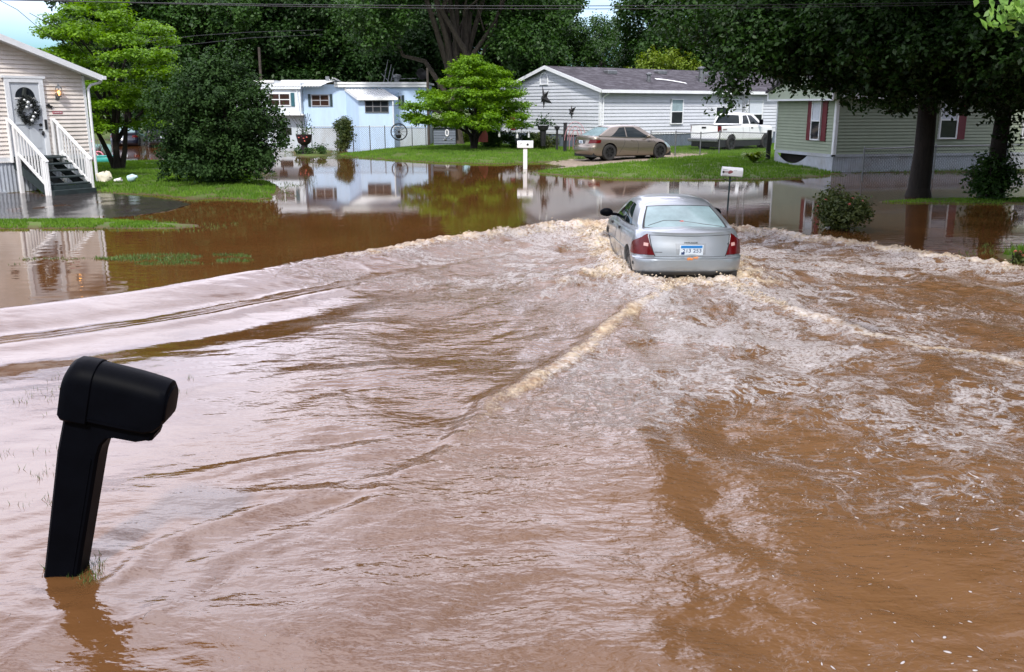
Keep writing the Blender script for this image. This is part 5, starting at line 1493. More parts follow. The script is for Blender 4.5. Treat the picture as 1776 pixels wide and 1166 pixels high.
class Shell:
    """car body: horizontal outlines stacked from sill to shoulder, then closed by bonnet/deck rings; a second stack makes the cabin"""
    def __init__(s, sp):
        s.__dict__.update(sp)
    def body(s, q, t, sg=1):
        """q 0..1 half rear, 1..2 side, 2..3 half front; t 0 sill .. 1 shoulder"""
        w = s.W * ip(t, s.wprof); yr = ip(t, s.rprof); yf = s.L - ip(t, s.fprof)
        rc = s.rc
        Ls = yf - yr
        m = q * w if q < 1 else (w + (q - 1) * Ls if q < 2 else w + Ls + (q - 2) * w)
        def corner(c, m):  # position around a corner starting rc before c
            k = (m - (c - rc)) / (2 * rc) * math.pi / 2
            return k
        if m < w - rc: x, y = m, yr
        elif m < w + rc:
            k = corner(w, m); x, y = w - rc + rc * math.sin(k), yr + rc - rc * math.cos(k)
        elif m < w + Ls - rc: x, y = w, yr + (m - w)
        elif m < w + Ls + rc:
            k = corner(w + Ls, m); x, y = w - rc + rc * math.cos(k), yf - rc + rc * math.sin(k)
        else: x, y = w - (m - w - Ls), yf
        e = (x / w) ** 2
        y += s.bow_r * e * max(0.0, 1 - (y - yr) / 0.9) - s.bow_f * e * max(0.0, 1 - (yf - y) / 1.0)
        x *= 1 - s.barrel * abs((y - s.L * .5) / (s.L * .5)) ** 2.5
        zt, zb = ip(y, s.ztop), ip(y, s.zbot)
        return Vector((sg * x, y, zb + t * (zt - zb)))
    def deck(s, q, k, sg=1):
        p = s.body(q, 1.0, sg)
        yc = s.L * .5
        x, y = p.x * k, yc + (p.y - yc) * (1 - (1 - k) * 0.35 if k > 0.3 else 1 - .245 - (.3 - k) * 0.0)
        if k <= 1: y = p.y + (yc - p.y) * 0.10 * (1 - k)
        return Vector((x, y, ip(y, s.ztop) + s.crown * (1 - k * k)))
    def lower(s):
        qs = list(np.linspace(0, .72, 7)) + list(np.linspace(.78, 1.12, 9)) + list(np.linspace(1.16, 1.86, 30)) + list(np.linspace(1.89, 2.25, 9)) + list(np.linspace(2.32, 3, 6))
        ts = [0, .03, .08, .15, .22, .3, .36, .40, .44, .5, .58, .66, .74, .82, .90, .95, .98, 1.0]
        full = [(q, 1) for q in qs] + [(q, -1) for q in reversed(qs[1:-1])]
        n = len(full)
        rings = [[s.body(q, t, g) for (q, g) in full] for t in ts]
        rings += [[s.deck(q, k, g) for (q, g) in full] for k in (.985, .95, .88, .72, .5, .28, .1)]
        vs = [p for r in rings for p in r]; fs = []
        for i in range(len(rings) - 1):
            for j in range(n):
                k = (j + 1) % n; fs.append((i * n + j, i * n + k, i * n + n + k, i * n + n + j))
        top = len(rings) - 1
        # close the centre line and the floor with strips
        h = len(qs)
        def strip(base, flip):
            out = []
            for j in range(h - 1):
                a, b_ = j, j + 1
                c, d = (n - b_) % n, (n - a) % n
                f_ = [base + a, base + b_, base + c, base + d]
                f_ = [v for i, v in enumerate(f_) if v not in f_[:i]]
                if len(f_) >= 3: out.append(tuple(reversed(f_)) if flip else tuple(f_))
            return out
        fs += strip(top * n, False) + strip(0, True)
        return vs, fs
    # ---- cabin
    def gh(s, side, a, t):
        """side 'r' rear (a -1..1), 'f' front, 's' right flank (a 0..1), 'l' left flank"""
        g = s.cab
        tt = t
        w = g['w0'] + (g['w1'] - g['w0']) * tt ** 1.35
        yr = g['yr0'] + (g['yr1'] - g['yr0']) * (tt ** g.get('re', .95)); yf = g['yf0'] + (g['yf1'] - g['yf0']) * tt ** .92
        def z_at(y):
            zb = ip(y, s.ztop) - .01
            zr_ = ip(y, g['roof'])
            return zb + (zr_ - zb) * (math.sin(tt * math.pi / 2) * .22 + tt * .78)
        if side == 'r':
            y = yr - g['bow'] * (1 - a * a); x = a * w
            return Vector((x, y, z_at(yr + .0) + .035 * t * (1 - a * a)))
        if side == 'f':
            y = yf + g['bow'] * 1.4 * (1 - a * a)
            return Vector((a * w, y, z_at(yf) + .03 * t * (1 - a * a)))
        y = yr + (yf - yr) * a
        bul = .035 * math.sin(math.pi * a) * (1 - .3 * t)
        x = w + bul
        return Vector((x if side == 's' else -x, y, z_at(y)))
    def cabin(s):
        na, nsd = 12, 26
        per = [('r', a) for a in np.linspace(-1, 1, na)] + [('s', a) for a in np.linspace(0, 1, nsd)[1:-1]] + [('f', a) for a in np.linspace(1, -1, na)] + [('l', a) for a in np.linspace(1, 0, nsd)[1:-1]]
        ts = [-.06, 0, .1, .25, .4, .55, .7, .82, .91, .97, 1.0]
        n = len(per)
        rings = [[s.gh(sd, a, max(0, t)) + Vector((0, 0, t * .5 if t < 0 else 0)) for (sd, a) in per] for t in ts]
        last = rings[-1]
        cx = sum(p.y for p in last) / n
        vs = [p for r in rings for p in r]; fs = []
        for i in range(len(rings) - 1):
            for j in range(n):
                k = (j + 1) % n; fs.append((i * n + j, i * n + k, i * n + n + k, i * n + n + j))
        # roof skin: blended from its four edges, gently domed
        A = np.linspace(-1, 1, na); Bq = np.linspace(0, 1, nsd)
        c00, c10, c01, c11 = s.gh('r', -1, 1), s.gh('r', 1, 1), s.gh('f', -1, 1), s.gh('f', 1, 1)
        base = len(vs)
        for v in Bq:
            for a in A:
                u = (a + 1) / 2
                p = s.gh('r', a, 1) * (1 - v) + s.gh('f', a, 1) * v + s.gh('l', v, 1) * (1 - u) + s.gh('s', v, 1) * u - (c00 * (1 - u) * (1 - v) + c10 * u * (1 - v) + c01 * (1 - u) * v + c11 * u * v)
                p.z += .045 * (1 - a ** 4) ** .7 * (1 - (2 * v - 1) ** 6) ** .8
                vs.append(p)
        for j in range(nsd - 1):
            for i in range(na - 1):
                q_ = base + j * na + i; fs.append((q_, q_ + 1, q_ + na + 1, q_ + na))
        return vs, fs

def patch(fn, cs, nu=8, nv=6, off=0.006, ctr=Vector((0, 2.2, .7)), rim=0.02):
    """skin laid on a surface: cs = 4 corners in its parameters (bl, br, tr, tl)"""
    def uv(u, v):
        a = [cs[0][i] * (1 - u) + cs[1][i] * u for i in (0, 1)]; b_ = [cs[3][i] * (1 - u) + cs[2][i] * u for i in (0, 1)]
        return [a[i] * (1 - v) + b_[i] * v for i in (0, 1)]
    def pos(u, v, o):
        p = fn(*uv(u, v)); e = .02
        du = fn(*uv(min(1, u + e), v)) - fn(*uv(max(0, u - e), v)); dv = fn(*uv(u, min(1, v + e))) - fn(*uv(u, max(0, v - e)))
        nn = du.cross(dv)
        if nn.length < 1e-12: nn = p - ctr
        nn.normalize()
        if nn.dot(p - ctr) < 0: nn = -nn
        return p + nn * o, nn
    mb = MB()
    G = [[pos(i / nu, j / nv, off) for i in range(nu + 1)] for j in range(nv + 1)]
    flip = None
    vs = [g[0] for r in G for g in r]; fs = []
    for j in range(nv):
        for i in range(nu):
            a = j * (nu + 1) + i
            fs.append((a, a + 1, a + nu + 2, a + nu + 1))
    c_ = (vs[1] - vs[0]).cross(vs[nu + 1] - vs[0])
    if c_.dot(G[0][0][1]) < 0: fs = [tuple(reversed(f_)) for f_ in fs]
    # rim
    edge = [(i, 0) for i in range(nu + 1)] + [(nu, j) for j in range(1, nv + 1)] + [(i, nv) for i in range(nu - 1, -1, -1)] + [(0, j) for j in range(nv - 1, 0, -1)]
    b0 = len(vs)
    for (i, j) in edge:
        p, nn = G[j][i]; vs.append(p - nn * (off + rim))
    m = len(edge)
    for k in range(m):
        a = edge[k][1] * (nu + 1) + edge[k][0]; b_ = edge[(k + 1) % m][1] * (nu + 1) + edge[(k + 1) % m][0]
        fs.append((a, b0 + k, b0 + (k + 1) % m, b_) if c_.dot(G[0][0][1]) >= 0 else (b_, b0 + (k + 1) % m, b0 + k, a))
    mb.add(vs, fs)
    return mb

def cut(o, cutters):
    """carve shapes out of a mesh, once, into real geometry"""
    for c in cutters:
        md = o.modifiers.new('cut', 'BOOLEAN'); md.operation = 'DIFFERENCE'; md.object = c; md.solver = 'EXACT'
    dg = bpy.context.evaluated_depsgraph_get()
    me = bpy.data.meshes.new_from_object(o.evaluated_get(dg))
    o.modifiers.clear(); old = o.data; o.data = me
    for c in cutters: bpy.data.objects.remove(c)
    return o

def cyl_x(x0, x1, y, z, r, n=40):
    b = MB(); M_ = Matrix.Translation((x0, y, z)) @ Matrix.Rotation(R(90), 4, 'Y')
    b.lathe([(r, 0), (r, x1 - x0)], n, M=M_); return b

def wheel(parent, x, y, r, w, sg, rim, spokes=7):
    M_ = Matrix.Translation((x, y, r)) @ Matrix.Rotation(R(90) * sg, 4, 'Y')
    b = MB(); k = r * .66
    b.lathe([(k, -w / 2), (r * .93, -w / 2), (r * .985, -w * .42), (r, -w * .28), (r, w * .28), (r * .985, w * .42), (r * .93, w / 2), (k * 1.03, w / 2), (k, w * .42), (k * .98, 0)], 36, M=M_)
    t = obj('wheel', b, M['rubber'], parent, smooth=True)
    b = MB()
    b.lathe([(k * 1.01, w * .1), (k * 1.01, w * .44), (k * .93, w * .46), (k * .90, w * .25)], 32, M=M_)
    b.lathe([(.02, w * .36), (k * .2, w * .38), (k * .24, w * .3), (k * .24, w * .1)], 16, M=M_)
    for i in range(spokes):
        a = 2 * math.pi * i / spokes
        b.bar(M_ @ Vector((math.cos(a) * k * .15, math.sin(a) * k * .15, w * .33)), M_ @ Vector((math.cos(a) * k * .95, math.sin(a) * k * .95, w * .38)), k * .2, k * .1, up=(1, 0, 0))
    b.lathe([(.01, -w * .05), (k, -w * .05)], 24, M=M_)
    obj('rim', b, M[rim], t, smooth=True)

def loft_car(name, label, cat, sp, paint, loc, rotz, group=None, rim='rim_black'):
    S = Shell(sp)
    t = thing(name, label, cat, loc, rotz, group)
    vs, fs = S.lower()
    b = MB(); b.add(vs, fs); body = obj('body', b, paint, t)
    cs = []
    for y in S.axles:
        for sg in (-1, 1):
            c = cyl_x(-.30, .30, y, S.rw + .02, S.rw * 1.16); o = obj('cutter', c, M['black'])
            o.parent = t; o.location.x = sg * (S.W - .05); cs.append(o)
    bm = bmesh.new(); bm.from_mesh(body.data); bmesh.ops.remove_doubles(bm, verts=bm.verts, dist=1e-4); bmesh.ops.recalc_face_normals(bm, faces=bm.faces); bm.to_mesh(body.data); bm.free()
    bpy.context.view_layer.update()
    cut(body, cs)
    me = body.data
    me.polygons.foreach_set('use_smooth', [True] * len(me.polygons))
    try: me.set_sharp_from_angle(angle=R(38))
    except Exception: pass
    vs, fs = S.cabin(); b = MB(); b.add(vs, fs); cb = obj('cabin', b, paint, t)
    bm = bmesh.new(); bm.from_mesh(cb.data); bmesh.ops.remove_doubles(bm, verts=bm.verts, dist=2e-3); bmesh.ops.recalc_face_normals(bm, faces=bm.faces); bm.to_mesh(cb.data); bm.free()
    cb.data.polygons.foreach_set('use_smooth', [True] * len(cb.data.polygons)); cb.data.set_sharp_from_angle(angle=R(60))
    # wheel wells
    b = MB()
    for y in S.axles:
        for sg in (-1, 1):
            xx = sg * (S.W - .34)
            M_ = Matrix.Translation((xx, y, S.rw + .02)) @ Matrix.Rotation(R(90), 4, 'Y')
            b.lathe([(.01, 0), (S.rw * 1.2, 0)], 24, M=M_)
            wheel(t, sg * (S.W - .13), y, S.rw, S.wt, sg, rim)
    obj('wheel_well', b, M['black'], t)
    return t, S

def put_text(s_, size, mat, parent, name, Mx, ext=0.002):
    cu = bpy.data.curves.new(name, 'FONT'); cu.body = s_; cu.size = size; cu.extrude = ext; cu.align_x = 'CENTER'; cu.align_y = 'CENTER'
    tmp = bpy.data.objects.new(name, cu); COL.objects.link(tmp)
    bpy.context.view_layer.update()
    me = bpy.data.meshes.new_from_object(tmp.evaluated_get(bpy.context.evaluated_depsgraph_get()))
    bpy.data.objects.remove(tmp)
    me.transform(Mx); me.materials.clear()
    return obj(name, me, mat, parent)

# ---------------------------------------------------------------- silver sedan driving through the flood
SIL = dict(L=4.30, W=0.845, rc=.27, bow_r=.15, bow_f=.30, barrel=.055, crown=.035, rw=.29, wt=.18, axles=(.93, 3.43),
    wprof=[(0, .93), (.08, .965), (.25, .99), (.45, 1.0), (.7, .985), (.9, .95), (.97, .915), (1, .875)],
    rprof=[(0, .10), (.05, .03), (.14, 0.0), (.37, 0.0), (.405, .025), (.42, .075), (.6, .10), (.85, .15), (.955, .165), (.975, .15), (1, .20)],
    fprof=[(0, .14), (.15, .0), (.45, .0), (.6, .06), (.85, .2), (1, .4)],
    zbot=[(0, .27), (.3, .22), (4.0, .20), (4.3, .26)],
    ztop=[(0, .945), (.16, .955), (.22, .965), (.55, .965), (1.0, .955), (2.0, .92), (2.9, .90), (3.15, .885), (3.7, .80), (4.1, .70), (4.3, .60)],
    cab=dict(w0=.715, w1=.55, yr0=.60, yr1=1.30, yf0=3.22, yf1=2.42, bow=.10, re=1.0, roof=[(0, 1.25), (1.2, 1.275), (1.7, 1.315), (2.2, 1.31), (2.6, 1.28), (3.3, 1.20)]))
silver, S = loft_car('silver_sedan', 'silver sedan ploughing away through the brown flood water', 'car', SIL, M['paint_silver'], (CARX, CARY, -0.21), CARYAW, rim='rim_grey')
silver.scale = (1.035, 1, 0.93)
g = lambda sd: (lambda a, t: S.gh(sd, a, t))
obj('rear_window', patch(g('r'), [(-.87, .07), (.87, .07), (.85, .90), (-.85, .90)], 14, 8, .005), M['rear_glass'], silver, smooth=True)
obj('windscreen', patch(g('f'), [(.90, .07), (-.90, .07), (-.88, .92), (.88, .92)], 10, 6, .005), M['car_glass'], silver, smooth=True)
for sd in ('s', 'l'):
    obj('side_window', patch(g(sd), [(.20, .05), (.455, .05), (.44, .86), (.30, .86)], 6, 6, .005), M['car_glass'], silver, smooth=True)
    obj('side_window', patch(g(sd), [(.50, .05), (.93, .05), (.76, .86), (.485, .86)], 8, 6, .005), M['car_glass'], silver, smooth=True)
    obj('window_trim', patch(g(sd), [(.18, -.0), (.96, -.0), (.96, .05), (.18, .05)], 14, 2, .003), M['black'], silver)
    obj('pillar_trim', patch(g(sd), [(.455, .05), (.50, .05), (.485, .88), (.44, .88)], 2, 6, .003), M['black'], silver)
for a in ((-.92, -.87), (.87, .92)):
    obj('window_seal', patch(g('r'), [(a[0], .05), (a[1], .05), (a[1] * .96, .93), (a[0] * .96, .93)], 2, 8, .003), M['seam'], silver)
obj('window_seal', patch(g('r'), [(-.9, .90), (.9, .90), (.88, .93), (-.88, .93)], 12, 1, .004), M['seam'], silver)
obj('roof_seam', patch(g('r'), [(-.9, .03), (.9, .03), (.9, .07), (-.9, .07)], 12, 1, .003), M['seam'], silver)
B = lambda sg: (lambda q, t: S.body(q, t, sg))
for sg in (-1, 1):
    qi = lambda v: .66 + .20 * v
    qo = lambda v: float(np.interp(v, [0, .35, .6, .8, .92, 1], [1.10, 1.095, 1.06, 1.0, .94, .88]))
    l = obj('taillight', patch((lambda s2: (lambda u, v: S.body(qi(v) + (qo(v) - qi(v)) * u, .475 + .455 * v, s2)))(sg), [(0, 0), (1, 0), (1, 1), (0, 1)], 14, 12, .012), M['lens_red'], silver, smooth=True)
    obj('lamp_window', patch(B(sg), [(.80, .66), (.905, .67), (.905, .74), (.80, .73)], 4, 3, .016), M['lens_clear'], l)
    obj('lamp_seam', patch(B(sg), [(.645, .45), (.665, .45), (.83, .92), (.81, .92)], 2, 8, .003), M['seam'], silver)
    # door seams and handles, protective strip
    for (q0, q1) in ((1.30, 1.415), (1.528, 1.532), (1.745, 1.75)):
        obj('door_seam', patch(B(sg), [(q0 if q0 != 1.30 else 1.345, .12), (q0 + .003 if q0 != 1.30 else 1.348, .12), (q1 + .003, .97), (q1, .97)], 1, 10, .002), M['seam'], silver)
    for q in (1.365, 1.60):
        obj('door_handle', patch(B(sg), [(q + .075, .80), (q + .112, .80), (q + .112, .865), (q + .075, .865)], 4, 2, .018), M['black'], silver)
    obj('side_strip', patch(B(sg), [(1.26, .445), (1.74, .445), (1.74, .475), (1.26, .475)], 24, 1, .010), M['paint_silver'], silver)
    # mirror
    b = MB(); b.blob((sg * (S.W + .10), 2.72, .985), (.115, .075, .080), 5, rough=.05, n=14); b.tube([(sg * (S.W - .12), 2.78, .93), (sg * (S.W + .03), 2.73, .96)], .03, 6)
    obj('mirror', b, M['black_plastic'], silver, smooth=True, angle=180)
obj('bumper_strip', patch(lambda q, t: S.body(abs(q), t, 1 if q >= 0 else -1), [(-1.11, .395), (1.11, .395), (1.11, .412), (-1.11, .412)], 44, 1, .012), M['paint_silver'], silver)
obj('bumper_valance', patch(lambda q, t: S.body(abs(q), t, 1 if q >= 0 else -1), [(-1.06, .012), (1.06, .012), (1.06, .095), (-1.06, .095)], 44, 2, .010), M['grey_trim'], silver, smooth=True)
obj('boot_seam', patch(lambda q, t: S.body(abs(q), t, 1 if q >= 0 else -1), [(-.66, .433), (.66, .433), (.66, .445), (-.66, .445)], 20, 1, .003), M['seam'], silver)
obj('boot_seam', patch(lambda q, t: S.body(abs(q), t, 1 if q >= 0 else -1), [(-.82, .905), (.82, .905), (.82, .915), (-.82, .915)], 20, 1, .003), M['seam'], silver)
b = MB(); b.tube([(-.52, .10, .21), (-.52, -.02, .205)], .035, 10); obj('exhaust_pipe', b, M['metal_grey'], silver)
b = MB(); b.box(-.72, .72, .16, .9, .13, .30); obj('underbody', b, M['black'], silver)
# plate on a patch whose darker silver puts in the recess's shade
M['paint_recess_shade'] = carpaint('paint_recess_shade', (0.24, 0.26, 0.28), 0.45, 0.4)
fr_ = lambda q, t: S.body(abs(q), t, 1 if q >= 0 else -1)
obj('plate_recess', patch(fr_, [(-.27, .49), (.27, .49), (.29, .745), (-.29, .745)], 6, 4, .003), M['paint_recess_shade'], silver)
z0 = .27 + .62 * (.955 - .27)
ctr = S.body(0, .60) + Vector((0, -.022, 0))
tilt = Matrix.Translation(ctr) @ Matrix.Rotation(R(9), 4, 'X') @ Matrix.Rotation(R(90), 4, 'X')
b = MB(); b.box(-.175, .175, -.086, .086, 0, .006, M=tilt, bev=.002); pl = obj('licence_plate', b, M['plate_white'], silver)
b = MB(); b.box(-.16, .16, .034, .080, .006, .0075, M=tilt); obj('plate_band', b, M['plate_blue'], pl)
put_text('213 253', .088, M['plate_ink'], pl, 'plate_number', tilt @ Matrix.Translation((0.01, -.012, .007)))
b = MB(); b.box(-.15, -.10, -.074, -.035, .0062, .0085, M=tilt); obj('plate_sticker', b, M['plate_ink'], pl)
put_text('MIRAGE', .036, M['grey_trim'], silver, 'badge', Matrix.Translation(S.body(0, .765) + Vector((0, -.010, 0))) @ Matrix.Rotation(R(97), 4, 'X') @ Matrix.Scale(1.6, 4, (1, 0, 0)))
for (x, t_, w_, mt) in [(-.60, .425, .20, 'grey_trim'), (-.50, .53, .12, 'grey_trim'), (.62, .425, .07, 'grey_trim')]:
    q = abs(x) / (S.W * .98)
    sg = 1 if x > 0 else -1
    b = MB()
    nn = int(w_ / .018)
    for k in range(nn):
        qq = (abs(x) - w_ / 2 + w_ * (k + .1) / nn) / (S.W * .99); q2 = (abs(x) - w_ / 2 + w_ * (k + .75) / nn) / (S.W * .99)
        pb = patch(B(sg), [(qq, t_), (q2, t_), (q2, t_ + .022), (qq, t_ + .022)], 1, 1, .004, rim=.002); b.add(pb.v, pb.f)
    obj('badge', b, M[mt], silver)
b = MB()
for (x, t_, r_) in [(-.03, .395, .05), (.06, .408, .045), (.10, .42, .035)]:
    p = S.body(abs(x) / S.W, t_, 1 if x > 0 else -1); b.blob((p.x, p.y - .012, p.z), (r_, .008, r_ * .45), 4, n=10, rough=.35)
obj('leaf_litter', b, M['rust'], silver)
b = MB(); p = S.body(1.08, .26, -1); b.blob(tuple(p), (.012, .035, .035), 6, rough=.05); obj('bumper_hole', b, M['black'], silver)
b = MB(); p = g('r')(.0, .30); b.blob((p.x - .03, p.y - .01, p.z), (.035, .006, .018), 7, rough=.3); obj('sticker', b, M['petal'], silver)
b = MB(); p = S.body(.62 / S.W, .715, 1); b.blob((p.x, p.y - .004, p.z), (.012, .008, .018), 7, rough=.05); obj('keyhole', b, M['black'], silver)
b = MB()   # seat backs and parcel shelf seen through the glass are reflected sky in the photo: only a wiper-like wire shows
P = [g('r')(a, t_) for (a, t_) in ((-.8, .14), (-.45, .34), (-.1, .33), (.4, .2), (.8, .10))]
b.tube([q_ + Vector((0, -.012, 0)) for q_ in P], .006, 5); obj('window_wire', b, M['grey_trim'], silver)

# ---------------------------------------------------------------- tan sedan on the gravel drive
TAN = dict(L=4.80, W=0.91, rc=.30, bow_r=.16, bow_f=.34, barrel=.06, crown=.03, rw=.345, wt=.22, axles=(1.05, 3.82),
    wprof=[(0, .92), (.08, .955), (.25, .98), (.45, 1.0), (.7, .985), (.9, .95), (.97, .91), (1, .865)],
    rprof=[(0, .16), (.06, .05), (.16, 0.0), (.42, 0.02), (.5, .07), (.8, .13), (.94, .10), (1, .16)],
    fprof=[(0, .16), (.15, .02), (.45, .0), (.65, .08), (.85, .25), (1, .5)],
    zbot=[(0, .30), (.35, .20), (4.4, .18), (4.8, .25)],
    ztop=[(0, 1.03), (.16, 1.05), (.6, 1.045), (1.2, 1.02), (2.2, .97), (3.2, .94), (3.5, .93), (4.1, .86), (4.5, .76), (4.8, .64)],
    cab=dict(w0=.80, w1=.62, yr0=.52, yr1=1.28, yf0=3.68, yf1=2.78, bow=.10, re=1.0, roof=[(0, 1.38), (1.3, 1.42), (1.9, 1.465), (2.4, 1.46), (2.8, 1.43), (3.6, 1.34)]))
wr_ = at(1055, 278, .12)
hd = math.atan2(.475, .88)
hv = Vector((math.cos(hd), math.sin(hd), 0)); rv = Vector((math.sin(hd), -math.cos(hd), 0))
org = Vector((wr_[0], wr_[1], 0)) - hv * 1.10 - rv * .82
tan, S2 = loft_car('tan_sedan', 'tan sedan with black wheels parked on the gravel drive before the grey house', 'car', TAN, M['paint_tan'], (org.x, org.y, .115), hd - math.pi / 2)
tan.scale = (1.05, 1.05, 1.05)
g2_ = lambda sd: (lambda a, t: S2.gh(sd, a, t))
B2 = lambda sg: (lambda q, t: S2.body(q, t, sg))
obj('rear_window', patch(g2_('r'), [(-.88, .07), (.88, .07), (.82, .90), (-.82, .90)], 14, 8, .005), M['rear_glass'], tan, smooth=True)
obj('windscreen', patch(g2_('f'), [(.90, .07), (-.90, .07), (-.88, .92), (.88, .92)], 10, 6, .005), M['car_glass'], tan, smooth=True)
for sd in ('s', 'l'):
    obj('side_window', patch(g2_(sd), [(.19, .06), (.45, .06), (.435, .90), (.27, .90)], 6, 6, .005), M['car_glass'], tan, smooth=True)
    obj('side_window', patch(g2_(sd), [(.475, .06), (.91, .06), (.745, .90), (.46, .90)], 8, 6, .005), M['car_glass'], tan, smooth=True)
    obj('window_trim', patch(g2_(sd), [(.18, .02), (.92, .02), (.92, .06), (.18, .06)], 14, 2, .003), M['grey_trim'], tan)
for sg in (-1, 1):
    obj('taillight', patch(B2(sg), [(.60, .60), (1.075, .66), (1.085, .82), (.66, .82)], 12, 6, .012), M['lens_red'], tan, smooth=True)
    for (q0, q1) in ((1.325, 1.40), (1.533, 1.536), (1.745, 1.75)):
        obj('door_seam', patch(B2(sg), [(q0, .12), (q0 + .003, .12), (q1 + .003, .97), (q1, .97)], 1, 10, .002), M['seam'], tan)
    for q in (1.41, 1.63):
        obj('door_handle', patch(B2(sg), [(q + .06, .82), (q + .10, .82), (q + .10, .86), (q + .06, .86)], 4, 2, .018), M['paint_tan'], tan)
    obj('headlight', patch(B2(sg), [(1.93, .55), (2.25, .55), (2.20, .82), (1.93, .84)], 8, 4, .01), M['glass_light'], tan)
    b = MB(); b.blob((sg * (S2.W + .08), 3.05, 1.03), (.12, .085, .085), 5, rough=.04, n=14); b.tube([(sg * (S2.W - .12), 3.1, .97), (sg * (S2.W + .03), 3.06, 1.0)], .03, 6)
    obj('mirror', b, M['paint_tan'], tan, smooth=True, angle=180)
obj('boot_seam', patch(lambda q, t: S2.body(abs(q), t, 1 if q >= 0 else -1), [(-.75, .50), (.75, .50), (.75, .512), (-.75, .512)], 20, 1, .003), M['seam'], tan)
obj('plate_recess', patch(lambda q, t: S2.body(abs(q), t, 1 if q >= 0 else -1), [(-.36, .58), (.36, .58), (.36, .80), (-.36, .80)], 6, 4, .004), M['grey_trim'], tan)
c2 = S2.body(0, .67) + Vector((0, -.016, 0)); T2 = Matrix.Translation(c2) @ Matrix.Rotation(R(96), 4, 'X')
b = MB(); b.box(-.155, .155, -.075, .075, 0, .006, M=T2, bev=.002); pq = obj('licence_plate', b, M['plate_white'], tan)
b = MB()
for k in range(5): b.box(-.10 + k * .042, -.072 + k * .042, -.03, .03, .006, .008, M=T2)
obj('plate_number', b, M['plate_ink'], pq)
b = MB(); b.box(-.78, .78, .25, 4.5, .15, .32); obj('underbody', b, M['black'], tan)

# ---------------------------------------------------------------- dark vehicles drowned behind the tiered tree
NAV = dict(TAN); NAV['axles'] = (1.0, 3.7)
dk = atD(214, 243, 62)
navy, S3 = loft_car('navy_sedan', 'dark navy sedan standing in flood water behind the forked tree trunk', 'car', NAV, M['paint_navy'], (dk.x, 62, -.18), R(14))
g3 = lambda sd: (lambda a, t: S3.gh(sd, a, t)); B3 = lambda sg: (lambda q, t: S3.body(q, t, sg))
obj('rear_window', patch(g3('r'), [(-.88, .07), (.88, .07), (.82, .90), (-.82, .90)], 12, 6, .005), M['rear_glass'], navy, smooth=True)
for sd in ('s', 'l'): obj('side_window', patch(g3(sd), [(.20, .07), (.88, .07), (.72, .86), (.34, .86)], 8, 6, .005), M['car_glass'], navy)
for sg in (-1, 1): obj('taillight', patch(B3(sg), [(.60, .60), (1.075, .66), (1.085, .82), (.66, .82)], 10, 5, .012), M['lens_red'], navy)
c2 = S3.body(0, .67) + Vector((0, -.016, 0)); T2 = Matrix.Translation(c2) @ Matrix.Rotation(R(96), 4, 'X')
b = MB(); b.box(-.155, .155, -.075, .075, 0, .006, M=T2); obj('licence_plate', b, M['plate_white'], navy)

SUV = dict(L=4.7, W=0.92, rc=.2, bow_r=.06, bow_f=.2, barrel=.03, crown=.03, rw=.36, wt=.22, axles=(.95, 3.75),
    wprof=[(0, .95), (.1, .98), (.5, 1.0), (.9, .97), (1, .92)], rprof=[(0, .10), (.1, 0), (.35, 0), (.4, .05), (1, .09)], fprof=[(0, .1), (.2, 0), (.7, .03), (1, .2)],
    zbot=[(0, .38), (4.7, .34)], ztop=[(0, 1.10), (2.5, 1.10), (3.4, 1.08), (4.4, 1.0), (4.7, .9)],
    cab=dict(w0=.84, w1=.68, yr0=.14, yr1=.42, yf0=3.35, yf1=2.65, bow=.04, re=1.0, roof=[(0, 1.72), (2, 1.78), (3.3, 1.7)]))
dk = atD(262, 243, 59)
suv, S4 = loft_car('black_suv', 'black sport utility vehicle standing in water left of the big dark shrub', 'car', SUV, M['paint_black'], (dk.x + .4, 60, -.18), R(24))
g4 = lambda sd: (lambda a, t: S4.gh(sd, a, t)); B4 = lambda sg: (lambda q, t: S4.body(q, t, sg))
obj('rear_window', patch(g4('r'), [(-.86, .1), (.86, .1), (.82, .88), (-.82, .88)], 10, 6, .005), M['car_glass'], suv)
for sd in ('s', 'l'): obj('side_window', patch(g4(sd), [(.06, .1), (.86, .1), (.76, .86), (.06, .86)], 8, 6, .005), M['car_glass'], suv)
for sg in (-1, 1): obj('taillight', patch(B4(sg), [(.86, .62), (1.03, .62), (1.03, .95), (.86, .95)], 6, 5, .012), M['lens_red'], suv)
c2 = S4.body(0, .62) + Vector((0, -.016, 0)); T2 = Matrix.Translation(c2) @ Matrix.Rotation(R(93), 4, 'X')
b = MB(); b.box(-.155, .155, -.075, .075, 0, .006, M=T2); obj('licence_plate', b, M['plate_white'], suv)

# pale car glimpsed past the dogwood trunk
WC = dict(TAN)
dk = atD(905, 233, 66)
wc, S5 = loft_car('white_car', 'white car half hidden behind the shrubs right of the dogwood trunk', 'car', WC, M['paint_white'], (dk.x + 1.0, 68, .08), R(62), rim='rim_grey')
for sd in ('s', 'l'): obj('side_window', patch((lambda q: (lambda a, t: S5.gh(q, a, t)))(sd), [(.20, .07), (.88, .07), (.72, .86), (.34, .86)], 8, 6, .005), M['car_glass'], wc)
for q in 'rf': obj('windscreen', patch((lambda q: (lambda a, t: S5.gh(q, a, t)))(q), [(-.88, .07), (.88, .07), (.82, .90), (-.82, .90)], 12, 6, .005), M['car_glass'], wc)

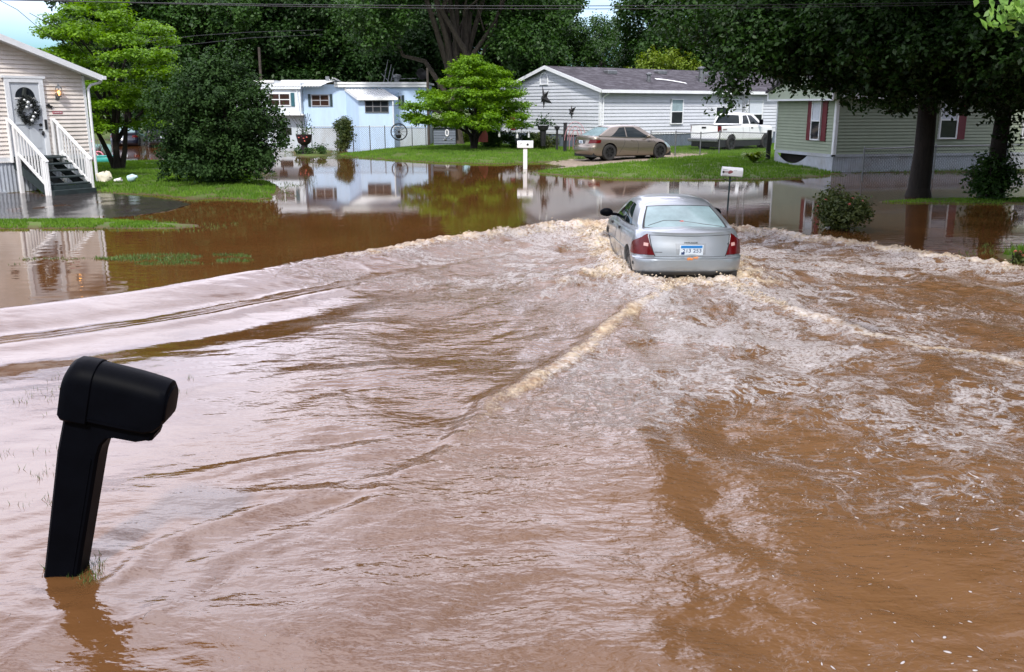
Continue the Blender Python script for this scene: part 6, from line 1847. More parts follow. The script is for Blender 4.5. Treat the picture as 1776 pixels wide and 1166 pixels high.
# ---------------------------------------------------------------- white pickup
PK = dict(L=5.75, W=0.98, rc=.16, bow_r=.04, bow_f=.2, barrel=.025, crown=.02, rw=.40, wt=.27, axles=(1.25, 4.70),
    wprof=[(0, .95), (.08, .985), (.5, 1.0), (.9, .985), (1, .95)], rprof=[(0, .05), (.05, .03), (1, .03)], fprof=[(0, .1), (.2, 0), (.7, .03), (1, .18)],
    zbot=[(0, .62), (1, .55), (5.2, .50), (5.75, .55)], ztop=[(0, 1.34), (2.3, 1.34), (4.2, 1.33), (5.2, 1.26), (5.75, 1.14)],
    cab=dict(w0=.90, w1=.70, yr0=2.18, yr1=2.38, yf0=4.35, yf1=3.65, bow=.04, re=1.0, roof=[(2, 1.88), (3, 1.94), (4.3, 1.84)]))
pk = atD(1246, 250, 50)
ph = math.atan2(.69, .72); hv = Vector((math.cos(ph), math.sin(ph), 0)); rv = Vector((hv.y, -hv.x, 0))
org = Vector((pk.x, 50, 0)) - rv * .98
pick, S6 = loft_car('white_pickup', 'white extended cab pickup seen from its rear corner beside the grey house', 'pickup truck', PK, M['paint_white'], (org.x, org.y, .24), ph - math.pi / 2)
bd = [c for c in pick.children if c.name.startswith('body')][0]
b = MB(); b.box(-.80, .80, .12, 2.12, .80, 1.8); c = obj('cutter', b, M['black']); c.parent = pick
bpy.context.view_layer.update(); cut(bd, [c])
b = MB(); b.box(-.795, .795, .125, 2.115, .78, .815); obj('bed_liner', b, M['black'], pick)
b = MB()
for sg in (-1, 1): b.box(sg * .89 - .07, sg * .89 + .07, .06, 2.16, 1.335, 1.365)
b.box(-.80, .80, .035, .12, 1.335, 1.362); obj('bed_rail_cap', b, M['black'], pick)
g6 = lambda sd: (lambda a, t: S6.gh(sd, a, t)); B6 = lambda sg: (lambda q, t: S6.body(q, t, sg))
obj('rear_window', patch(g6('r'), [(-.88, .12), (.88, .12), (.84, .86), (-.84, .86)], 10, 6, .005), M['car_glass'], pick)
obj('windscreen', patch(g6('f'), [(.90, .07), (-.90, .07), (-.86, .90), (.86, .90)], 10, 6, .005), M['car_glass'], pick)
for sd in ('s', 'l'):
    obj('side_window', patch(g6(sd), [(.06, .10), (.36, .10), (.36, .84), (.10, .84)], 5, 5, .005), M['car_glass'], pick)
    obj('side_window', patch(g6(sd), [(.42, .08), (.90, .08), (.72, .84), (.42, .84)], 8, 5, .005), M['car_glass'], pick)
for sg in (-1, 1):
    obj('taillight', patch(B6(sg), [(.90, .50), (1.035, .50), (1.035, .96), (.90, .96)], 6, 6, .012), M['lens_red'], pick)
    obj('door_handle', patch(B6(sg), [(1.545, .76), (1.575, .76), (1.575, .84), (1.545, .84)], 2, 2, .02), M['black'], pick)
    for q in (1.40, 1.515, 1.735): obj('door_seam', patch(B6(sg), [(q, .08), (q + .003, .08), (q + .003, .97), (q, .97)], 1, 8, .002), M['seam'], pick)
    b = MB(); b.box(sg * 1.16 - .11, sg * 1.16 + .11, 3.72, 3.84, 1.33, 1.63, bev=.03); b.tube([(sg * .86, 3.82, 1.36), (sg * 1.1, 3.8, 1.45)], .03, 6); obj('mirror', b, M['black_plastic'], pick)
b = MB(); b.box(-.93, .93, -.16, .02, .48, .64, bev=.03); obj('bumper', b, M['metal_grey'], pick)
b = MB(); b.box(-.14, .14, .0, .022, 1.18, 1.26, bev=.01); obj('tailgate_handle', b, M['black'], pick)
b = MB(); b.box(-.90, .90, .2, 5.5, .20, .60); obj('underbody', b, M['black'], pick)  # black box for the frame, with the shade under the truck painted in
b = MB()
for k in range(4): b.box(.985, .99, .35 + k * .10, .42 + k * .10, 1.10, 1.15)
obj('badge', b, M['lens_red'], pick)
# ================================================================ mailboxes, fences, poles, yard things
# ---- black plastic mailbox, leaning
mbp = at(122, 988, 0)
BM = thing('black_mailbox', 'black plastic post mailbox leaning in the water at the near left', 'mailbox', (mbp[0] - .022, mbp[1], 0.012), R(-2))
BM.rotation_euler = (R(1), R(13.5), R(2))
def dsec(x, z0, z1, hw, rtop=None, n=14, rb=.02):
    """arched box section at x"""
    r = min(hw, (z1 - z0) * .6)
    P = [(-hw + rb, z0), (hw - rb, z0), (hw, z0 + rb)]
    zc = z1 - r * .92
    for k in range(n + 1):
        a = math.pi * k / n
        P.append((hw * math.cos(a), zc + r * .92 * math.sin(a)))
    P.append((-hw, z0 + rb))
    return [(x, p[0], p[1]) for p in P]
def loftx(secs):
    b = MB(); n = len(secs[0]); vs = [p for s_ in secs for p in s_]; fs = []
    for i in range(len(secs) - 1):
        for j in range(n):
            k = (j + 1) % n; fs.append((i * n + j, i * n + n + j, i * n + n + k, i * n + k))
    fs.append(tuple(range(n))); fs.append(tuple(reversed(range((len(secs) - 1) * n, len(secs) * n))))
    b.add(vs, fs); return b
x0 = -.165
box = loftx([dsec(x0 + .16, .845, 1.215, .135), dsec(x0 + .30, .845, 1.212, .138), dsec(x0 + .42, .846, 1.207, .138), dsec(x0 + .52, .850, 1.198, .136), dsec(x0 + .575, .872, 1.192, .134), dsec(x0 + .61, .91, 1.184, .130), dsec(x0 + .622, .935, 1.165, .124)])
obj('box', box, M['black_plastic'], BM, smooth=True, angle=35)
cap = loftx([dsec(x0 - .02, .86, 1.10, .10), dsec(x0 - .015, .845, 1.145, .125), dsec(x0 + .005, .832, 1.19, .138), dsec(x0 + .04, .83, 1.218, .146), dsec(x0 + .10, .83, 1.222, .145), dsec(x0 + .165, .83, 1.224, .145), dsec(x0 + .17, .835, 1.220, .141)])
obj('rear_hood', cap, M['black_plastic'], BM, smooth=True, angle=35)
dfront = loftx([dsec(x0 + .612, .94, 1.155, .118), dsec(x0 + .618, .937, 1.16, .121), dsec(x0 + .632, .95, 1.15, .112), dsec(x0 + .634, .96, 1.14, .10)])
obj('door', dfront, M['black_plastic'], BM, smooth=True, angle=35)
# post and the curved bracket under the box in one moulded side outline
prof = [(-.135, -.40), (.085, -.40), (.098, .0), (.118, .62), (.130, .70), (.165, .755), (.22, .772), (.36, .775), (.385, .80), (.40, .80), (.41, .845), (-.155, .86), (-.148, .6), (-.135, 0)]
b = MB(); hw = .092; be = .018
def ring(y, ins):
    cx = sum(p[0] for p in prof) / len(prof)
    return [(p[0] + (ins if p[0] < 0 else -ins), y, p[1]) for p in prof]
rs_ = [ring(-hw, be), ring(-hw + be, 0), ring(hw - be, 0), ring(hw, be)]
n = len(prof); vs = [p for r_ in rs_ for p in r_]; fs = [tuple(range(n)), tuple(reversed(range(3 * n, 4 * n)))]
for i in range(3):
    for j in range(n):
        k = (j + 1) % n; fs.append((i * n + j, i * n + n + j, i * n + n + k, i * n + k))
b.add(vs, fs)
for yy in (-hw - .002, hw + .002):   # raised seam down the side of the post
    b.bar((.045, yy, -.3), (.075, yy, .60), .012, .008, up=(0, 1, 0))
obj('post', b, M['black_plastic'], BM, smooth=True, angle=30)
b = MB(); b.box(x0 + .16, x0 + .50, -.1405, -.138, .885, .891); obj('seam_line', b, M['black_plastic'], BM)

for ch in BM.children:   # reshape the mailbox to its measured proportions
    for v in ch.data.vertices:
        v.co.x = v.co.x * .85 + .042 if v.co.z > .8 else v.co.x * .82 + .02; v.co.y *= .90; v.co.z = v.co.z * .86 + .215 if v.co.z > .6 else v.co.z * 1.218
# ---- white mailbox on a white post
p = at(911, 293, 0)
WM = thing('white_mailbox', 'white mailbox on a square white post at the shore of the middle lawn', 'mailbox', (p[0], p[1], 0), R(-4))
b = MB(); b.box(-.085, .085, -.085, .085, -.4, .86, bev=.008); obj('post', b, M['white'], WM)
def arched(L, hw, z0, z1):
    secs = [dsec(-L / 2, z0, z1, hw), dsec(L / 2, z0, z1, hw)]
    return loftx(secs)
bx_ = obj('box', arched(.66, .15, .86, 1.16), M['white'], WM, smooth=True, angle=35)
b = MB(); b.box(-.20, -.185, -.162, -.15, .98, 1.10); b.box(-.20, -.13, -.162, -.15, 1.06, 1.10); obj('flag', b, M['frame_dark'], WM)
b = MB(); b.box(.06, .15, -.158, -.15, .97, 1.06); obj('emblem', b, M['black'], WM)
# ---- white mailbox on a thin green post, nearer
p = at(1261, 366, 0)
SM = thing('painted_mailbox', 'white mailbox with a red guitar shaped motif on a thin green post', 'mailbox', (p[0], p[1], 0), R(-3))
b = MB(); b.tube([(0, 0, -.4), (.02, 0, .5), (.03, 0, .88)], .022, 8); b.tube([(-.12, 0, .79), (.03, 0, .74), (.16, 0, .80)], .012, 6); obj('post', b, M['shutter_dark'], SM)
b = arched(.50, .11, .86, 1.09); o = obj('box', b, M['white'], SM, smooth=True, angle=35); o.rotation_euler = (0, R(4), 0)
b = MB(); b.blob((-.16, -.112, .975), (.03, .004, .03), 1, n=8, rough=.1); obj('motif_head', b, M['black'], SM)
b = MB(); b.box(-.14, -.02, -.116, -.110, .967, .985); b.blob((.01, -.112, .975), (.06, .005, .035), 2, n=8, rough=.2); b.blob((-.02, -.112, .955), (.03, .005, .025), 2, n=8, rough=.2); obj('motif', b, simple('motif_red', (.30, .09, .10), .5), SM)
b = MB()
for k in range(4): b.box(.09 + k * .022, .104 + k * .022, -.1135, -.1105, 1.0, 1.012)
for k in range(5): b.box(-.17 + k * .022, -.156 + k * .022, -.1135, -.1105, 1.03, 1.042)
obj('lettering', b, M['frame_dark'], SM)

# ---- chain link fences
def fence(name, label, pts, hgt, zs, mesh=True, post_r=.03, gates=()):
    t = thing(name, label, 'fence', (pts[0][0], pts[0][1], 0))
    o = Vector((pts[0][0], pts[0][1], 0))
    P = [Vector((x, y, z)) - o for (x, y), z in zip(pts, zs)]
    b = MB()
    b.tube([p + Vector((0, 0, hgt)) for p in P], .024, 6); obj('top_rail', b, M['metal_grey'], t)
    for p in P:
        b = MB(); b.tube([p + Vector((0, 0, -.35)), p + Vector((0, 0, hgt + .03))], post_r, 7); b.blob(p + Vector((0, 0, hgt + .05)), (post_r * 1.2,) * 3, 1, n=6, rough=0); obj('post', b, M['metal_grey'], t)
    if mesh:
        b = MB(); w = .0035; s_ = .13
        for a, c in zip(P[:-1], P[1:]):
            L = (c - a).length; u = (c - a) / L; nn = Vector((-u.y, u.x, 0)).normalized() * .004
            k = -hgt
            while k < L:
                for sg in (0, 1):
                    x_a, x_b = k, k + hgt
                    z_a, z_b = (0.02, hgt - .02) if sg == 0 else (hgt - .02, 0.02)
                    if x_a < 0: z_a += (z_b - z_a) * (-x_a) / hgt; x_a = 0
                    if x_b > L: z_b = z_a + (z_b - z_a) * (L - x_a) / max(1e-6, x_b - x_a); x_b = L
                    if x_b - x_a > .03:
                        A, C = a + u * x_a + Vector((0, 0, z_a)), a + u * x_b + Vector((0, 0, z_b))
                        d = (C - A).normalized(); s2 = d.cross(nn).normalized() * w
                        b.quad(A - s2 + nn * (1 if sg else -1), C - s2 + nn * (1 if sg else -1), C + s2 + nn * (1 if sg else -1), A + s2 + nn * (1 if sg else -1))
                k += s_
        obj('chain_link', b, M['wire'], t)
    return t
def fp(px, py, D=None):
    q = at(px, py, 0.0) if D is None else (atD(px, py, D).x, D)
    return q
FD = 57.0
pxs = [541, 585, 613, 642, 668, 715, 739]
fence('chain_link_fence', 'long grey chain link fence standing in water before the blue trailer', [fp(px, 250, FD + (0 if i % 2 else .05)) for i, px in enumerate(pxs)], 1.32, [.05] * len(pxs))
fence('chain_link_fence', 'short chain link fence between the tan sedan and the white pickup', [fp(1128, 262, 47.5), fp(1171, 262, 47.5), fp(1214, 266, 46.0), fp(1247, 262, 47.2), fp(1330, 262, 45.5)], 1.1, [.2, .2, .18, .22, .2])
fence('chain_link_fence', 'dark chain link fence in the shade along the green house', [fp(1495, 308, 33.0), fp(1618, 305, 34.2), fp(1742, 303, 35.3), fp(1830, 303, 36.0)], 1.15, [-.05, 0, 0, 0])
b = MB(); p = atD(1332, 270, 42.5); b.box(-.10, .10, -.06, .06, -.3, 1.35, bev=.02); o = tag(obj('fence_post', b, M['black']), 'thick black post at the left corner of the green house', 'post'); o.location = (p.x, 42.5, .18)

# ---- poles, mast and cables
def pole(label, px, ytop, D, r, mat, lean=0):
    a = atD(px, ytop, D); b = MB(); b.tube([(0, 0, -.3), (lean * .5, 0, a.z * .5), (lean, 0, a.z)], [r, r * .9, r * .8], 8)
    o = tag(obj('utility_pole', b, M[mat], smooth=True, angle=60), label, 'pole'); o.location = (a.x, D, 0); return o
pole('thin brown utility pole standing among the trees left of the blue trailer', 449, 82, 68, .12, 'wood_dark')
pole('short dark pole at the right end of the blue trailer', 741, 118, 58.5, .09, 'wood_dark')
a = atD(1298, 100, 55.5)
b = MB(); hh = 7.2; r_ = .23
cor = [(r_ * math.cos(k * 2.094), r_ * math.sin(k * 2.094)) for k in range(3)]
for (x, y) in cor: b.tube([(x, y, 0), (x, y, hh)], .022, 5)
k = 0; z = .3
while z < hh - .4:
    for i in range(3):
        c1, c2_ = cor[i], cor[(i + 1) % 3]
        b.tube([(*c1, z), (*c2_, z + .4)], .012, 4)
    z += .4
b.tube([(0, 0, hh), (0, 0, hh + 1.4)], .02, 5)
o = tag(obj('antenna_mast', b, M['metal_grey']), 'slim lattice antenna mast rising before the grey house roof', 'antenna mast'); o.location = (a.x, 55.5, .2)
def cable(label, pts, r=.011, group=None):
    b = MB(); b.tube(pts, r, 5)
    return tag(obj('power_line', b, M['black']), label, 'cable', group)
def cat_(pixels, D, ext=25):
    P = [atD(x, y, D) for (x, y) in pixels]
    out = []
    zs = np.polyfit([p.x for p in P], [p.z for p in P], 2)
    for k in range(41):
        x = P[0].x - ext + (P[-1].x - P[0].x + 2 * ext) * k / 40
        out.append((x, D, float(np.polyval(zs, x))))
    return out
cable('upper black power line crossing the top of the view', cat_([(0, 0), (880, 10.5), (1776, 2)], 22), .0095)
cable('lower black power line crossing the top of the view', cat_([(0, -2), (880, 15.5), (1776, 5)], 22.25), .0085)
cable('thin cable running down towards the cream house roof corner', [atD(-40, -20, 26), atD(30, 17, 28), atD(68, 49, 30), atD(110, 80, 33)], .009)
cable('thin cable stretched through the trees above the dark shrub', [atD(255, 72, 50), atD(340, 62, 54), atD(430, 56, 58), atD(560, 52, 64)], .014)
cable('second thin cable lower down through the trees above the dark shrub', [atD(255, 86, 50), atD(340, 76, 54), atD(430, 66, 58), atD(560, 60, 64)], .014)

# ---- yard things before the blue trailer
p = at(529, 268, 0.05)
PL = thing('pedestal_planter', 'dark maroon barrel planter on a pedestal with twigs in it beside the fence', 'planter', (p[0], p[1], .05))
b = MB(); b.lathe([(.22, -.1), (.20, .05), (.16, .25), (.17, .5), (.25, .55), (.34, .62), (.42, .95), (.44, 1.05), (.40, 1.05), (.36, .98), (.02, .95)], 18); obj('pot', b, simple('pot_maroon', (.014, .006, .009), .5, var=.4), PL, smooth=True, angle=50)
b = MB()
for (x, z) in [(-.2, .9), (.05, .86), (.22, .92), (-.05, .98), (.1, .72)]: b.blob((x, -.40, z), (.05, .02, .035), 3, n=6)
obj('blossom', b, M['petal'], PL)
r = np.random.default_rng(12); C = np.stack([r.normal(.05, .22, 160), r.normal(0, .2, 160), 1.05 + np.abs(r.normal(.25, .28, 160))], 1)
V, F_ = leaf_cloud(C, r.normal(size=(160, 3)), r.uniform(.08, .14, 160), r); obj('foliage', fast_mesh('foliage', V, F_), M['leaf_mid'], PL)
b = MB()
for k in range(7): b.tube([(r.normal(0, .1), 0, 1.0), (r.normal(0, .3), r.normal(0, .2), 1.8 + r.random() * .4)], .012, 4)
b.tube([(-.34, 0, 1.0), (-.34, 0, 1.55), (-.1, 0, 1.55), (-.1, 0, 1.0)], .015, 5); obj('twig', b, M['wire'], PL)

p = atD(692, 229, 56)
WW = thing('wagon_wheel', 'large spoked wagon wheel leaning at the chain link fence', 'wheel', (p.x, 56, p.z))
b = MB(); n = 40; RR = .47
b.tube([(RR * math.cos(2 * math.pi * k / n), 0, RR * math.sin(2 * math.pi * k / n)) for k in range(n + 1)], .035, 6, caps=False); obj('rim', b, M['black'], WW)
for k in range(10):
    b = MB(); a = 2 * math.pi * k / 10; b.tube([(.05 * math.cos(a), 0, .05 * math.sin(a)), (RR * math.cos(a), 0, RR * math.sin(a))], .013, 5); obj('spoke', b, M['wood_dark'], WW)
b = MB(); b.lathe([(.07, -.06), (.07, .06)], 12, M=Matrix.Rotation(R(90), 4, 'X')); obj('hub', b, M['black'], WW)
KP = thing('kettle_pot', 'black kettle hung in front of the wagon wheel', 'pot', (p.x - .02, 55.85, p.z - .22))
b = MB(); b.lathe([(.05, -.15), (.12, -.12), (.17, -.03), (.17, .05), (.19, .07), (.16, .07), (.14, .0), (.02, -.08)], 16); obj('pot', b, M['black'], KP, smooth=True)
b = MB(); b.tube([(-.16, 0, .07), (-.08, 0, .34), (0, 0, .40), (.08, 0, .34), (.16, 0, .07)], .012, 5); obj('handle', b, M['metal_grey'], KP)
p = atD(487, 214, 58)
b = MB(); b.lathe([(.02, -.28), (.22, -.26), (.27, .0), (.29, .10), (.24, .12), (.02, .14)], 14); o = tag(obj('dark_tub', b, M['black'], smooth=True, angle=40), 'round dark blue tub below the bump-out window of the blue trailer', 'tub'); o.location = (p.x, 58, p.z)
b = MB(); b.tube([(0, 0, -.28), (0, 0, -.9)], .04, 6)
o2 = obj('stand', b, M['black'], o)
# grey shed panel with an oval between trailer and old tree
p0, p1 = atD(752, 240, 59), atD(790, 240, 59)
SH = thing('garden_shed', 'low slate blue shed between the blue trailer and the old tree trunk', 'shed', (p0.x, 59, 0))
b = MB(); w_ = p1.x - p0.x
b.box(0, w_, 0, 1.6, -.2, 1.25); fw_ = Wall((0, 0, 0), (1, 0, 0), (0, -1, 0)); siding(b, fw_, 0, w_, 0, 1.25, .16); obj('wall', b, simple('slate', (.10, .125, .16), .6), SH)
b = MB(); b.box(-.1, w_ + .1, -.15, 1.75, 1.26, 1.36); obj('roof', b, M['metal_grey'], SH)
b = MB(); pts = [(w_ * .62 + .09 * math.cos(2 * math.pi * k / 20), -.05, .95 + .19 * math.sin(2 * math.pi * k / 20)) for k in range(21)]; b.tube(pts, .04, 6); obj('oval_sign', b, M['white'], SH)
# things in the flower bed by the grey gable
def gp(px, py, D): q = atD(px, py, D); return (q.x, D, q.z)
x, y, z = gp(836, 232, 53)
b = MB(); b.lathe([(.34, -.45), (.33, -.1), (.27, .15), (.14, .33), (.04, .40), (.0, .42)], 14); o = tag(obj('red_garden_bell', b, simple('faded_red', (.62, .14, .13), .6, var=.1), smooth=True), 'bell shaped faded red garden ornament right of the dogwood trunk', 'ornament'); o.location = (x, y, z)
x, y, z = gp(890, 216, 51.5)
FL = thing('garden_flag', 'narrow red garden flag on a stake before the grey gable', 'flag', (x, y, z))
b = MB(); b.tube([(.12, 0, -1.0), (.12, 0, .45), (-.15, 0, .45)], .015, 5); obj('stake', b, M['wire'], FL)
b = MB(); b.grid(lambda u, v: Vector((-.14 + .26 * u, .03 * math.sin(6 * v + 3 * u), .43 - .75 * v)), 4, 8); o = obj('cloth', b, simple('flag_red', (.42, .05, .10), .8, var=.2), FL); md = o.modifiers.new('thick', 'SOLIDIFY'); md.thickness = .006
x, y, z = gp(904, 219, 51.8)
b = MB(); b.tube([(0, 0, -.9), (0, 0, .35)], .018, 5); b.tube([(-.3, 0, .1), (-.15, 0, .02), (.15, 0, .02), (.3, 0, .1)], .015, 5); b.tube([(-.22, 0, .25), (0, 0, .30), (.22, 0, .25)], .015, 5); b.tube([(-.12, 0, -.15), (.12, 0, -.15)], .014, 5)
o = tag(obj('iron_plant_stand', b, M['black']), 'thin black iron plant stand between the red flag and the big pot', 'stand'); o.location = (x, y, z)
x, y, z = gp(942, 222, 51.0)
PP = thing('fern_pot', 'tall black pot with a dark fern spilling out in front of the grey gable', 'plant pot', (x, y, z))
b = MB(); b.lathe([(.12, -.95), (.16, -.5), (.17, -.15), (.26, -.1), (.32, .12), (.28, .12), (.02, .08)], 14); obj('pot', b, M['black'], PP, smooth=True)
r = np.random.default_rng(8); C = np.stack([r.normal(0, .26, 240), r.normal(0, .24, 240), .18 + np.abs(r.normal(.1, .18, 240))], 1); C[:, 2] -= .5 * (C[:, 0] ** 2)
V, F_ = leaf_cloud(C, r.normal(size=(240, 3)), r.uniform(.08, .16, 240), r); obj('foliage', fast_mesh('foliage', V, F_), M['leaf_dark'], PP)
b = MB(); b.tube([(-.05, 0, .1), (-.12, 0, .85)], .012, 4); b.tube([(.03, 0, .1), (.18, 0, .7)], .012, 4); obj('stalk', b, M['leaf_dark'], PP)
x, y, z = gp(980, 240, 49.5)
b = MB(); b.box(-.09, .09, -.09, .09, -.8, .75, bev=.01); b.box(-.11, .11, -.11, .11, .75, .80); o = tag(obj('bed_post', b, M['black']), 'square black post left of the tan sedan boot', 'post'); o.location = (x, y, z)
x, y, z = gp(966, 240, 50.5)
b = MB(); b.box(-.06, .06, -.06, .06, -.8, .45); b.lathe([(.05, .45), (.14, .5), (.15, .62), (.02, .66)], 10); o = tag(obj('bed_light', b, M['black']), 'shorter black garden light between the fern pot and the square post', 'garden light'); o.location = (x, y, z)
x, y, z = gp(996, 232, 49.0)
b = MB()
for q in range(3):
    w_ = .55 - q * .16; b.tube([(w_ * math.cos(math.pi * k / 12) + .05, q * .02, -.35 + (.95 - q * .22) * math.sin(math.pi * k / 12)) for k in range(13)], .016, 5)
for q in (-.3, -.1, .1, .3): b.tube([(q + .05, 0, -.8), (q + .05, 0, .3)], .013, 5)
o = tag(obj('wire_trellis', b, simple('trellis_pink', (.42, .20, .22), .6)), 'arched pinkish wire trellis just behind the tan sedan boot', 'trellis'); o.location = (x, y, z)
b = MB(); b.box(-.5, .5, -.05, .05, -.02, .06)
x, y, z = gp(990, 237, 49.3); o = tag(obj('bench_rail', b, M['black']), 'black wooden rail running from the square post to the trellis', 'rail'); o.location = (x, y, z)
for i, (px, py, s_, lab) in enumerate([(866, 232, .12, 'small white figure at the left of the flower bed by the car'), (897, 234, .12, 'small white figure under the iron plant stand'), (917, 233, .10, 'small white figure between the shrubs before the black pot')]):
    x, y, z = gp(px, py, 50.5); b = MB(); b.lathe([(s_, -.35), (s_ * 1.1, -.1), (s_ * .7, .05), (s_ * .45, .08), (s_ * .75, .18), (s_ * .5, .28), (.01, .31)], 10)
    o = tag(obj('garden_figure', b, M['white'], smooth=True), lab, 'ornament', 'white garden figures'); o.location = (x, y, z); o.scale = (.5, .5, .5)
for i, (px, py, D, s_, lab) in enumerate([(772, 242, 56, .11, 'round white stone left of the yellowish plant'), (783, 241, 56.5, .08, 'smaller white stone beside the round white one')]):
    x, y, z = gp(px, py, D); b = MB(); b.blob((0, 0, 0), (s_, s_ * .8, s_ * .8), 3 + i, n=10, rough=.12); o = tag(obj('white_stone', b, M['white'], smooth=True, angle=180), lab, 'stone'); o.location = (x, y, z)

# ---- litter and toys by the cream house
def litter(name, label, px, py, z0, fn, cat, mat):
    p = at(px, py, z0); b = MB(); fn(b); o = tag(obj(name, b, mat, smooth=True, angle=50), label, cat); o.location = (p[0], p[1], gh(*p)); return o
litter('plastic_bag', 'crumpled whitish bag on the grass right of the porch steps', 181, 319, .08, lambda b: (b.blob((0, 0, .13), (.24, .16, .17), 3, n=12, rough=.35), b.blob((.12, 0, .22), (.12, .1, .12), 5, n=10, rough=.4)), 'bag', simple('bag', (.66, .62, .50), .6, var=.15))
litter('paper_cup', 'small white cup lying beside the crumpled bag', 199, 320, .08, lambda b: b.lathe([(.045, 0), (.065, .24), (.055, .24), (.04, .02)], 12, M=Matrix.Translation((0, 0, .06)) @ Matrix.Rotation(R(80), 4, 'Y')), 'cup', M['white'])
litter('plastic_jug', 'pale blue and white jug lying on the grass farther from the steps', 228, 320, .08, lambda b: (b.lathe([(.02, 0), (.11, .02), (.12, .2), (.05, .28), (.04, .33)], 12, M=Matrix.Translation((-.1, 0, .11)) @ Matrix.Rotation(R(75), 4, 'Y')),), 'jug', simple('jug', (.45, .62, .68), .4, var=.2))
litter('teal_tub', 'teal plastic tub on the grass edge behind the porch steps', 183, 286, .0, lambda b: (b.box(-.33, .33, -.2, .2, 0, .28, bev=.04), b.box(-.36, .36, -.23, .23, .26, .30)), 'tub', simple('tub_teal', (.05, .38, .36), .4))
def toy(b):
    for q in (-.25, .25):
        b.tube([(q + .22 * math.cos(2 * math.pi * k / 14), .0, .30 + .22 * math.sin(2 * math.pi * k / 14)) for k in range(15)], .03, 6, caps=False)
    b.tube([(-.25, 0, .3), (0, 0, .62), (.25, 0, .3)], .03, 6); b.tube([(0, 0, .62), (.12, 0, .95), (-.1, 0, 1.0)], .025, 6); b.tube([(-.25, 0, .3), (-.2, 0, .7), (-.35, 0, .75)], .025, 6)
litter('pink_tricycle', 'pink and white child tricycle by the corner downspout of the cream house', 163, 283, .05, toy, 'tricycle', simple('toy_pink', (.70, .25, .32), .45, var=.35, scale=3))
litter('garden_chair', 'dim grey metal chair behind the corner of the cream house', 168, 262, .0, lambda b: (b.tube([(-.25, 0, 0), (-.25, 0, .9), (.25, 0, .9), (.25, 0, 0)], .025, 5), b.box(-.25, .25, -.45, 0, .42, .46), b.tube([(-.25, -.45, 0), (-.25, -.45, .44)], .02, 5), b.tube([(.25, -.45, 0), (.25, -.45, .44)], .02, 5), b.tube([(-.08, 0, .45), (-.08, 0, .9)], .015, 5), b.tube([(.08, 0, .45), (.08, 0, .9)], .015, 5)), 'chair', M['metal_grey'])
# ================================================================ daylight
SUN_EL, SUN_AZ = 47.0, 184.0     # degrees; azimuth clockwise from +Y: behind the viewer
w = bpy.data.worlds.new('World'); SC.world = w; w.use_nodes = True
nt = w.node_tree; nt.nodes.clear()
out = N(nt, 'ShaderNodeOutputWorld'); bg = N(nt, 'ShaderNodeBackground', i_Strength=0.12)
sky = N(nt, 'ShaderNodeTexSky', sky_type='NISHITA', sun_disc=False, sun_elevation=R(SUN_EL), sun_rotation=R(SUN_AZ), air_density=1.0, dust_density=1.0, ozone_density=1.5)
tc = N(nt, 'ShaderNodeTexCoord')
mp = N(nt, 'ShaderNodeMapping'); mp.inputs['Scale'].default_value = (1.0, 1.0, 2.4); nt.links.new(tc.outputs['Generated'], mp.inputs['Vector'])
cn = N(nt, 'ShaderNodeTexNoise', i_Scale=2.6, i_Detail=7.0, i_Roughness=0.55); nt.links.new(mp.outputs[0], cn.inputs['Vector'])
cf = math_n(nt, 'MULTIPLY_ADD', cn.outputs['Fac'], 4.5, -1.25, True)
cl = N(nt, 'ShaderNodeTexNoise', i_Scale=5.0, i_Detail=6.0); nt.links.new(mp.outputs[0], cl.inputs['Vector'])
cc = mix_c(nt, math_n(nt, 'MULTIPLY_ADD', cl.outputs['Fac'], 2.4, -0.7, True), (8.8, 8.7, 10.6), (13.8, 13.7, 15.8))
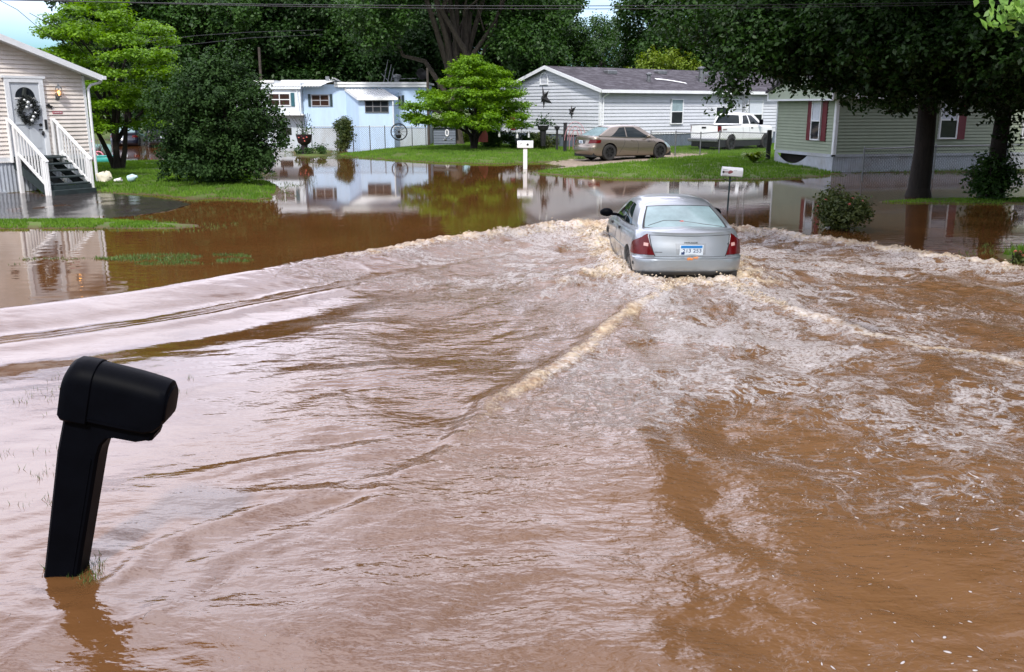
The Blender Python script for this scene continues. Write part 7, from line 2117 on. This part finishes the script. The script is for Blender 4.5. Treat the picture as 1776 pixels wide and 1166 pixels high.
# the overcast is thinnest and brightest ahead and to the left
dp_ = N(nt, 'ShaderNodeVectorMath', operation='DOT_PRODUCT'); nt.links.new(tc.outputs['Generated'], dp_.inputs[0]); dp_.inputs[1].default_value = Vector((-0.42, 0.80, 0.42)).normalized()
br = math_n(nt, 'MULTIPLY_ADD', math_n(nt, 'POWER', math_n(nt, 'MAXIMUM', dp_.outputs['Value'], 0.0), 2.5), 1.0, 1.0)
vs_ = N(nt, 'ShaderNodeVectorMath', operation='SCALE'); nt.links.new(cc, vs_.inputs[0]); nt.links.new(br, vs_.inputs['Scale'])
sx_ = N(nt, 'ShaderNodeSeparateXYZ'); nt.links.new(tc.outputs['Generated'], sx_.inputs[0])
cf = math_n(nt, 'MULTIPLY', cf, math_n(nt, 'MULTIPLY_ADD', sx_.outputs['Z'], 8.0, -0.40, True))   # clear strip low over the horizon
tint = mix_c(nt, 1.0, sky.outputs[0], sky.outputs[0]); tn = tint.node; tn.blend_type = 'MULTIPLY'; nt.links.remove(tn.inputs[7].links[0]); tn.inputs[7].default_value = (0.55, 0.88, 1.05, 1)
mixed = mix_c(nt, cf, tint, vs_.outputs[0])
nt.links.new(mixed, bg.inputs['Color']); nt.links.new(bg.outputs[0], out.inputs['Surface'])
sd = bpy.data.lights.new('sun', 'SUN'); sd.energy = 3.6; sd.angle = R(5); sd.color = (1.0, 0.95, 0.88)
so = bpy.data.objects.new('sun', sd); COL.objects.link(so)
d = Vector((math.sin(R(SUN_AZ)) * math.cos(R(SUN_EL)), math.cos(R(SUN_AZ)) * math.cos(R(SUN_EL)), math.sin(R(SUN_EL))))
so.rotation_euler = (-d).to_track_quat('-Z', 'Y').to_euler()
so.location = (-10, -10, 30)
SC.view_settings.view_transform = 'Standard'; SC.view_settings.look = 'None'; SC.view_settings.gamma = 1.0
SC.view_settings.exposure = 0.22
SC.cycles.max_bounces = 6; SC.cycles.diffuse_bounces = 3; SC.cycles.glossy_bounces = 3; SC.cycles.transmission_bounces = 3
SC.cycles.use_denoising = True
